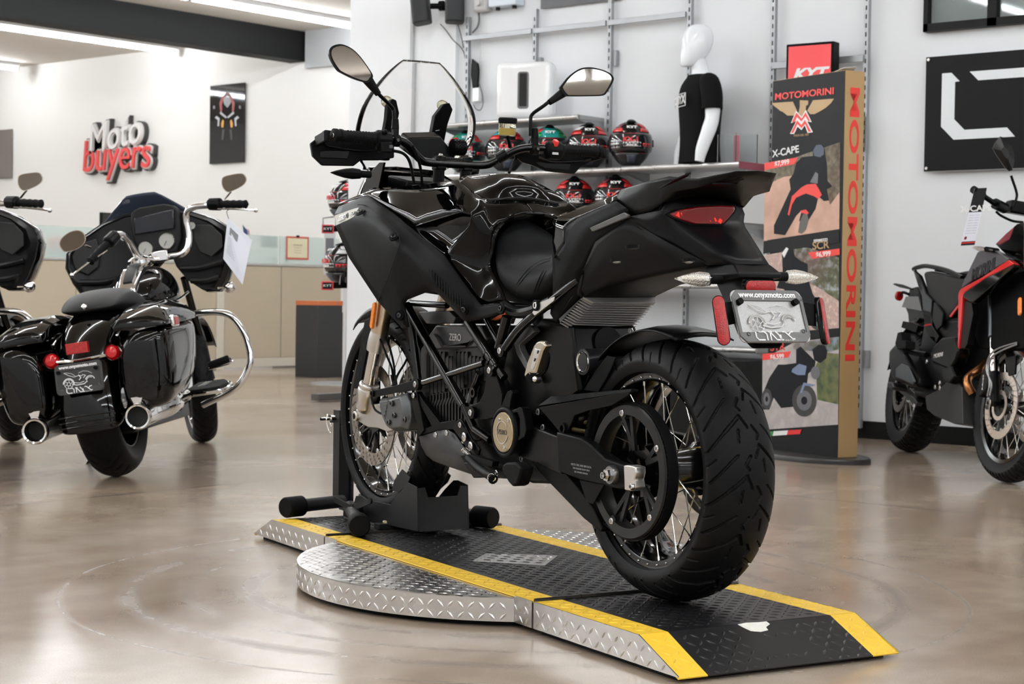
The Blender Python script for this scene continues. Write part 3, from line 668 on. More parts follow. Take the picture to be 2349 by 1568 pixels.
# ---- belt, pulleys, pivot cover
PV = K(1157, 991, x=-.165); bx = -.118; c2 = Vector((bx, PV.y-.01, PV.z)); c1 = Vector((bx, AX.y, AX.z))
def belt_path(c1, r1, c2, r2, n=30):
    d = c2-c1; L = hypot(d.y, d.z); th = atan2(d.z, d.y); al = math.acos((r1-r2)/L); P = []
    for i in range(n+1): a = th+al+(2*pi-2*al)*i/n; P.append(c1+Vector((0, r1*cos(a), r1*sin(a))))
    for i in range(n+1): a = th-al+2*al*i/n; P.append(c2+Vector((0, r2*cos(a), r2*sin(a))))
    return P
P1 = belt_path(c1, .1655, c2, .046); P2 = belt_path(c1, .1625, c2, .043); mb = MB(); n = len(P1)
vs = [p+Vector((s, 0, 0)) for P_ in (P1, P2) for p in P_ for s in (-.013, .013)]
fs = []
for i in range(n):
    j = (i+1) % n; fs += [(2*i, 2*j, 2*j+1, 2*i+1), (2*n+2*i, 2*n+2*i+1, 2*n+2*j+1, 2*n+2*j), (2*i, 2*n+2*i, 2*n+2*j, 2*j), (2*i+1, 2*j+1, 2*n+2*j+1, 2*n+2*i+1)]
mb.add(vs, fs); L_ = 0
for i in range(n):
    a, b = P2[i], P2[(i+1) % n]; dd = (b-a).length
    m = int(dd/.011)
    for j in range(m if dd > .05 else 0): 
        p = a+(b-a)*((j+.5)/m); nrm = Vector((0, -(b-a).z, (b-a).y)).normalized(); mb.box(p+nrm*.0015, (.024, .005, .005), R=Matrix.Rotation(atan2((b-a).z, (b-a).y), 3, 'X'))
mb.build('drive_belt', RUB, B)
mb = MB(); mb.lathe([(.0001, -.02), (.042, -.02), (.042, .02), (.0001, .02)], c2, (1, 0, 0), 30); mb.build('drive_pulley', PLM, B)
pc = part('pivot_cover'); mb = MB(); mb.lathe([(.066, .03), (.068, .004), (.064, 0), (.058, -.001), (.055, .004), (.0001, .004)], PV-V(.004, 0, 0), (1, 0, 0), 48)
def ol(pts, x=-.163): return [K(u, v, x=x) for u, v in pts]
mb.prism(ol(((1140, 946), (1150, 930), (1163, 898), (1171, 894), (1176, 900), (1172, 915), (1168, 940), (1175, 948), (1160, 960))), (.02, 0, 0))
mb.prism(ol(((1165, 945), (1192, 933), (1197, 936), (1203, 958), (1207, 985), (1203, 1001), (1178, 1016), (1176, 1010), (1192, 998), (1192, 960), (1186, 945), (1170, 950))), (.025, 0, 0))
mb.build('cover_ring', PLA, pc, bevel=.002)
mb = MB(); p = K(1169.5, 906, x=-.1635); mb.lathe([(.0001, 0), (.006, 0)], p, (-1, 0, 0), 16); mb.build('slot', M('hole_dark', (0, 0, 0)), pc)
mb = MB(); mb.lathe([(.0001, -.006), (.051, -.006), (.053, -.004), (.053, .004)], PV, (1, 0, 0), 48); GOLD = M('bronze_plate', (.42, .34, .22), .3, .8, var=.05); mb.build('bronze_disc', GOLD, pc, label='bronze round badge plate')
mb = MB(); mb.lathe([(.028, -.0065), (.028, -.008), (.031, -.008), (.031, -.0065)], PV, (1, 0, 0), 40, ang=1.72*pi, a0=.3); mb.build('badge_ring', ALU, pc)
text('badge_lettering', 'ZERO', .018, M('badge_dark', (.15, .13, .1), .4, .7), pc, PV-V(.0068, 0, 0), (0, -1, 0), (0, 0, 1), bold=.0004)
for u, v in ((1146, 962), (1166, 963), (1157, 1026)):
    mb = MB(); bolt(mb, K(u, v, x=PV.x-.006), (-1, 0, 0), .005, .003, 10); mb.build('badge_bolt', STL, pc)
mb = MB()
for u, v, x in ((1237, 944, -.14), (1248, 980, -.14), (1246, 1023, -.14), (1199, 1052, -.13)): 
    mb = MB(); bolt(mb, K(u, v, x=x), (-1, 0, 0), .009, .006, 12); mb.build('housing_bolt', M('dark_bolt', (.1, .1, .1)), mt)
# ---- swingarm
sw = part('swingarm')
side_prism('arm_casting', ((1276, 990), (1331, 1004), (1352, 1018), (1386, 1051), (1430, 1066), (1456, 1070), (1458, 1115), (1420, 1122), (1377, 1110), (1327, 1099), (1280, 1080)), -.165, .03, PLA, sw, bevel=.004)
mb = MB(); q0, q1 = K(1195, 1000, x=-.11), K(1300, 1045, x=-.15); mb.loft([[q0+Vector((s*.02, 0, t)) for s, t in ((-1, -.05), (1, -.05), (1, .045), (-1, .045))], [q1+Vector((s*.015, 0, t)) for s, t in ((-1, -.045), (1, -.045), (1, .045), (-1, .045))]]); mb.mirror(); mb.build('arm_root', PLM, sw, bevel=.004)
mb = MB(); mb.prism(PX([(u, v, -.174) for u, v in ((1430, 1067), (1440, 1066), (1457, 1070), (1458, 1085), (1454, 1100), (1457, 1118), (1447, 1126), (1432, 1124))]), (.03, 0, 0)); mb.build('adjuster_block', ALU, sw, bevel=.003)
mb = MB(); cN = K(1402, 1089, x=-.172); mb.lathe([(.0001, -.006), (.021, -.006), (.023, -.002), (.023, .01)], cN, (1, 0, 0), 30); mb.build('axle_washer', M('washer_dark', (.2, .2, .2), .3, .9), sw)
mb = MB(); mb.lathe([(.0001, -.02), (.009, -.02), (.011, -.016), (.015, -.016), (.0155, -.005)], cN, (1, 0, 0), 6); mb.lathe([(.006, -.026), (.008, -.026), (.008, -.016)], cN, (1, 0, 0), 20); mb.build('axle_nut', STL, sw)
mb = MB(); bolt(mb, K(1452, 1115, x=-.176), (-1, 0, 0), .008, .008, 12); mb.build('adjuster_bolt', STL, sw)
for i, (t_, sz) in enumerate((('MEETS TIRE AND RIM DATA', .0075), ('TIRE PRESSURE FRONT REAR', .006), ('SEE OWNERS MANUAL', .006))):
    text('data_label', t_, sz, M('label_print', (.25, .25, .26)), sw, K(1333, 1068+i*8, x=-.1655), (0, -1, 0), (0, 0, 1), ext=.0002)
bg = part('belt_guard')
mb = MB(); ou = PX([(1232, 931, -.15), (1264, 908, -.145), (1450, 891, -.135), (1447, 901, -.148), (1441, 907, -.15), (1402, 930, -.152), (1350, 941, -.152), (1318, 952, -.152), (1302, 990, -.152), (1288, 996, -.152), (1279, 985, -.152), (1236, 934, -.155), (1447, 897, -.152)])
V_ = ou; mb.prism([V_[0], V_[1], V_[2], V_[12]], (.02, 0, -.002)); mb.prism([V_[11], V_[12], V_[4], V_[5], V_[6], V_[7], V_[8], V_[9], V_[10]], (.006, 0, 0)); mb.build('guard_upper', PLA, bg, bevel=.0015)
mb = MB(); mb.lathe([(.008, 0), (.014, 0), (.014, -.006), (.008, -.006)], K(1293, 982, x=-.152), (1, 0, 0), 24); mb.build('guard_eye', PLA, bg)
side_prism('guard_lower', ((1210, 1030), (1235, 1034), (1262, 1038), (1358, 1161), (1382, 1212), (1378, 1220), (1338, 1188), (1232, 1078)), -.14, .03, PLA, bg, both=False, bevel=.003)
side_prism('guard_tab', ((1329, 1100), (1386, 1111), (1360, 1156), (1345, 1150)), -.148, .004, PLA, bg, both=False, bevel=.001)
# hugger fender
hg = part('rear_fender'); 
hp_ = lambda a, x, r: AX+Vector((x, r*cos(a), r*sin(a)))
mb = MB(); rings = []
for i in range(25):
    a = rad(100-120*i/24+10); ww = .085; rings.append([hp_(a, x, .335+.012*(1-(x/.085)**2)) for x in (-ww, -ww*.85, -ww*.4, 0, ww*.4, ww*.85, ww)])
mb.loft(rings[:20], caps=False, closed=False); mb.build('fender_shell', PLM, hg, solid=.004)
mb = MB(); mb.prism(PX([(u, v, -.1) for u, v in ((1400, 850), (1412, 820), (1392, 815), (1365, 850), (1338, 895), (1372, 900), (1390, 870))]), (.005, 0, 0)); mb.mirror(); mb.build('fender_side', PLA, hg, bevel=.002)
# shock reservoir and spring
sh = part('rear_shock'); c = K(1319, 829, x=-.12); e = K(1400, 829, x=.06); 
mb = MB(); mb.cyl((-.11, c.y-.02, c.z), (.06, c.y-.02, c.z), .033, n=32); mb.build('reservoir', M('anodised_black', (.012, .012, .014), .35, .3), sh)
mb = MB(); mb.lathe([(.0001, .010), (.006, .004), (.018, .008), (.0245, 0), (.027, 0), (.028, .003)], (-.112, c.y-.02, c.z), (1, 0, 0), 28); mb.build('reservoir_cap', CHR, sh)
mb = MB(); mb.tube([(-.03+.036*cos(a), .36+.0*a+.036*sin(a), .60-.006*a/ (2*pi)*4) for a in [i*.4 for i in range(90)]], .006, 8, k=1); mb.build('coil_spring', M('spring_gold', (.35, .27, .12), .35, .6), sh)
mb = MB(); mb.cyl(K(1395, 785, x=0), K(1340, 790, x=0), .04, n=26); mb.cyl(K(1380, 800, x=.03), K(1410, 790, x=.03), .05, n=26); mb.build('shock_body', PLM, sh)
mb = MB(); bolt(mb, K(1385, 806, x=.0), (-1, -.3, 0), .012, .008, 6); bolt(mb, K(1448, 758, x=.05), (-1, -.3, 0), .008, .006, 6); mb.build('shock_bolt', STL, sh)
# ---- skid plate and struts
sk = part('skid_plate'); SKD = M('skid_grey', (.014, .014, .0145), .48, bump=.2, bscale=500)
mb = MB(); o1 = PX([(u, v, -.125) for u, v in ((962, 1001), (1014, 984), (1028, 985), (1043, 994), (1064, 1024), (1082, 1086))]); o2 = PX([(967, 1021, -.115), (979, 1043, -.10), (996, 1056, -.085), (1040, 1072, -.08)])
mb.add([*o1, *o2], [(0, 1, 7, 6), (1, 2, 3, 8, 7), (3, 4, 9, 8), (4, 5, 9)]); i0 = len(mb.v); mb.mirror(join=True); mb.add([mb.v[i] for i in (6, 7, 8, 9, 5)]+[mb.v[i+i0] for i in (6, 7, 8, 9, 5)], [(0, 1, 6, 5), (1, 2, 7, 6), (2, 3, 8, 7), (3, 4, 9, 8)]); mb.build('skid_shell', SKD, sk, solid=.004, merge=.0001)
side_prism('upper_bracket', ((1040, 985), (1046, 966), (1057, 959), (1066, 975), (1078, 1000), (1100, 1030), (1092, 1060), (1066, 1020)), -.132, .006, PLM, sk, bevel=.001)
side_prism('front_strut', ((943, 925), (946, 900), (956, 898), (958, 915), (965, 945), (972, 987), (962, 1000), (955, 965)), -.135, .018, PLA, sk)
side_prism('rear_strut', ((950, 903), (958, 898), (968, 915), (1014, 975), (1000, 984), (992, 980)), -.13, .015, PLA, sk)
side_prism('lower_rail', ((962, 998), (968, 985), (1012, 968), (1046, 962), (1043, 985), (1014, 984)), -.13, .012, PLA, sk)
for u, v in ((950, 907), (1001, 997), (1026, 993), (1057, 974), (1066, 1002), (1081, 1023)):
    mb = MB(); bolt(mb, K(u, v, x=-.137), (-1, 0, 0), .0085 if u < 1060 else .013, .005, 12); mb.build('skid_bolt', STL, sk)
side_prism('fork_side_bar', ((849, 901), (856, 895), (905, 884), (950, 870), (955, 880), (953, 894), (905, 901), (858, 911), (850, 909)), -.14, .006, PLA, both=False)
mb = MB(); bolt(mb, K(855, 902, x=-.1405), (-1, 0, 0), .011, .005, 12); mb.build('side_bar_bolt', PLM, B)
# side stand + foot peg + gear parts
ss = part('side_stand'); mb = MB(); mb.tube(PX([(1075, 1050, -.16), (1100, 1075, -.17), (1130, 1095, -.19), (1130, 1100, -.2)]), .012, 12); mb.prism(PX([(u, v, -.165) for u, v in ((1056, 1045), (1075, 1042), (1130, 1058), (1128, 1070), (1085, 1062), (1066, 1060))]), (.02, 0, 0)); mb.build('stand_arm', PLA, ss, bevel=.002)
mb = MB(); mb.prism(PX([(u, v, -.19) for u, v in ((1152, 1066), (1160, 1060), (1180, 1060), (1195, 1072), (1193, 1085), (1185, 1112), (1175, 1116), (1165, 1105), (1150, 1078))]), (.04, 0, 0)); mb.build('stand_foot', RUB, ss, bevel=.006)
mb = MB(); sa, sb = K(1064, 1030, x=-.15), K(1083, 1048, x=-.15); dd = (sb-sa); u_, w_ = perp(dd)
mb.tube([sa+dd*(i/90)+(u_*cos(i*.628)+w_*sin(i*.628))*.0075 for i in range(91)], .0016, 6, k=1); mb.build('stand_spring', CHR, ss)
mb = MB(); mb.tube([K(1128+9*cos(a), 1095+9*sin(a), x=-.2) for a in [i*.55 for i in range(11)]], .0014, 6, k=2); mb.build('ring_clip', CHR, ss)
mb = MB(); mb.prism(PX([(u, v, -.14) for u, v in ((1062, 1060), (1105, 1060), (1150, 1075), (1165, 1098), (1120, 1095), (1085, 1096), (1078, 1085))]), (.1, 0, 0)); mb.build('stand_bracket', PLM, ss, bevel=.004)
mb = MB(); bolt(mb, K(1140, 1085, x=-.16), (-1, 0, 0), .009, .005, 12); mb.build('stand_bolt', STL, ss)
pg = part('passenger_footpeg'); mb = MB(); o_ = [(1201, 862), (1208, 832), (1224, 792), (1230, 784), (1238, 781), (1247, 785), (1250, 793), (1243, 805), (1228, 856), (1214, 856), (1210, 869)]
mb.prism(PX([(u, v, -.235) for u, v in o_]), (.022, 0, 0)); mb.build('peg_body', M('peg_bronze', (.55, .5, .42), .25, 1.), pg, bevel=.004)
mb = MB(); mb.prism(PX([(u, v, -.2365) for u, v in ((1226, 798), (1240, 802), (1222, 848), (1216, 845))]), (.004, 0, 0)); mb.build('peg_recess', CHR, pg, bevel=.001)
for q in (((1233, 803), (1237, 804), (1234, 811), (1231, 810)), ((1226, 821), (1230, 822), (1227, 829), (1224, 828))):
    mb = MB(); mb.prism(PX([(u, v, -.237) for u, v in q]), (.002, 0, 0)); mb.build('peg_slot', M('hole_dark', (0, 0, 0)), pg)
mb = MB(); mb.cyl(K(1218, 866, x=-.23), K(1218, 866, x=-.17), .014, n=20); mb.tube(PX([(1218, 868, -.17), (1248, 850, -.17), (1257, 820, -.17), (1252, 808, -.17), (1242, 812, -.17)]), .006, 10); mb.build('peg_bracket', PLM, pg)
mb = MB(); mb.ball(K(1228, 869, x=-.235), .008, 12, 8); mb.build('peg_bolt', CHR, pg)
mb = MB(); pq_ = K(1226, 700, x=-.158); mb.lathe([(.0001, 0), (.0085, 0), (.0105, .002)], pq_, (1, 0, 0), 24); lk = mb.build('seat_lock', CHR, B); mb = MB(); mb.lathe([(.0105, .0), (.0145, .001), (.0145, .012)], pq_, (1, 0, 0), 24); mb.build('lock_collar', RUB, lk); mb = MB(); mb.box(pq_-V(.0006, 0, 0), (.0012, .0022, .010)); mb.build('key_slot', M('hole_dark', (0, 0, 0)), lk)
side_prism('orange_cable_cover', ((1126, 733), (1150, 718), (1160, 712), (1158, 725), (1135, 735)), -.12, .01, M('orange_plastic', (.75, .13, .02), .4), both=False)
# ================================================================ bodywork of the black motorcycle
def surf(name, mat, pts, faces, parent=None, th=.004, mir=True, bevel=.003, seg=2, ang=30, off=-1, sub=2, cr=(.75, .35), weld=()):
    """shaped panel: pts = {key: (u, v, x) or Vector}; faces list of keys; smoothed with creased folds and given real thickness"""
    keys = list(pts); P = [K(p[0], p[1], x=p[2]) if not isinstance(p, Vector) else p for p in pts.values()]
    me = bpy.data.meshes.new(name); me.from_pydata([tuple(p) for p in P], [], [tuple(keys.index(k) for k in f.split()) for f in faces]); me.materials.append(mat)
    bm = bmesh.new(); bm.from_mesh(me)
    if mir and weld:
        r = bmesh.ops.duplicate(bm, geom=bm.verts[:]+bm.edges[:]+bm.faces[:]); vv = [e for e in r['geom'] if isinstance(e, bmesh.types.BMVert)]
        for v in vv: v.co.x = -v.co.x
        bmesh.ops.remove_doubles(bm, verts=bm.verts, dist=1e-5)
    bmesh.ops.recalc_face_normals(bm, faces=bm.faces)
    c0 = sum((f.calc_center_median() for f in bm.faces), Vector())/len(bm.faces); ref = Vector((0, c0.y, c0.z-.05))
    if sum((f.calc_center_median()-ref).dot(f.normal) for f in bm.faces) < 0: bmesh.ops.reverse_faces(bm, faces=bm.faces)
    cl = bm.edges.layers.float.get('crease_edge') or bm.edges.layers.float.new('crease_edge')
    for e in bm.edges:
        if len(e.link_faces) < 2: e[cl] = 1.
        else: a = e.calc_face_angle(0); e[cl] = cr[0] if a > rad(28) else cr[1] if a > rad(10) else 0
    vl = bm.verts.layers.float.get('crease_vert') or bm.verts.layers.float.new('crease_vert')
    for v in bm.verts:
        if v.is_boundary: v[vl] = 1.
    bm.to_mesh(me); bm.free(); me.polygons.foreach_set('use_smooth', [True]*len(me.polygons))
    o = bpy.data.objects.new(name, me); COL.objects.link(o); o.parent = parent or B; objs = [o]
    if mir and not weld:
        m2 = me.copy(); m2.transform(Matrix.Diagonal((-1, 1, 1, 1))); m2.flip_normals(); o2 = o.copy(); o2.data = m2; COL.objects.link(o2); objs.append(o2)
    for q in objs:
        md = q.modifiers.new('sub', 'SUBSURF'); md.levels = md.render_levels = sub; md.boundary_smooth = 'PRESERVE_CORNERS'
        if th: md = q.modifiers.new('thick', 'SOLIDIFY'); md.thickness = th; md.offset = off
    return o
def closed_smooth(P, k=4):
    Q = [P[-2], P[-1]]+list(P)+[P[0], P[1]]; S = smooth_path(Q, k); return S[2*k:2*k+len(P)*k]
MAT = M('matte_fairing_black', (.003, .003, .0033), .46, spec=.07, bump=.2, bscale=900)
fa = part('side_fairing')
FP = dict(v0=(776, 474, -.19), v1=(829, 452, -.205), v2=(845, 449, -.205), v3=(903, 489, -.215), v4=(944, 523, -.22), v5=(1018, 585, -.215), v6=(1069, 657, -.195), v7=(1103, 700, -.18), v8=(1141, 695, -.172), v9=(1158, 703, -.170), v10=(1152, 719, -.172), v11=(1075, 738, -.19), v12=(1062, 734, -.195), v13=(1003, 672, -.215), v14=(985, 667, -.22), v15=(932, 688, -.23), v16=(925, 697, -.232), v17=(935, 750, -.225), v18=(924, 754, -.225), v19=(866, 690, -.235), v20=(800, 590, -.23), v21=(769, 517, -.215), v22=(768, 490, -.205),
          i0=(830, 487, -.245), i1=(895, 532, -.262), i2=(916, 560, -.262), i3=(893, 640, -.255), i4=(985, 640, -.24), i5=(1045, 698, -.212), i6=(815, 499, -.25))
surf('fairing_panel', MAT, FP, ['v22 v0 v1 i0', 'v21 v22 i0 i6', 'v1 v2 v3 i1 i0', 'v3 v4 i2 i1', 'i6 i0 i1 i3', 'i1 i2 i3', 'v20 v21 i6 i3', 'v20 i3 v19', 'v4 v5 i4 i2', 'i2 i4 v14', 'i2 v14 v15 i3', 'i3 v15 v16', 'i3 v16 v17 v19', 'v17 v18 v19', 'v5 v6 i5 i4', 'i4 i5 v12 v13', 'i4 v13 v14', 'v6 v7 i5', 'v7 v11 i5', 'i5 v11 v12', 'v7 v8 v10 v11', 'v8 v9 v10'], fa, th=.006)
Ob = Matrix.Rotation(-rad(BR), 3, 'Z')@CP; Rb = Matrix.Rotation(-rad(BR), 3, 'Z')
def on_face(u, v, A, B_, C, off=0):
    a, b, c = [K(*FP[k][:2], x=FP[k][2]) if isinstance(k, str) else k for k in (A, B_, C)]; n = (b-a).cross(c-a).normalized()
    if n.x > 0: n = -n
    return plane_pt(Ob, Rb@_ray(u, v), a, n)+n*off, n
for i in range(13):
    t = i/12; u = 984+73.5*t; va = 612+70*t+(6 if i == 0 else 0); vb = (623 if i == 0 else 630+10*min(i, 4)/4*1.2)+65*t
    f_ = ('v5', 'i5', 'i4')
    a, n = on_face(u, va, *f_, .0005); b, _ = on_face(u, vb, *f_, .0005); mb = MB(); mb.ring_path([a, a*.5+b*.5, b], [.0013]*3, 8); mb.build('vent_rib', PLM, fa)
for u, v, f_ in ((827, 487, ('v1', 'i1', 'i0')), (904, 543, ('v4', 'i2', 'i1')), (1065, 709, ('v7', 'v11', 'i5')), (1150, 707, ('v8', 'v9', 'v10')), (917, 723, ('i3', 'v16', 'v17'))):
    p, n = on_face(u, v, *f_, .001); mb = MB(); mb.lathe([(.0001, .0004), (.0095, .0004), (.0115, .0018), (.0145, .0016), (.016, -.002)], p, n, 24); q = mb.build('bolt_cup', MAT, fa); mb = MB(); bolt(mb, p+n*.0006, n, .0075, .0045, 12); mb.build('fairing_bolt', M('black_bolt', (.01, .01, .01), .25, spec=.5), q)
fp0 = [c for c in bpy.data.objects if c.parent == fa and c.name.startswith('fairing_panel')][0]; cast = caster(fp0, Ob, Rb)
top_, bot_ = [(769, 494), (780, 490), (790, 487), (800, 483), (812, 479), (824, 476)], [(771, 517), (780, 513), (788, 509), (797, 505), (805, 501), (812, 497)]
tp, bt_ = [cast(u, v, .001)[0] for u, v in top_], [cast(u, v, .001)[0] for u, v in bot_]
if all(p is not None for p in tp+bt_): mb = MB(); mb.add(tp+bt_, [(i, i+1, i+7, i+6) for i in range(5)]); mb.build('grey_stripe', M('warm_grey_print', (.40, .38, .33), .5), fa)
p, n = cast(786, 500, .003); p2, _ = cast(808, 492, .003); text('maker_lettering', 'ZERO', .026, M('white_print', (.8, .8, .8), .5), fa, p, p2-p, n.cross(p2-p)*-1 if n.cross(p2-p).z < 0 else n.cross(p2-p), bold=.0006); text('model_lettering', 'DSR/X', .011, M('white_print'), fa, p2-V(0, 0, .003), p2-p, (0, 0, 1))
# seam of the storage cover
sm = [on_face(u, v, *f_, .0006)[0] for u, v, f_ in ((820, 470, ('v1', 'i1', 'i0')), (842, 473, ('v1', 'i1', 'i0')), (880, 503, ('v3', 'i1', 'i0')), (908, 530, ('v3', 'v4', 'i1')), (917, 548, ('v4', 'i2', 'i1')), (915, 568, ('i1', 'i2', 'i3')), (893, 630, ('i6', 'i1', 'i3')), (868, 688, ('v20', 'i3', 'v19')))]
mb = MB(); mb.tube(sm, .0012, 6, k=5); mb.build('cover_seam', M('hole_dark', (0, 0, 0)), fa)
# tank cover
TPT = dict(g0=(774, 467, -.18), g1=(829, 444, -.19), g2=(845, 447, -.2), g3=(903, 487, -.21), s0=(944, 521, -.213), s4=(1019, 583, -.205), g5=(1069, 656, -.185), g6=(1104, 699, -.168), g7=(1156, 689, -.14),
           t1=(870, 431, -.17), t2=(925, 427, -.16), t3=(980, 422, -.15), l0=(1048, 413, -.138), l1=(1082, 441, -.148), l2=(1108, 456, -.135), l3=(1131, 461, -.10), e1=(1146, 513, -.108),
           s1=(1057, 486, -.198), s2=(1080, 492, -.186), s3=(1077, 516, -.184), c1=(1103, 473, -.16), c2=(1133, 532, -.135), n1=(1096, 543, -.168), n2=(1060, 592, -.178), n3=(1102, 600, -.155), n4=(1112, 650, -.155), k1=(1125, 575, -.138), k2=(1120, 610, -.142), k3=(1146, 664, -.14),
           e2=(1169, 496, -.078), e3=(1204, 489, -.03), q4=(1184, 459.5, -.03))
v_ = {k: (K(*p[:2], x=p[2])) for k, p in TPT.items()}
v_['q0'] = Vector((0, v_['l3'].y, v_['q4'].z)); v_['q1'] = Vector((0, v_['e3'].y, v_['e3'].z+.001))
surf('tank_cover', GLO, v_, ['g0 g1 g2', 'g1 t1 g2', 'g2 t1 t2 g3', 'g3 t2 t3 s1 s0', 't3 l0 l1 s1', 'l1 l2 c1 s1', 'l2 l3 e1 c2', 'l2 c2 c1', 's1 c1 s2', 'c1 c2 n1 s2', 's2 n1 s3', 's3 n1 n2 s4', 's4 n2 g5', 'n1 c2 k1 n3', 'n1 n3 n2', 'n2 n3 n4 g5', 'n3 k1 k2 n4', 'n4 k2 k3 g7', 'g5 n4 g6', 'n4 g7 g6', 'l3 q4 e3 e2 e1', 'q4 q0 q1 e3'], th=.004, bevel=.006, seg=3, ang=50)
si = {k: v_[k] for k in ('s0', 's1', 's2', 's3', 's4')}
for k in list(si): si['i'+k] = v_[k]*.9+(v_['s1']+v_['s0']+v_['s3']+v_['s4'])/4*.1+Vector((.022, 0, 0))
surf('tank_scoop', GLO, si, ['s0 s1 is1 is0', 's1 s2 is2 is1', 's2 s3 is3 is2', 's3 s4 is4 is3', 's4 s0 is0 is4', 'is0 is1 is2 is3 is4'], th=.003, bevel=.004, seg=3, ang=50)
# lid
LP = {k: v_[k]+Vector((0, 0, .0)) for k in ('l0', 'l1', 'l2', 'l3')}
LP.update(m0=K(1060, 405, x=-.115), m1=K(1095, 430, x=-.13), m2=K(1122, 437, x=-.098), r0=K(1072, 400.5, x=-.06), r1=Vector((-.055, .955, 1.156)), r2=Vector((-.055, .87, 1.150)), r3=Vector((-.055, .79, 1.14)))
LP['z0'] = Vector((0, LP['r0'].y+.01, LP['r0'].z+.004)); LP['z1'] = Vector((0, .93, 1.160)); LP['z2'] = Vector((0, .80, 1.153)); LP['z3'] = Vector((0, .735, 1.118)); LP['q0'] = v_['q0']+Vector((0, -.001, 0)); LP['m3'] = Vector((-.05, .74, 1.108)); LP['r3'] = Vector((-.055, .79, 1.143))
surf('tank_lid', GLO, LP, ['l0 l1 m1 m0', 'l1 l2 m2 m1', 'l2 l3 m2', 'm0 m1 r1 r0', 'm1 m2 r3 r2 r1', 'm2 m3 r3', 'l3 q0 z3 m3 m2', 'm3 z3 z2 r3', 'r0 r1 z1 z0', 'r1 r2 z2 z1', 'r2 r3 z2'], th=.004, cr=(.3, .1), weld=True)
# cockpit deck between the covers
mb = MB(); w = [(1.5, .17, 1.075), (1.35, .17, 1.10), (1.2, .16, 1.12), (1.03, .14, 1.132), (.93, .09, 1.14)]
mb.loft([[(-a, y, z-.004), (a, y, z-.004), (a*.8, y, z-.06), (-a*.8, y, z-.06)] for y, a, z in w]); mb.build('cockpit_deck', PLM, B, bevel=.003)
mb = MB(); mb.loft([[(-a, y, z0), (a, y, z0), (a, y, z1), (-a, y, z1)] for y, a, z0, z1 in ((.50, .09, .78, .82), (.72, .10, .80, .90), (.80, .10, .80, 1.02), (.9, .12, .80, 1.08), (1.2, .14, .82, 1.1), (1.42, .13, .86, 1.06))]); mb.build('inner_body', PLM, B)
# seat
SEAT = M('seat_vinyl', (.007, .0073, .008), .55, spec=.15, bump=.5, bscale=700)
mb = MB(); prof = [(.742, .045, 1.018, .985), (.735, .075, 1.014, .94), (.715, .105, 1.0, .89), (.68, .126, .965, .84), (.64, .136, .932, .81), (.58, .14, .912, .79), (.51, .142, .905, .777), (.44, .14, .905, .79), (.37, .135, .915, .82), (.33, .13, .95, .86), (.31, .125, .985, .9)]
mb.loft([[(-w*.55, y, b), (-w*.93, y, b+.02), (-w, y, b+(t-b)*.5), (-w*.9, y, t-.03), (-w*.55, y, t-.006), (0, y, t+.004), (w*.55, y, t-.006), (w*.9, y, t-.03), (w, y, b+(t-b)*.5), (w*.93, y, b+.02), (w*.55, y, b)] for y, w, t, b in prof]); st = mb.build('rider_seat', SEAT, B, sub=2, ang=180)
cast = caster(st, Ob, Rb)
for pts in (((1171, 692), (1176, 670), (1190, 645), (1212, 618), (1240, 598), (1262, 590)), ((1175, 694), (1181, 670), (1195, 647), (1215, 624), (1240, 606), (1262, 598)), ((1224, 672), (1232, 650), (1246, 620), (1262, 592)), ((1232, 668), (1240, 648), (1252, 622), (1265, 600))):
    P = [cast(u, v, .0006)[0] for u, v in pts]; P = [p for p in P if p is not None]
    if len(P) > 2: mb = MB(); mb.tube(P, .0011, 5); mb.build('seat_seam', PLM, st)
# seat surround gloss lip
mb = MB(); mb.tube([v_[k]+Vector((.002, -.003, -.004)) for k in ('g7', 'k3', 'k2', 'k1', 'c2', 'e1', 'e2', 'e3')], .0055, 8, k=4); mb.mirror(); mb.build('seat_lip', GLO, B)
mb = MB(); mb.tube(PX([(1157, 700, -.14), (1185, 716, -.14), (1222, 712, -.14), (1268, 690, -.13)]), .016, 10); mb.mirror(); mb.build('seat_base', PLM, B)
def KS(u, v, fn, n=30):
    y = fn(0, 1.)
    for _ in range(n): p = K(u, v, y=y); y = .5*y+.5*fn(p.x, p.z)
    return K(u, v, y=y)
# ---- tail
tl = part('tail_section')
TS = dict(a=(1268, 505, -.128), a2=(1280, 494, -.124), b=(1300, 486, -.12), c=(1415, 445, -.118), d=(1298, 521, -.142), e=(1325, 500, -.142), f=(1412, 461, -.14), g=(1296, 558, -.146), h=(1272, 592, -.14), i=(1267, 560, -.134), j=(1268, 667, -.136), k=(1262, 719, -.134), l=(1274, 739, -.122),
          m=(1330, 540, -.148), n=(1350, 515, -.148), o=(1440, 480, -.14), p=(1441, 500, -.135), q=(1365, 555, -.14), r=(1337, 620, -.135), s=(1337, 680, -.105), t=(1310, 600, -.146))
surf('tail_side_gloss', GLO, {k: TS[k] for k in 'a a2 b c d e f g h i'.split()}, ['a a2 b e d', 'b c f e', 'i a d g h'], tl, th=.004, cr=(.9, .7))
surf('tail_side_lower', MAT, {k: TS[k] for k in 'd e f g h i j k l m n o p q r s t'.split()}, ['e f o n', 'd e n m', 'g d m t', 'h g t', 'i h t j', 'j t r', 'k j r s l', 'n o p q m', 'm q r t'], tl, th=.004, cr=(.9, .6))
mb = MB(); mb.prism(PX([(u, v, -.150) for u, v in ((1352, 522), (1430, 487), (1440, 492), (1440, 498), (1358, 532))]), (.008, 0, 0)); mb.mirror(); mb.build('grab_recess', M('recess_grey', (.05, .048, .044), .35, spec=.4), tl, bevel=.002)
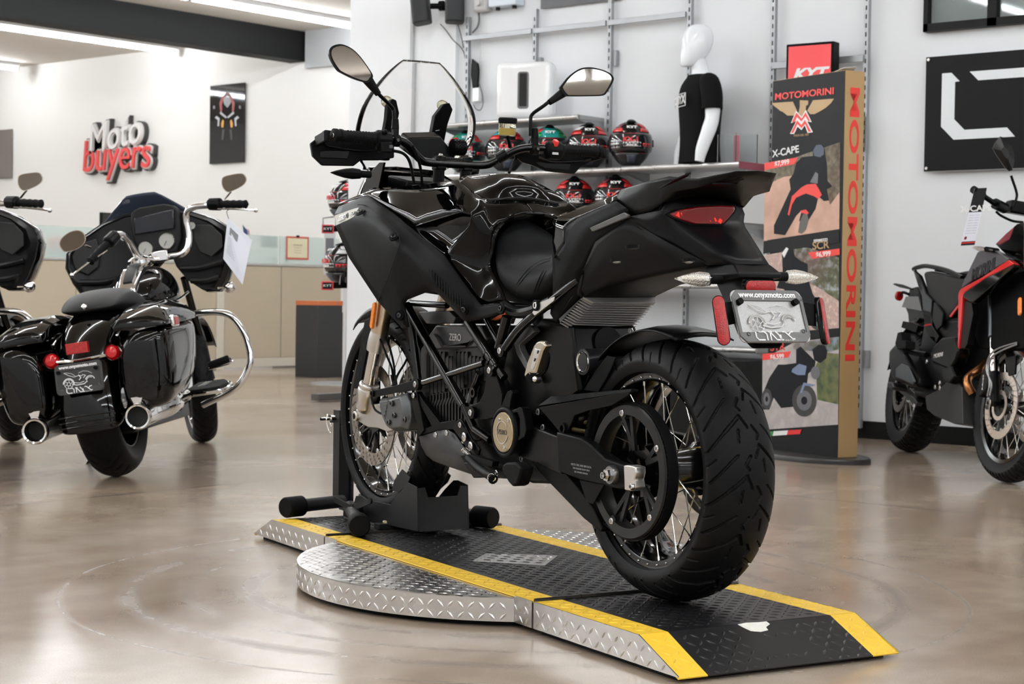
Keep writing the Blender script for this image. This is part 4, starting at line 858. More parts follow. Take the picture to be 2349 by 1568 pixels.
mb = MB(); mb.prism(PX([(u, v, -.129) for u, v in ((1289, 506), (1297, 497), (1312, 495), (1315, 500), (1300, 510), (1291, 512))]), (.01, 0, 0)); mb.mirror(); mb.build('strap_slot', M('slot_grey', (.05, .05, .05), .2), tl, bevel=.002)
mb = MB(); mb.loft([[(-w, y, b), (w, y, b), (w*.98, y, t-.012), (w*.7, y, t), (-w*.7, y, t), (-w*.98, y, t-.012)] for y, w, t, b in ((.33, .112, .985, .93), (.25, .112, 1.03, .93), (.1, .112, 1.055, .95), (-.08, .11, 1.07, 1.0))]); mb.build('passenger_seat', SEAT, B, bevel=.006)
# under tail
UT = {k: Vector(p) for k, p in dict(a=(-.135, .023, .997), b=(-.115, -.03, .96), c=(-.11, -.116, .936), d=(-.07, -.217, .887), e=(-.136, .11, .91), f=(-.105, .14, .842), g=(-.12, .268, .82), h=(-.10, .315, .79), i=(-.12, .363, .741), z1=(0, -.217, .887), z2=(0, .14, .838), z3=(0, .315, .79), z4=(0, .363, .741)).items()}; UT.update(q_=K(1365, 555, x=-.14), r_=K(1337, 620, x=-.135), s_=K(1337, 682, x=-.105))
surf('under_tray', M('matte_under_black', (.004, .004, .004), .5, spec=.12), UT, ['a c e', 'c d f e', 'd z1 z2 f', 'e f g', 'f h g', 'f z2 z3 h', 'g h i', 'h z3 z4 i', 'a e q_', 'e g r_ q_', 'g s_ r_'], tl, th=.004, cr=(1, .95), weld=True)
for u, v in ((1415, 597), (1580, 597), (1450, 567)):
    p = K(u, v, z=.902); p.z = .90; p = plane_pt(Ob, Rb@_ray(u, v), UT['d'], (UT['f']-UT['d']).cross(UT['z1']-UT['d'])); n = (UT['f']-UT['d']).cross(UT['z1']-UT['d']).normalized(); n = -n if n.z > 0 else n
    mb = MB(); mb.lathe([(.0001, .003), (.014, .003), (.015, -.004)], p, n, 20); q = mb.build('tray_boss', PLM, tl)
    if u != 1450: mb = MB(); bolt(mb, p+n*.003, n, .009, .003, 14); mb.build('tray_bolt', M('dull_bolt', (.35, .34, .32), .35, .9), q)
# finned heatsink
hs = part('heatsink'); HSM = M('fin_grey', (.32, .32, .32), .3, .35)
A_, B_, C_, D_ = K(1337, 680, x=-.105), K(1502, 680, x=.105), K(1448, 746, x=.105), K(1285, 740, x=-.12); nrm = Vector((0, -.55, -.83)).normalized()
mb = MB(); mb.prism([A_, B_, C_, D_], -nrm*.02); mb.build('fin_base', M('fin_base_dark', (.05, .05, .05), .4, .7), hs)
for i in range(13):
    t = i/12; l = A_.lerp(D_, t); r = B_.lerp(C_, t); hgt = .018; mb = MB(); tk = (D_-A_).normalized()*(.007 if i == 0 else .0028)
    mb.prism([l, l+Vector((.026, 0, 0))+nrm*hgt, r-Vector((.003, 0, 0))+nrm*hgt, r], tk); mb.build('fin', HSM, hs, bevel=.0006)
# rack plate
RK = M('rack_black', (.004, .004, .0038), .36, spec=.14, bump=.15, bscale=500)
RP = {k: Vector(p) for k, p in dict(t0=(-.12, .07, 1.068), t1=(-.13, -.05, 1.080), t2=(-.128, -.14, 1.089), t3=(-.104, -.226, 1.079), t4=(-.057, -.30, 1.096), z4=(0, -.314, 1.098), z0=(0, .07, 1.075),
      u0=(-.13, .087, 1.040), u1=(-.131, -.045, 1.060), u2=(-.124, -.13, 1.054), u3=(-.103, -.217, 1.060), u4=(-.053, -.29, 1.084), zu4=(0, -.302, 1.089),
      w0=(-.128, .03, 1.0), w1=(-.124, -.06, 1.012), w2=(-.118, -.105, 1.030), zw2=(0, -.115, 1.046)).items()}
surf('rack_plate', RK, RP, ['t0 t1 t2 t3 t4 z4 z0', 't0 u0 u1 t1', 't1 u1 u2 t2', 't2 u2 u3 t3', 't3 u3 u4 t4', 't4 u4 zu4 z4', 'u0 w0 w1 u1', 'u1 w1 w2 u2', 'u2 w2 zw2 zu4 u4 u3'], tl, th=.004, cr=(1, .95), weld=True)
for pts in (((1548, 411), (1584, 397), (1577, 404), (1553, 415), (1512, 432)), ((1634, 421), (1690, 421), (1695, 414), (1706, 411), (1692, 424), (1640, 424))):
    pr_ = [plane_pt(Ob, Rb@_ray(u, v), RP['u3'], (RP['w2']-RP['u3']).cross(Vector((1, 0, 0)))) for u, v in pts]
    mb = MB(); mb.prism([p+Vector((0, 0, -.001)) for p in pr_], (0, 0, .003)); mb.build('rack_opening', PLM, tl)
# rear cowl with lamp, hanger
HG = {k: Vector(p) for k, p in dict(a=(-.135, .023, 1.0), b=(-.122, -.10, 1.012), c=(-.10, -.122, .989), d=(-.05, -.289, .888), e=(-.07, -.217, .885), f=(-.128, -.02, .972), zb=(0, -.135, 1.042), zc=(0, -.150, .985), zd=(0, -.296, .889), z5=(0, -.20, .955), m=(-.02, -.22, .94), bb=(-.105, -.105, 1.036)).items()}
surf('rear_cowl', M('cowl_black', (.004, .0042, .005), .36, spec=.12, bump=.1, bscale=500), HG, ['a b c d e f', 'b bb zb zc c', 'c zc m d', 'zc z5 m', 'm z5 zd d'], tl, th=.003, cr=(1, .9), weld=True)
RED = M('red_lens', (.15, .001, .003), .08, spec=.6, emit=(1, .0, .01), est=.015, rvar=.0)
lampP = [(1535, 490), (1560, 481), (1600, 474), (1650, 471), (1685, 472), (1687, 479), (1682, 488), (1662, 511), (1655, 514), (1590, 513), (1583, 511), (1545, 497)]
def tail_y(u, v, off): return K(u, v, y=-.128+off)
LXm = [(u, v, -.11+.22*(u-1535)/152) for u, v in lampP]
ptsL = [KS(u, v, lambda x, z: -.168+4.2*x*x+.1*(1.0-z)) for u, v, x in LXm]
lp = part('tail_lamp'); mb = MB(); cxx = sum(ptsL, V(0, 0, 0))/len(ptsL)
mb.loft([[p+Vector((0, .03, 0)) for p in ptsL], ptsL, [p+(cxx-p)*.12+Vector((0, -.006, -.002)) for p in ptsL]]); mb.build('lamp_lens', RED, lp, bevel=.002)
mb = MB(); bz = [p+(p-cxx)*.07+Vector((0, .003, -.001)) for p in ptsL]; mb.loft([[p+Vector((0, .03, 0)) for p in bz], bz]); mb.build('lamp_bezel', PLM, lp)
RED2 = M('red_reflex', (.32, .003, .004), .15, spec=.6, emit=(1, .03, .02), est=.03, var=.6, vscale=90, bump=1., bscale=400)
for i in range(11):
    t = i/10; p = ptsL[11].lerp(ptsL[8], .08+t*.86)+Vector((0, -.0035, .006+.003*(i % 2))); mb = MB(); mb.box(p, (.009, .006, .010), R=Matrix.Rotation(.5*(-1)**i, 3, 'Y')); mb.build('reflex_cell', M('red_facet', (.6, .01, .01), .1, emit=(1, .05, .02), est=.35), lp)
# hanger block, plate, reflectors
BK = {k: Vector(p) for k, p in dict(a=(-.05, -.289, .888), b=(.05, -.276, .890), c=(.062, -.317, .868), d=(-.06, -.318, .856)).items()}
mb = MB(); mb.loft([[(-.06, -.20, .885), (-.052, -.289, .889), (.052, -.289, .889), (.06, -.20, .885)], [(-.075, -.2, .86), (-.062, -.32, .868), (.062, -.32, .868), (.075, -.2, .86)], [(-.07, -.22, .845), (-.06, -.32, .857), (.06, -.32, .857), (.07, -.22, .845)]]); mb.build('hanger_block', M('cowl_black'), tl, bevel=.003)
mb = MB(); mb.loft([[(-.05, -.21, .86), (.05, -.21, .86), (.045, -.31, .86), (-.045, -.31, .86)], [(-.05, -.25, .81), (.05, -.25, .81), (.05, -.325, .81), (-.05, -.325, .81)], [(-.06, -.32, .73), (.06, -.32, .73), (.06, -.345, .73), (-.06, -.345, .73)], [(-.035, -.34, .70), (.035, -.34, .70), (.035, -.352, .70), (-.035, -.352, .70)]]); mb.build('plate_holder', PLM, tl, bevel=.002)
mb = MB(); c0, c1_ = K(1712, 657, x=-.035), K(1764, 657, x=.035); mb.ring_path([c0+V(-.002, -.004, 0), c1_+V(.002, -.004, 0)], [.0145, .0145], 20, flat=.5, up=(0, 0, 1)); 
def capsule(a, b, r, th, nrm, n=12):
    a, b, nrm = V(a), V(b), V(nrm).normalized(); d = (b-a).normalized(); w = d.cross(nrm).normalized(); P = [b+(d*sin(t)+w*cos(t))*r for t in [pi*i/n for i in range(n+1)]]+[a-(d*sin(t)+w*cos(t))*r for t in [pi*i/n for i in range(n+1)]]
    m = MB(); c = (a+b)/2; m.loft([[p for p in P], [p+nrm*th*.75 for p in P], [c+(p-c)*.94+nrm*th for p in P]]); return m
NB = Vector((0, -1, -.05))
rf = capsule(K(1717, 657, x=-.032)+V(0, .004, 0), K(1765, 657, x=.034)+V(0, .004, 0), .0165, .010, NB).build('reflector_housing', PLM, tl)
capsule(K(1717, 657, x=-.032)+V(0, -.005, 0), K(1765, 657, x=.034)+V(0, -.005, 0), .0135, .004, NB).build('rear_reflector', RED2, tl)
for s in (-1, 1):
    a, b = Vector((s*.137, -.35, .803)), Vector((s*.137, -.372, .722)); nn_ = Vector((s*.55, -.8, 0))
    capsule(a, b, .0145, .014, nn_).build('side_reflector_housing', GLO, tl, bevel=.002); capsule(a+nn_.normalized()*.013, b+nn_.normalized()*.013, .0125, .004, nn_).build('side_reflector', RED2, tl)
    mb = MB(); mb.loft([[(s*.09, -.33, .805), (s*.09, -.335, .755), (s*.13, -.352, .75), (s*.13, -.347, .80)], [(s*.09, -.345, .805), (s*.09, -.35, .755), (s*.13, -.362, .75), (s*.13, -.358, .80)]]); mb.build('reflector_arm', PLM, tl)
# number plate: display plate and dealer frame
PO = Vector((0, -.3345, .828)); PD = Vector((0, -.040, -.100)).normalized(); PXd = Vector((1, 0, 0)); PN = PXd.cross(-PD)   # points back
if PN.y > 0: PN = -PN
np_ = thing('dealer_number_plate', 'small dealer plate in a grey frame reading ONYX, on the tail of the motorcycle', 'number plate', (0, 0, 0), rad(BR))
def rrect(w, h, r, n=6):
    P = []
    for cx_, cy_, a0 in ((w/2-r, -r, 0), (-w/2+r, -r, 90), (-w/2+r, -h+r, 180), (w/2-r, -h+r, 270)):
        for i in range(n+1): a = rad(a0+90*i/n); P.append((cx_+r*cos(a), cy_+r*sin(a)))
    return P
def pp_(x, d, o=0): return PO+PXd*x+PD*(-d)+PN*o
def plate_set(parent, pf, dark):
    W_, H_ = .198, .124; outer = rrect(W_, H_, .016)
    mb = MB(); inner = [(-.078, -.022), (.078, -.022), (.086, -.036), (.086, -.088), (.076, -.10), (-.076, -.10), (-.086, -.088), (-.086, -.036)]
    o_ = outer; mb.prism([pf(x, y, .001) for x, y in o_], pf(0, 0, .003)-pf(0, 0, 0)); mb.build('plate_sheet', M('etched_grey' if not dark else 'plate_dark', (.33, .33, .33) if not dark else (.03, .03, .03), .3, .3, var=.5, vscale=700), parent)
    fr_m = M('frame_grey', (.10, .10, .10), .35, spec=.5) if not dark else M('frame_dark', (.03, .03, .03), .35)
    for nm, q in (('frame_top', [(-.099, -.016), (-.083, 0), (.083, 0), (.099, -.016), (.099, -.026), (-.099, -.026)]), ('frame_bottom', [(-.099, -.1), (.099, -.1), (.099, -.108), (.083, -.124), (-.083, -.124), (-.099, -.108)]), ('frame_side', [(-.099, -.02), (-.09, -.02), (-.09, -.105), (-.099, -.105)]), ('frame_side', [(.09, -.02), (.099, -.02), (.099, -.105), (.09, -.105)])):
        mb = MB(); mb.prism([pf(x, y, .004) for x, y in q], pf(0, 0, .003)-pf(0, 0, 0)); mb.build(nm, fr_m, parent, bevel=.001)
    WH = M('white_letter', (.85, .85, .85), .5); X_ = pf(1, 0)-pf(0, 0); Y_ = pf(0, 1)-pf(0, 0)
    text('web_lettering', 'www.onyxmoto.com', .0185, WH, parent, pf(0, -.0125, .0078), X_, Y_, bold=.0006)
    # ONYX in angular strokes
    def stroke(P, w=.0032):
        for a, b in zip(P[:-1], P[1:]):
            d = Vector((b[0]-a[0], b[1]-a[1])); d.normalize(); nx, ny = -d.y*w/2, d.x*w/2; e = d*w*.35
            m.prism([pf(a[0]-e.x+nx, a[1]-e.y+ny, .0075), pf(a[0]-e.x-nx, a[1]-e.y-ny, .0075), pf(b[0]+e.x-nx, b[1]+e.y-ny, .0075), pf(b[0]+e.x+nx, b[1]+e.y+ny, .0075)], pf(0, 0, .0008)-pf(0, 0, 0))
    for nm, Ps in (('letter_O', (((-.056, -.1), (-.056, -.113), (-.050, -.119), (-.034, -.119)), ((-.046, -.1), (-.032, -.1), (-.026, -.106), (-.026, -.119)))), ('letter_N', (((-.020, -.1), (-.012, -.1)), ((-.016, -.119), (-.016, -.1), (.0, -.119), (.008, -.119)))), ('letter_Y', (((.000, -.1), (.008, -.108), (.012, -.119), (.018, -.119)), ((.012, -.119), (.012, -.108)))), ('letter_X', (((.020, -.1), (.026, -.1), (.044, -.117), (.05, -.117)), ((.048, -.1), (.042, -.1), (.034, -.108))))):
        m = MB(); [stroke(P) for P in Ps]; m.build(nm, WH, parent)
    text('small_lettering', 'MOTO', .006, WH, parent, pf(.034, -.1205, .0078), X_, Y_, space=1.6)
    # motorcycle drawing on the sheet
    m = MB()
    def arc(cx_, cy_, r, a0, a1, w, n=14): 
        P = [(cx_+r*cos(rad(a0+(a1-a0)*i/n)), cy_+r*sin(rad(a0+(a1-a0)*i/n))) for i in range(n+1)]; stroke(P, w)
    arc(-.045, -.082, .018, 0, 360, .0015); arc(-.045, -.082, .022, 0, 170, .005); arc(-.045, -.082, .007, 0, 360, .002)
    for i in range(6): a = rad(60*i); stroke([(-.045+.007*cos(a), -.082+.007*sin(a)), (-.045+.017*cos(a+.4), -.082+.017*sin(a+.4))], .0018)
    arc(.045, -.078, .019, 20, 160, .004); arc(.045, -.078, .014, 60, 200, .003); stroke([(-.03, -.085), (-.01, -.09), (.02, -.088), (.03, -.08)], .003); stroke([(-.025, -.078), (0, -.083), (.02, -.078)], .002)
    stroke([(-.06, -.035), (-.04, -.048), (-.02, -.056), (0, -.052), (.015, -.055)], .0018); stroke([(-.055, -.034), (-.03, -.04), (-.015, -.052)], .0012); stroke([(0, -.05), (.008, -.062), (.0, -.07)], .003); stroke([(.015, -.05), (.028, -.055), (.018, -.064)], .002)
    stroke([(0, -.042), (.02, -.036), (.04, -.04), (.055, -.05)], .0012)
    m.build('motorcycle_drawing', WH if dark else M('white_etch', (.6, .6, .58), .4), parent)
    for x, y in ((-.075, -.105), (.08, -.098)): m = MB(); bolt(m, pf(x, y, .007), pf(0, 0, 1)-pf(0, 0, 0), .005, .002, 12); m.build('plate_screw', M('dark_bolt'), parent)
    for x, y in ((-.083, -.03), (.073, -.03)): m = MB(); m.cyl(pf(x, y, .004), pf(x, y, .016), .0075, n=14); m.build('screw_cap', PLA, parent)
plate_set(np_, pp_, False)
# indicators
def indicator(x0, x1, y, z, s, parent, mat, glass=True):
    o = part('indicator', parent); L_ = abs(x1-x0); n = 9; rings = []; rows_ = [(0, .4, .4), (.06, .85, .8), (.30, 1, 1), (.55, .82, .85), (.8, .45, .6), (.96, .14, .3), (1, .03, .15)]
    rings = [[(x0+(x1-x0)*t, y+.014*b*cos(a), z+.017*h*sin(a)*(1.0 if sin(a) > 0 else 1.05)) for a in [2*pi*i/n+.2 for i in range(n)]] for t, h, b in rows_]
    mb = MB(); mb.loft(rings); mb.build('lens' if glass else 'housing', mat, o, bevel=.001)
    if glass:
        mb = MB(); mb.loft([[(p[0], y+.006+(p[1]-y)*.6, z+(p[2]-z)*.8) for p in r] for r in rings[1:6]]); mb.build('reflector_bowl', M('bowl_silver', (.9, .88, .84), .12, 1., bump=1., bscale=350), o)
        for i in range(6):
            mb = MB(); t = .2+.11*i; mb.ball((x0+(x1-x0)*t, y-.004, z+.002), .0036, 8, 6); mb.build('led', M('led_clear', (.9, .88, .8), .1, emit=(1, .95, .85), est=.3), o)
    mb = MB(); mb.cyl((x0-(x1-x0)*.28, y+.003, z), (x0+(x1-x0)*.04, y, z), .011, n=14); mb.build('stalk', RUB, o)
indicator(-.098, -.197, -.270, .853, -1, tl, GLS); indicator(.098, .197, -.285, .862, 1, tl, GLS)
for s in (-1, 1): indicator(s*.215, s*.318, 1.34, 1.165, s, B, PLA, glass=False)
# ---- handlebar
hb = part('handlebar')
bl = [(-.30, 1.055, 1.247), (-.25, 1.075, 1.25), (-.215, 1.09, 1.25), (-.185, 1.105, 1.243), (-.155, 1.125, 1.226), (-.125, 1.14, 1.206), (-.10, 1.15, 1.197), (-.05, 1.155, 1.195)]
bar = [Vector(p) for p in bl]+[Vector((0, 1.155, 1.195))]+[Vector((-p[0], p[1], p[2])) for p in bl[::-1]]
mb = MB(); mb.tube(bar, .0125, 16, k=5); mb.build('bar_tube', FRM, hb)
zb = 1.195
for s in (-1, 1):
    e0, e1 = Vector((s*.312, 1.052, 1.247)), Vector((s*.45, 1.038, 1.247)); d = (e1-e0).normalized()
    g_ = part('grip', hb); mb = MB(); mb.lathe([(.0165, -.01), (.019, 0), (.017, .004), (.0165, .10), (.019, .105), (.0195, .112), (.016, .115), (.016, .12), (.0195, .122), (.0195, .132), (.0165, .134), (.0001, .134)], e0, d, 28)
    for i in range(9):
        for j in range(6): a = 2*pi*j/6; u_, w_ = perp(d); mb.box(e0+d*(.012+.0098*i)+(u_*cos(a)+w_*sin(a))*.0163, (.004, .004, .004), R=Matrix.Rotation(a, 3, 'X'))
    mb.build('grip_rubber', RUB, g_); mb = MB(); mb.lathe([(.0001, .1355), (.005, .1355), (.006, .134)], e0, d, 14); mb.build('end_screw', STL, g_)
    swh = part('switch_housing', hb); c = e0-d*.025; mb = MB(); mb.loft([[c+d*t+Vector((0, r*cos(a)*1.05, r*sin(a)*1.15-.003)) for a in [2*pi*i/10 for i in range(10)]] for t, r in ((-.03, .014), (-.024, .024), (.014, .025), (.022, .019))]); mb.build('switch_body', PLA, swh, bevel=.002)
    if s < 0:
        mb = MB(); mb.box(c+Vector((.0, -.02, -.026)), (.036, .03, .03)); mb.build('switch_lower', PLA, swh, bevel=.004)
        mb = MB(); mb.box(c+Vector((.012, -.036, -.024)), (.012, .004, .01)); mb.build('horn_button', M('button_dark', (.03, .03, .03), .3), swh, bevel=.001); mb = MB(); mb.ring_path([c+Vector((-.006, -.022, .018)), c+Vector((.004, -.022, .018))], [.007, .007], 12); mb.build('toggle', PLA, swh)
        text('button_symbol', '⏷', .008, M('white_letter'), swh, c+Vector((.012, -.0382, -.024)), (1, 0, 0), (0, 0, 1)) if False else None
    else:
        mb = MB(); mb.box(c+Vector((-.008, -.018, .018)), (.012, .018, .018), R=Matrix.Rotation(.5, 3, 'X')); mb.build('kill_switch', M('red_switch', (.75, .03, .02), .4), swh, bevel=.002, label='red kill switch')
        mb = MB(); mb.box(c+Vector((-.012, -.0245, -.014)), (.02, .003, .007)); mb.build('start_label', M('label_grey', (.5, .5, .5), .4), swh)
    # mirror stalk mount
    mm = part('mirror_mount', hb); m0 = e0-d*.08+V(0, .02, 0); mb = MB(); mb.cyl(m0+d*.009, m0-d*.012, .018, n=16); mb.box(m0+Vector((0, -.0, .022)), (.016, .02, .044)); mb.cyl(m0+Vector((0, 0, .032)), m0+Vector((0, 0, .062)), .0115, .0095, n=16); mb.build('mount_clamp', PLA, mm, bevel=.002)
    mb = MB(); bolt(mb, m0+Vector((0, -.0195, .0)), (0, -1, 0), .005, .003, 10); mb.build('clamp_bolt', M('dark_bolt'), mm)
# mirrors
GLASS_M = M('mirror_glass', (.27, .25, .23), .015, 1., rvar=.0)
mr_l = [(755, 121), (759, 108), (774, 101.5), (790, 102.5), (810, 113), (828, 131), (848, 159), (856, 174), (852, 182), (843, 190), (815, 182), (784, 167), (774, 159), (761, 139)]
mr_r = [(1284.7, 203.8), (1287.5, 195.4), (1307, 173), (1329.6, 157.5), (1352, 154), (1374.5, 157.5), (1397, 166), (1407, 176), (1406.8, 187), (1394, 209.5), (1383, 219.3), (1346.5, 221), (1307, 221.2), (1296, 219.3)]
for s, mp_, st_, neck in ((-1, mr_l, [(904, 302), (904, 262), (899, 246), (872, 219), (858, 203)], ((868, 216), (842, 181))), (1, mr_r, [(1217, 312), (1217, 280), (1221, 262), (1248, 242), (1270, 224)], ((1260, 235), (1300, 207)))):
    mi = part('mirror', hb); yy = 1.035; P = closed_smooth([KS(u, v, lambda x, z: yy+(z-1.45)*.16) for u, v in mp_], 4); c = sum(P, V(0, 0, 0))/len(P)
    mb = MB(); mb.loft([[c+(p-c)*.5+V(0, .032, 0) for p in P], [c+(p-c)*.93+V(0, .018, 0) for p in P], P, [c+(p-c)*.93 for p in P]]); mb.build('mirror_shell', PLA, mi, bevel=.002, ang=60)
    mb = MB(); mb.loft([[c+(p-c)*.9+V(0, .001, 0) for p in P], [c+(p-c)*.9+V(0, -.0015, 0) for p in P]]); mb.build('glass', GLASS_M, mi)
    mb = MB(); mb.tube([K(u, v, y=yy+.015 if i > 2 else 1.08) for i, (u, v) in enumerate(st_)], .0055, 12); mb.build('mirror_stalk', PLM, mi); mb = MB(); mb.cyl(K(*neck[0], y=yy+.01), K(*neck[1], y=yy+.01), .009, .0155, n=16); mb.build('stalk_boot', RUB, mi)
# clamps, cables, reservoir
mb = MB(); mb.box((-.045, 1.165, zb+.001), (.034, .036, .042)); mb.box((.045, 1.165, zb+.001), (.034, .036, .042)); mb.box((0, 1.165, zb+.013), (.08, .028, .012)); mb.build('bar_clamp', PLM, hb, bevel=.005)
for x in (-.05, .05):
    for y in (1.153,): mb = MB(); bolt(mb, (x, y-.006, zb+.022), (0, -.5, 1), .007, .005, 12); mb.build('clamp_bolt', STL, hb)
for x in (-.045, .045): mb = MB(); mb.cyl((x, 1.17, zb-.07), (x, 1.165, zb-.01), .017, n=18); mb.build('bar_riser', PLM, hb)
mb = MB(); mb.prism([(-.09, 1.1, zb-.085), (.09, 1.1, zb-.085), (.12, 1.2, zb-.085), (.05, 1.25, zb-.085), (-.05, 1.25, zb-.085), (-.12, 1.2, zb-.085)], (0, 0, .02)); mb.build('top_clamp', PLM, hb, bevel=.004)
for pts in (((1168, 396, .12), (1180, 368, .19), (1195, 350, .23)), ((945, 333, -.2), (958, 360, -.17), (966, 395, -.14), (968, 425, -.12)), ((900, 345, -.26), (925, 352, -.22), (940, 372, -.19), (950, 420, -.16))): mb = MB(); mb.tube(PX(pts), .0045, 8); mb.build('cable', RUB, hb)
rs = part('brake_reservoir', hb); RC = K(1163, 298, x=.20); RS_ = 1.28; 
mb = MB(); mb.lathe([(a*RS_, b*1.1) for a, b in [(.0001, 0), (.019, 0), (.0205, .004), (.0205, .034), (.019, .036)]], RC+V(0, 0, -.018), (0, -.08, 1), 24); mb.build('fluid_bowl', M('clear_bowl', (.85, .8, .6), .05, trans=.92, ior=1.4), rs)
mb = MB(); mb.lathe([(a*RS_, b*1.1) for a, b in [(.0001, .002), (.0175, .002), (.018, .02), (.0001, .02)]], RC+V(0, 0, -.017), (0, -.08, 1), 20); mb.build('brake_fluid', M('fluid_yellow', (.75, .55, .06), .2, spec=.6), rs)
mb = MB(); mb.lathe([(a*RS_, b*1.1) for a, b in [(.0001, .034), (.021, .034), (.0225, .036), (.0225, .047), (.020, .05), (.0001, .05)]], RC+V(0, 0, -.018), (0, -.08, 1), 20); mb.build('cap', RUB, rs)
mb = MB(); mb.tube([RC+V(0, 0, -.018), RC+V(.006, 0, -.03), RC+V(.015, .005, -.052)], .006, 8); mb.build('bowl_stem', PLM, rs)
mb = MB(); mb.cyl((.135, 1.135, 1.215), (.16, 1.122, 1.232), .017, n=18); mb.build('cable_guide', PLM, hb)
# hand guards
for s, o_, in_ in ((-1, [(713, 328), (727, 317), (746, 297), (774, 301), (800, 304), (868, 312), (905, 330), (905, 362), (868, 368), (828, 368), (812, 381), (741, 380), (718, 358)], [(736, 346), (803, 345), (798, 365), (733, 362)]),
                   (1, [(1178, 353), (1190, 345), (1240, 352), (1300, 350), (1345, 345), (1384, 345), (1380, 357), (1332, 384), (1318, 399), (1257, 393), (1220, 378), (1200, 372)], [(1226, 372), (1310, 374), (1306, 391), (1250, 386)])):
    hg_ = part('hand_guard', hb); yy = 1.125; P = [K(u, v, y=yy) for u, v in o_]; c = sum(P, V(0, 0, 0))/len(P)
    mb = MB(); mb.loft([P, [c+(p-c)*.97+V(0, .02, 0) for p in P], [c+(p-c)*.7+V(0, .034, 0) for p in P]]); mb.build('guard_shell', PLA, hg_, bevel=.003)
    Q = [K(u, v, y=yy-.002) for u, v in in_]; mb = MB(); mb.prism(Q, (0, .004, 0)); mb.build('guard_inset', GLO, hg_, bevel=.002)
    mb = MB(); e = Vector((s*.462, 1.045, 1.245)); f_ = Vector((s*.455, 1.13, 1.235)); mb.beam(e, f_, .012, .03); mb.build('guard_end', PLA, hg_, bevel=.003)
    mb = MB(); mb.tube([Vector((s*.25, 1.09, 1.225)), Vector((s*.32, 1.12, 1.215)), Vector((s*.42, 1.12, 1.222)), Vector((s*.447, 1.10, 1.228))], .005, 10, flat=.6); mb.build('lever', PLM, hg_)
# ---- windscreen, cockpit
wf = lambda x, z: 1.385+.42*(1.52-z)-1.6*x*x
ws = part('windscreen'); WG = M('clear_acrylic', (1, 1, 1), .0, trans=1., ior=1.45, spec=.5, rvar=0)
wo = [(849, 302), (848, 264), (853, 243), (873, 207), (894, 174), (919, 148), (935, 141.5), (958, 141), (981, 141.5), (1030, 148), (1052, 174), (1077, 219), (1068, 244), (1051, 281), (1035, 318)]
O3 = [KS(u, v, wf) for u, v in wo]
# symmetric outline from left/right halves
half = [(.062, 1.522), (.085, 1.505), (.125, 1.468), (.165, 1.42), (.192, 1.375), (.203, 1.33), (.200, 1.285), (.17, 1.225), (.14, 1.20)]
HX = [(O3[6].x, O3[6].z)]
half = [(p.x, p.y) for p in smooth_path([V(a, b, 0) for a, b in half], 4)]; rows_ = 44; mb = MB(); zmin, zmax = 1.19, 1.524
def wid(z):
    for (a, za), (b, zb_) in zip(half[:-1], half[1:]):
        if zb_ <= z <= za: return a+(b-a)*(za-z)/(za-zb_)
    return half[0][0] if z > half[0][1] else half[-1][0]
rings = []
for i in range(rows_+1):
    z = zmax-(zmax-zmin)*i/rows_; w = wid(z); rings.append([Vector((x, wf(x, z), z-(.002*(x/.06)**2 if i == 0 else 0))) for x in [w*(j/10-1) for j in range(21)]])
mb.loft(rings, caps=False, closed=False); mb.build('screen', WG, ws, solid=.0035, ang=80)
edge = [r[0] for r in rings[::-1]]+rings[0][1:-1]+[r[-1] for r in rings]
mb = MB(); mb.tube(edge, .0014, 6, k=1, caps=True); mb.build('screen_edge', M('edge_smoke', (.06, .06, .065), .08, spec=.8), ws)
for s in (-1, 1):
    bz_ = [(.105, 1.345), (.075, 1.335), (.066, 1.30), (.085, 1.20)]
    pp2 = [(-.112, 1.382), (-.098, 1.402), (-.082, 1.398), (-.062, 1.362), (-.064, 1.22), (-.106, 1.22), (-.106, 1.34)]
    mb = MB(); mb.prism([Vector((s*-x, wf(x, z)-.045, z)) for x, z in pp2], (0, .026, 0)); mb.build('screen_bracket', PLA, ws, bevel=.003)
    mb = MB(); mb.lathe([(.0001, -.006), (.017, -.006), (.021, -.002), (.021, .002), (.017, .006), (.0001, .006)], Vector((s*.097, wf(.097, 1.395)-.006, 1.395)), (0, -1, .4), 20); mb.build('screen_knob', M('clear_bowl'), ws)
    for i in range(4): mb = MB(); z = 1.25+.022*i; mb.beam(Vector((s*.07, wf(.08, z)-.047, z)), Vector((s*.1, wf(.08, z)-.047, z+.008)), .002, .002); mb.build('bracket_rib', M('rib_grey', (.2, .2, .2), .4), ws)
ck = part('cockpit'); P = [K(u, v, y=1.27) for u, v in ((938, 316), (1012, 314), (1045, 358), (1040, 372), (960, 372), (925, 345))]
mb = MB(); mb.prism(P, (0, .05, .02)); mb.build('display_hood', PLM, ck, bevel=.004)
mb = MB(); mb.loft([[(-.09, 1.3, 1.13), (.09, 1.3, 1.13), (.08, 1.3, 1.15), (-.08, 1.3, 1.15)], [(-.09, 1.42, 1.05), (.09, 1.42, 1.05), (.1, 1.4, 1.17), (-.1, 1.4, 1.17)]]); mb.build('cockpit_panel', PLM, ck, bevel=.005)
mb = MB(); kc = K(1050, 338, y=1.26); mb.cyl(kc+V(-.02, 0, 0), kc+V(.022, 0, 0), .023, n=26)
for i in range(20):
    for j in range(7): a = 2*pi*(i+.5*(j % 2))/20; mb.box(kc+V(-.016+.0055*j, .0235*cos(a), .0235*sin(a)), (.004, .003, .005), R=Matrix.Rotation(a, 3, 'X'))
mb.build('power_knob', PLM, ck)
side_prism('nose_strut', ((829, 444), (843, 400), (858, 385), (870, 372), (880, 372), (868, 432), (845, 446)), -.165, .008, GLO, ck)
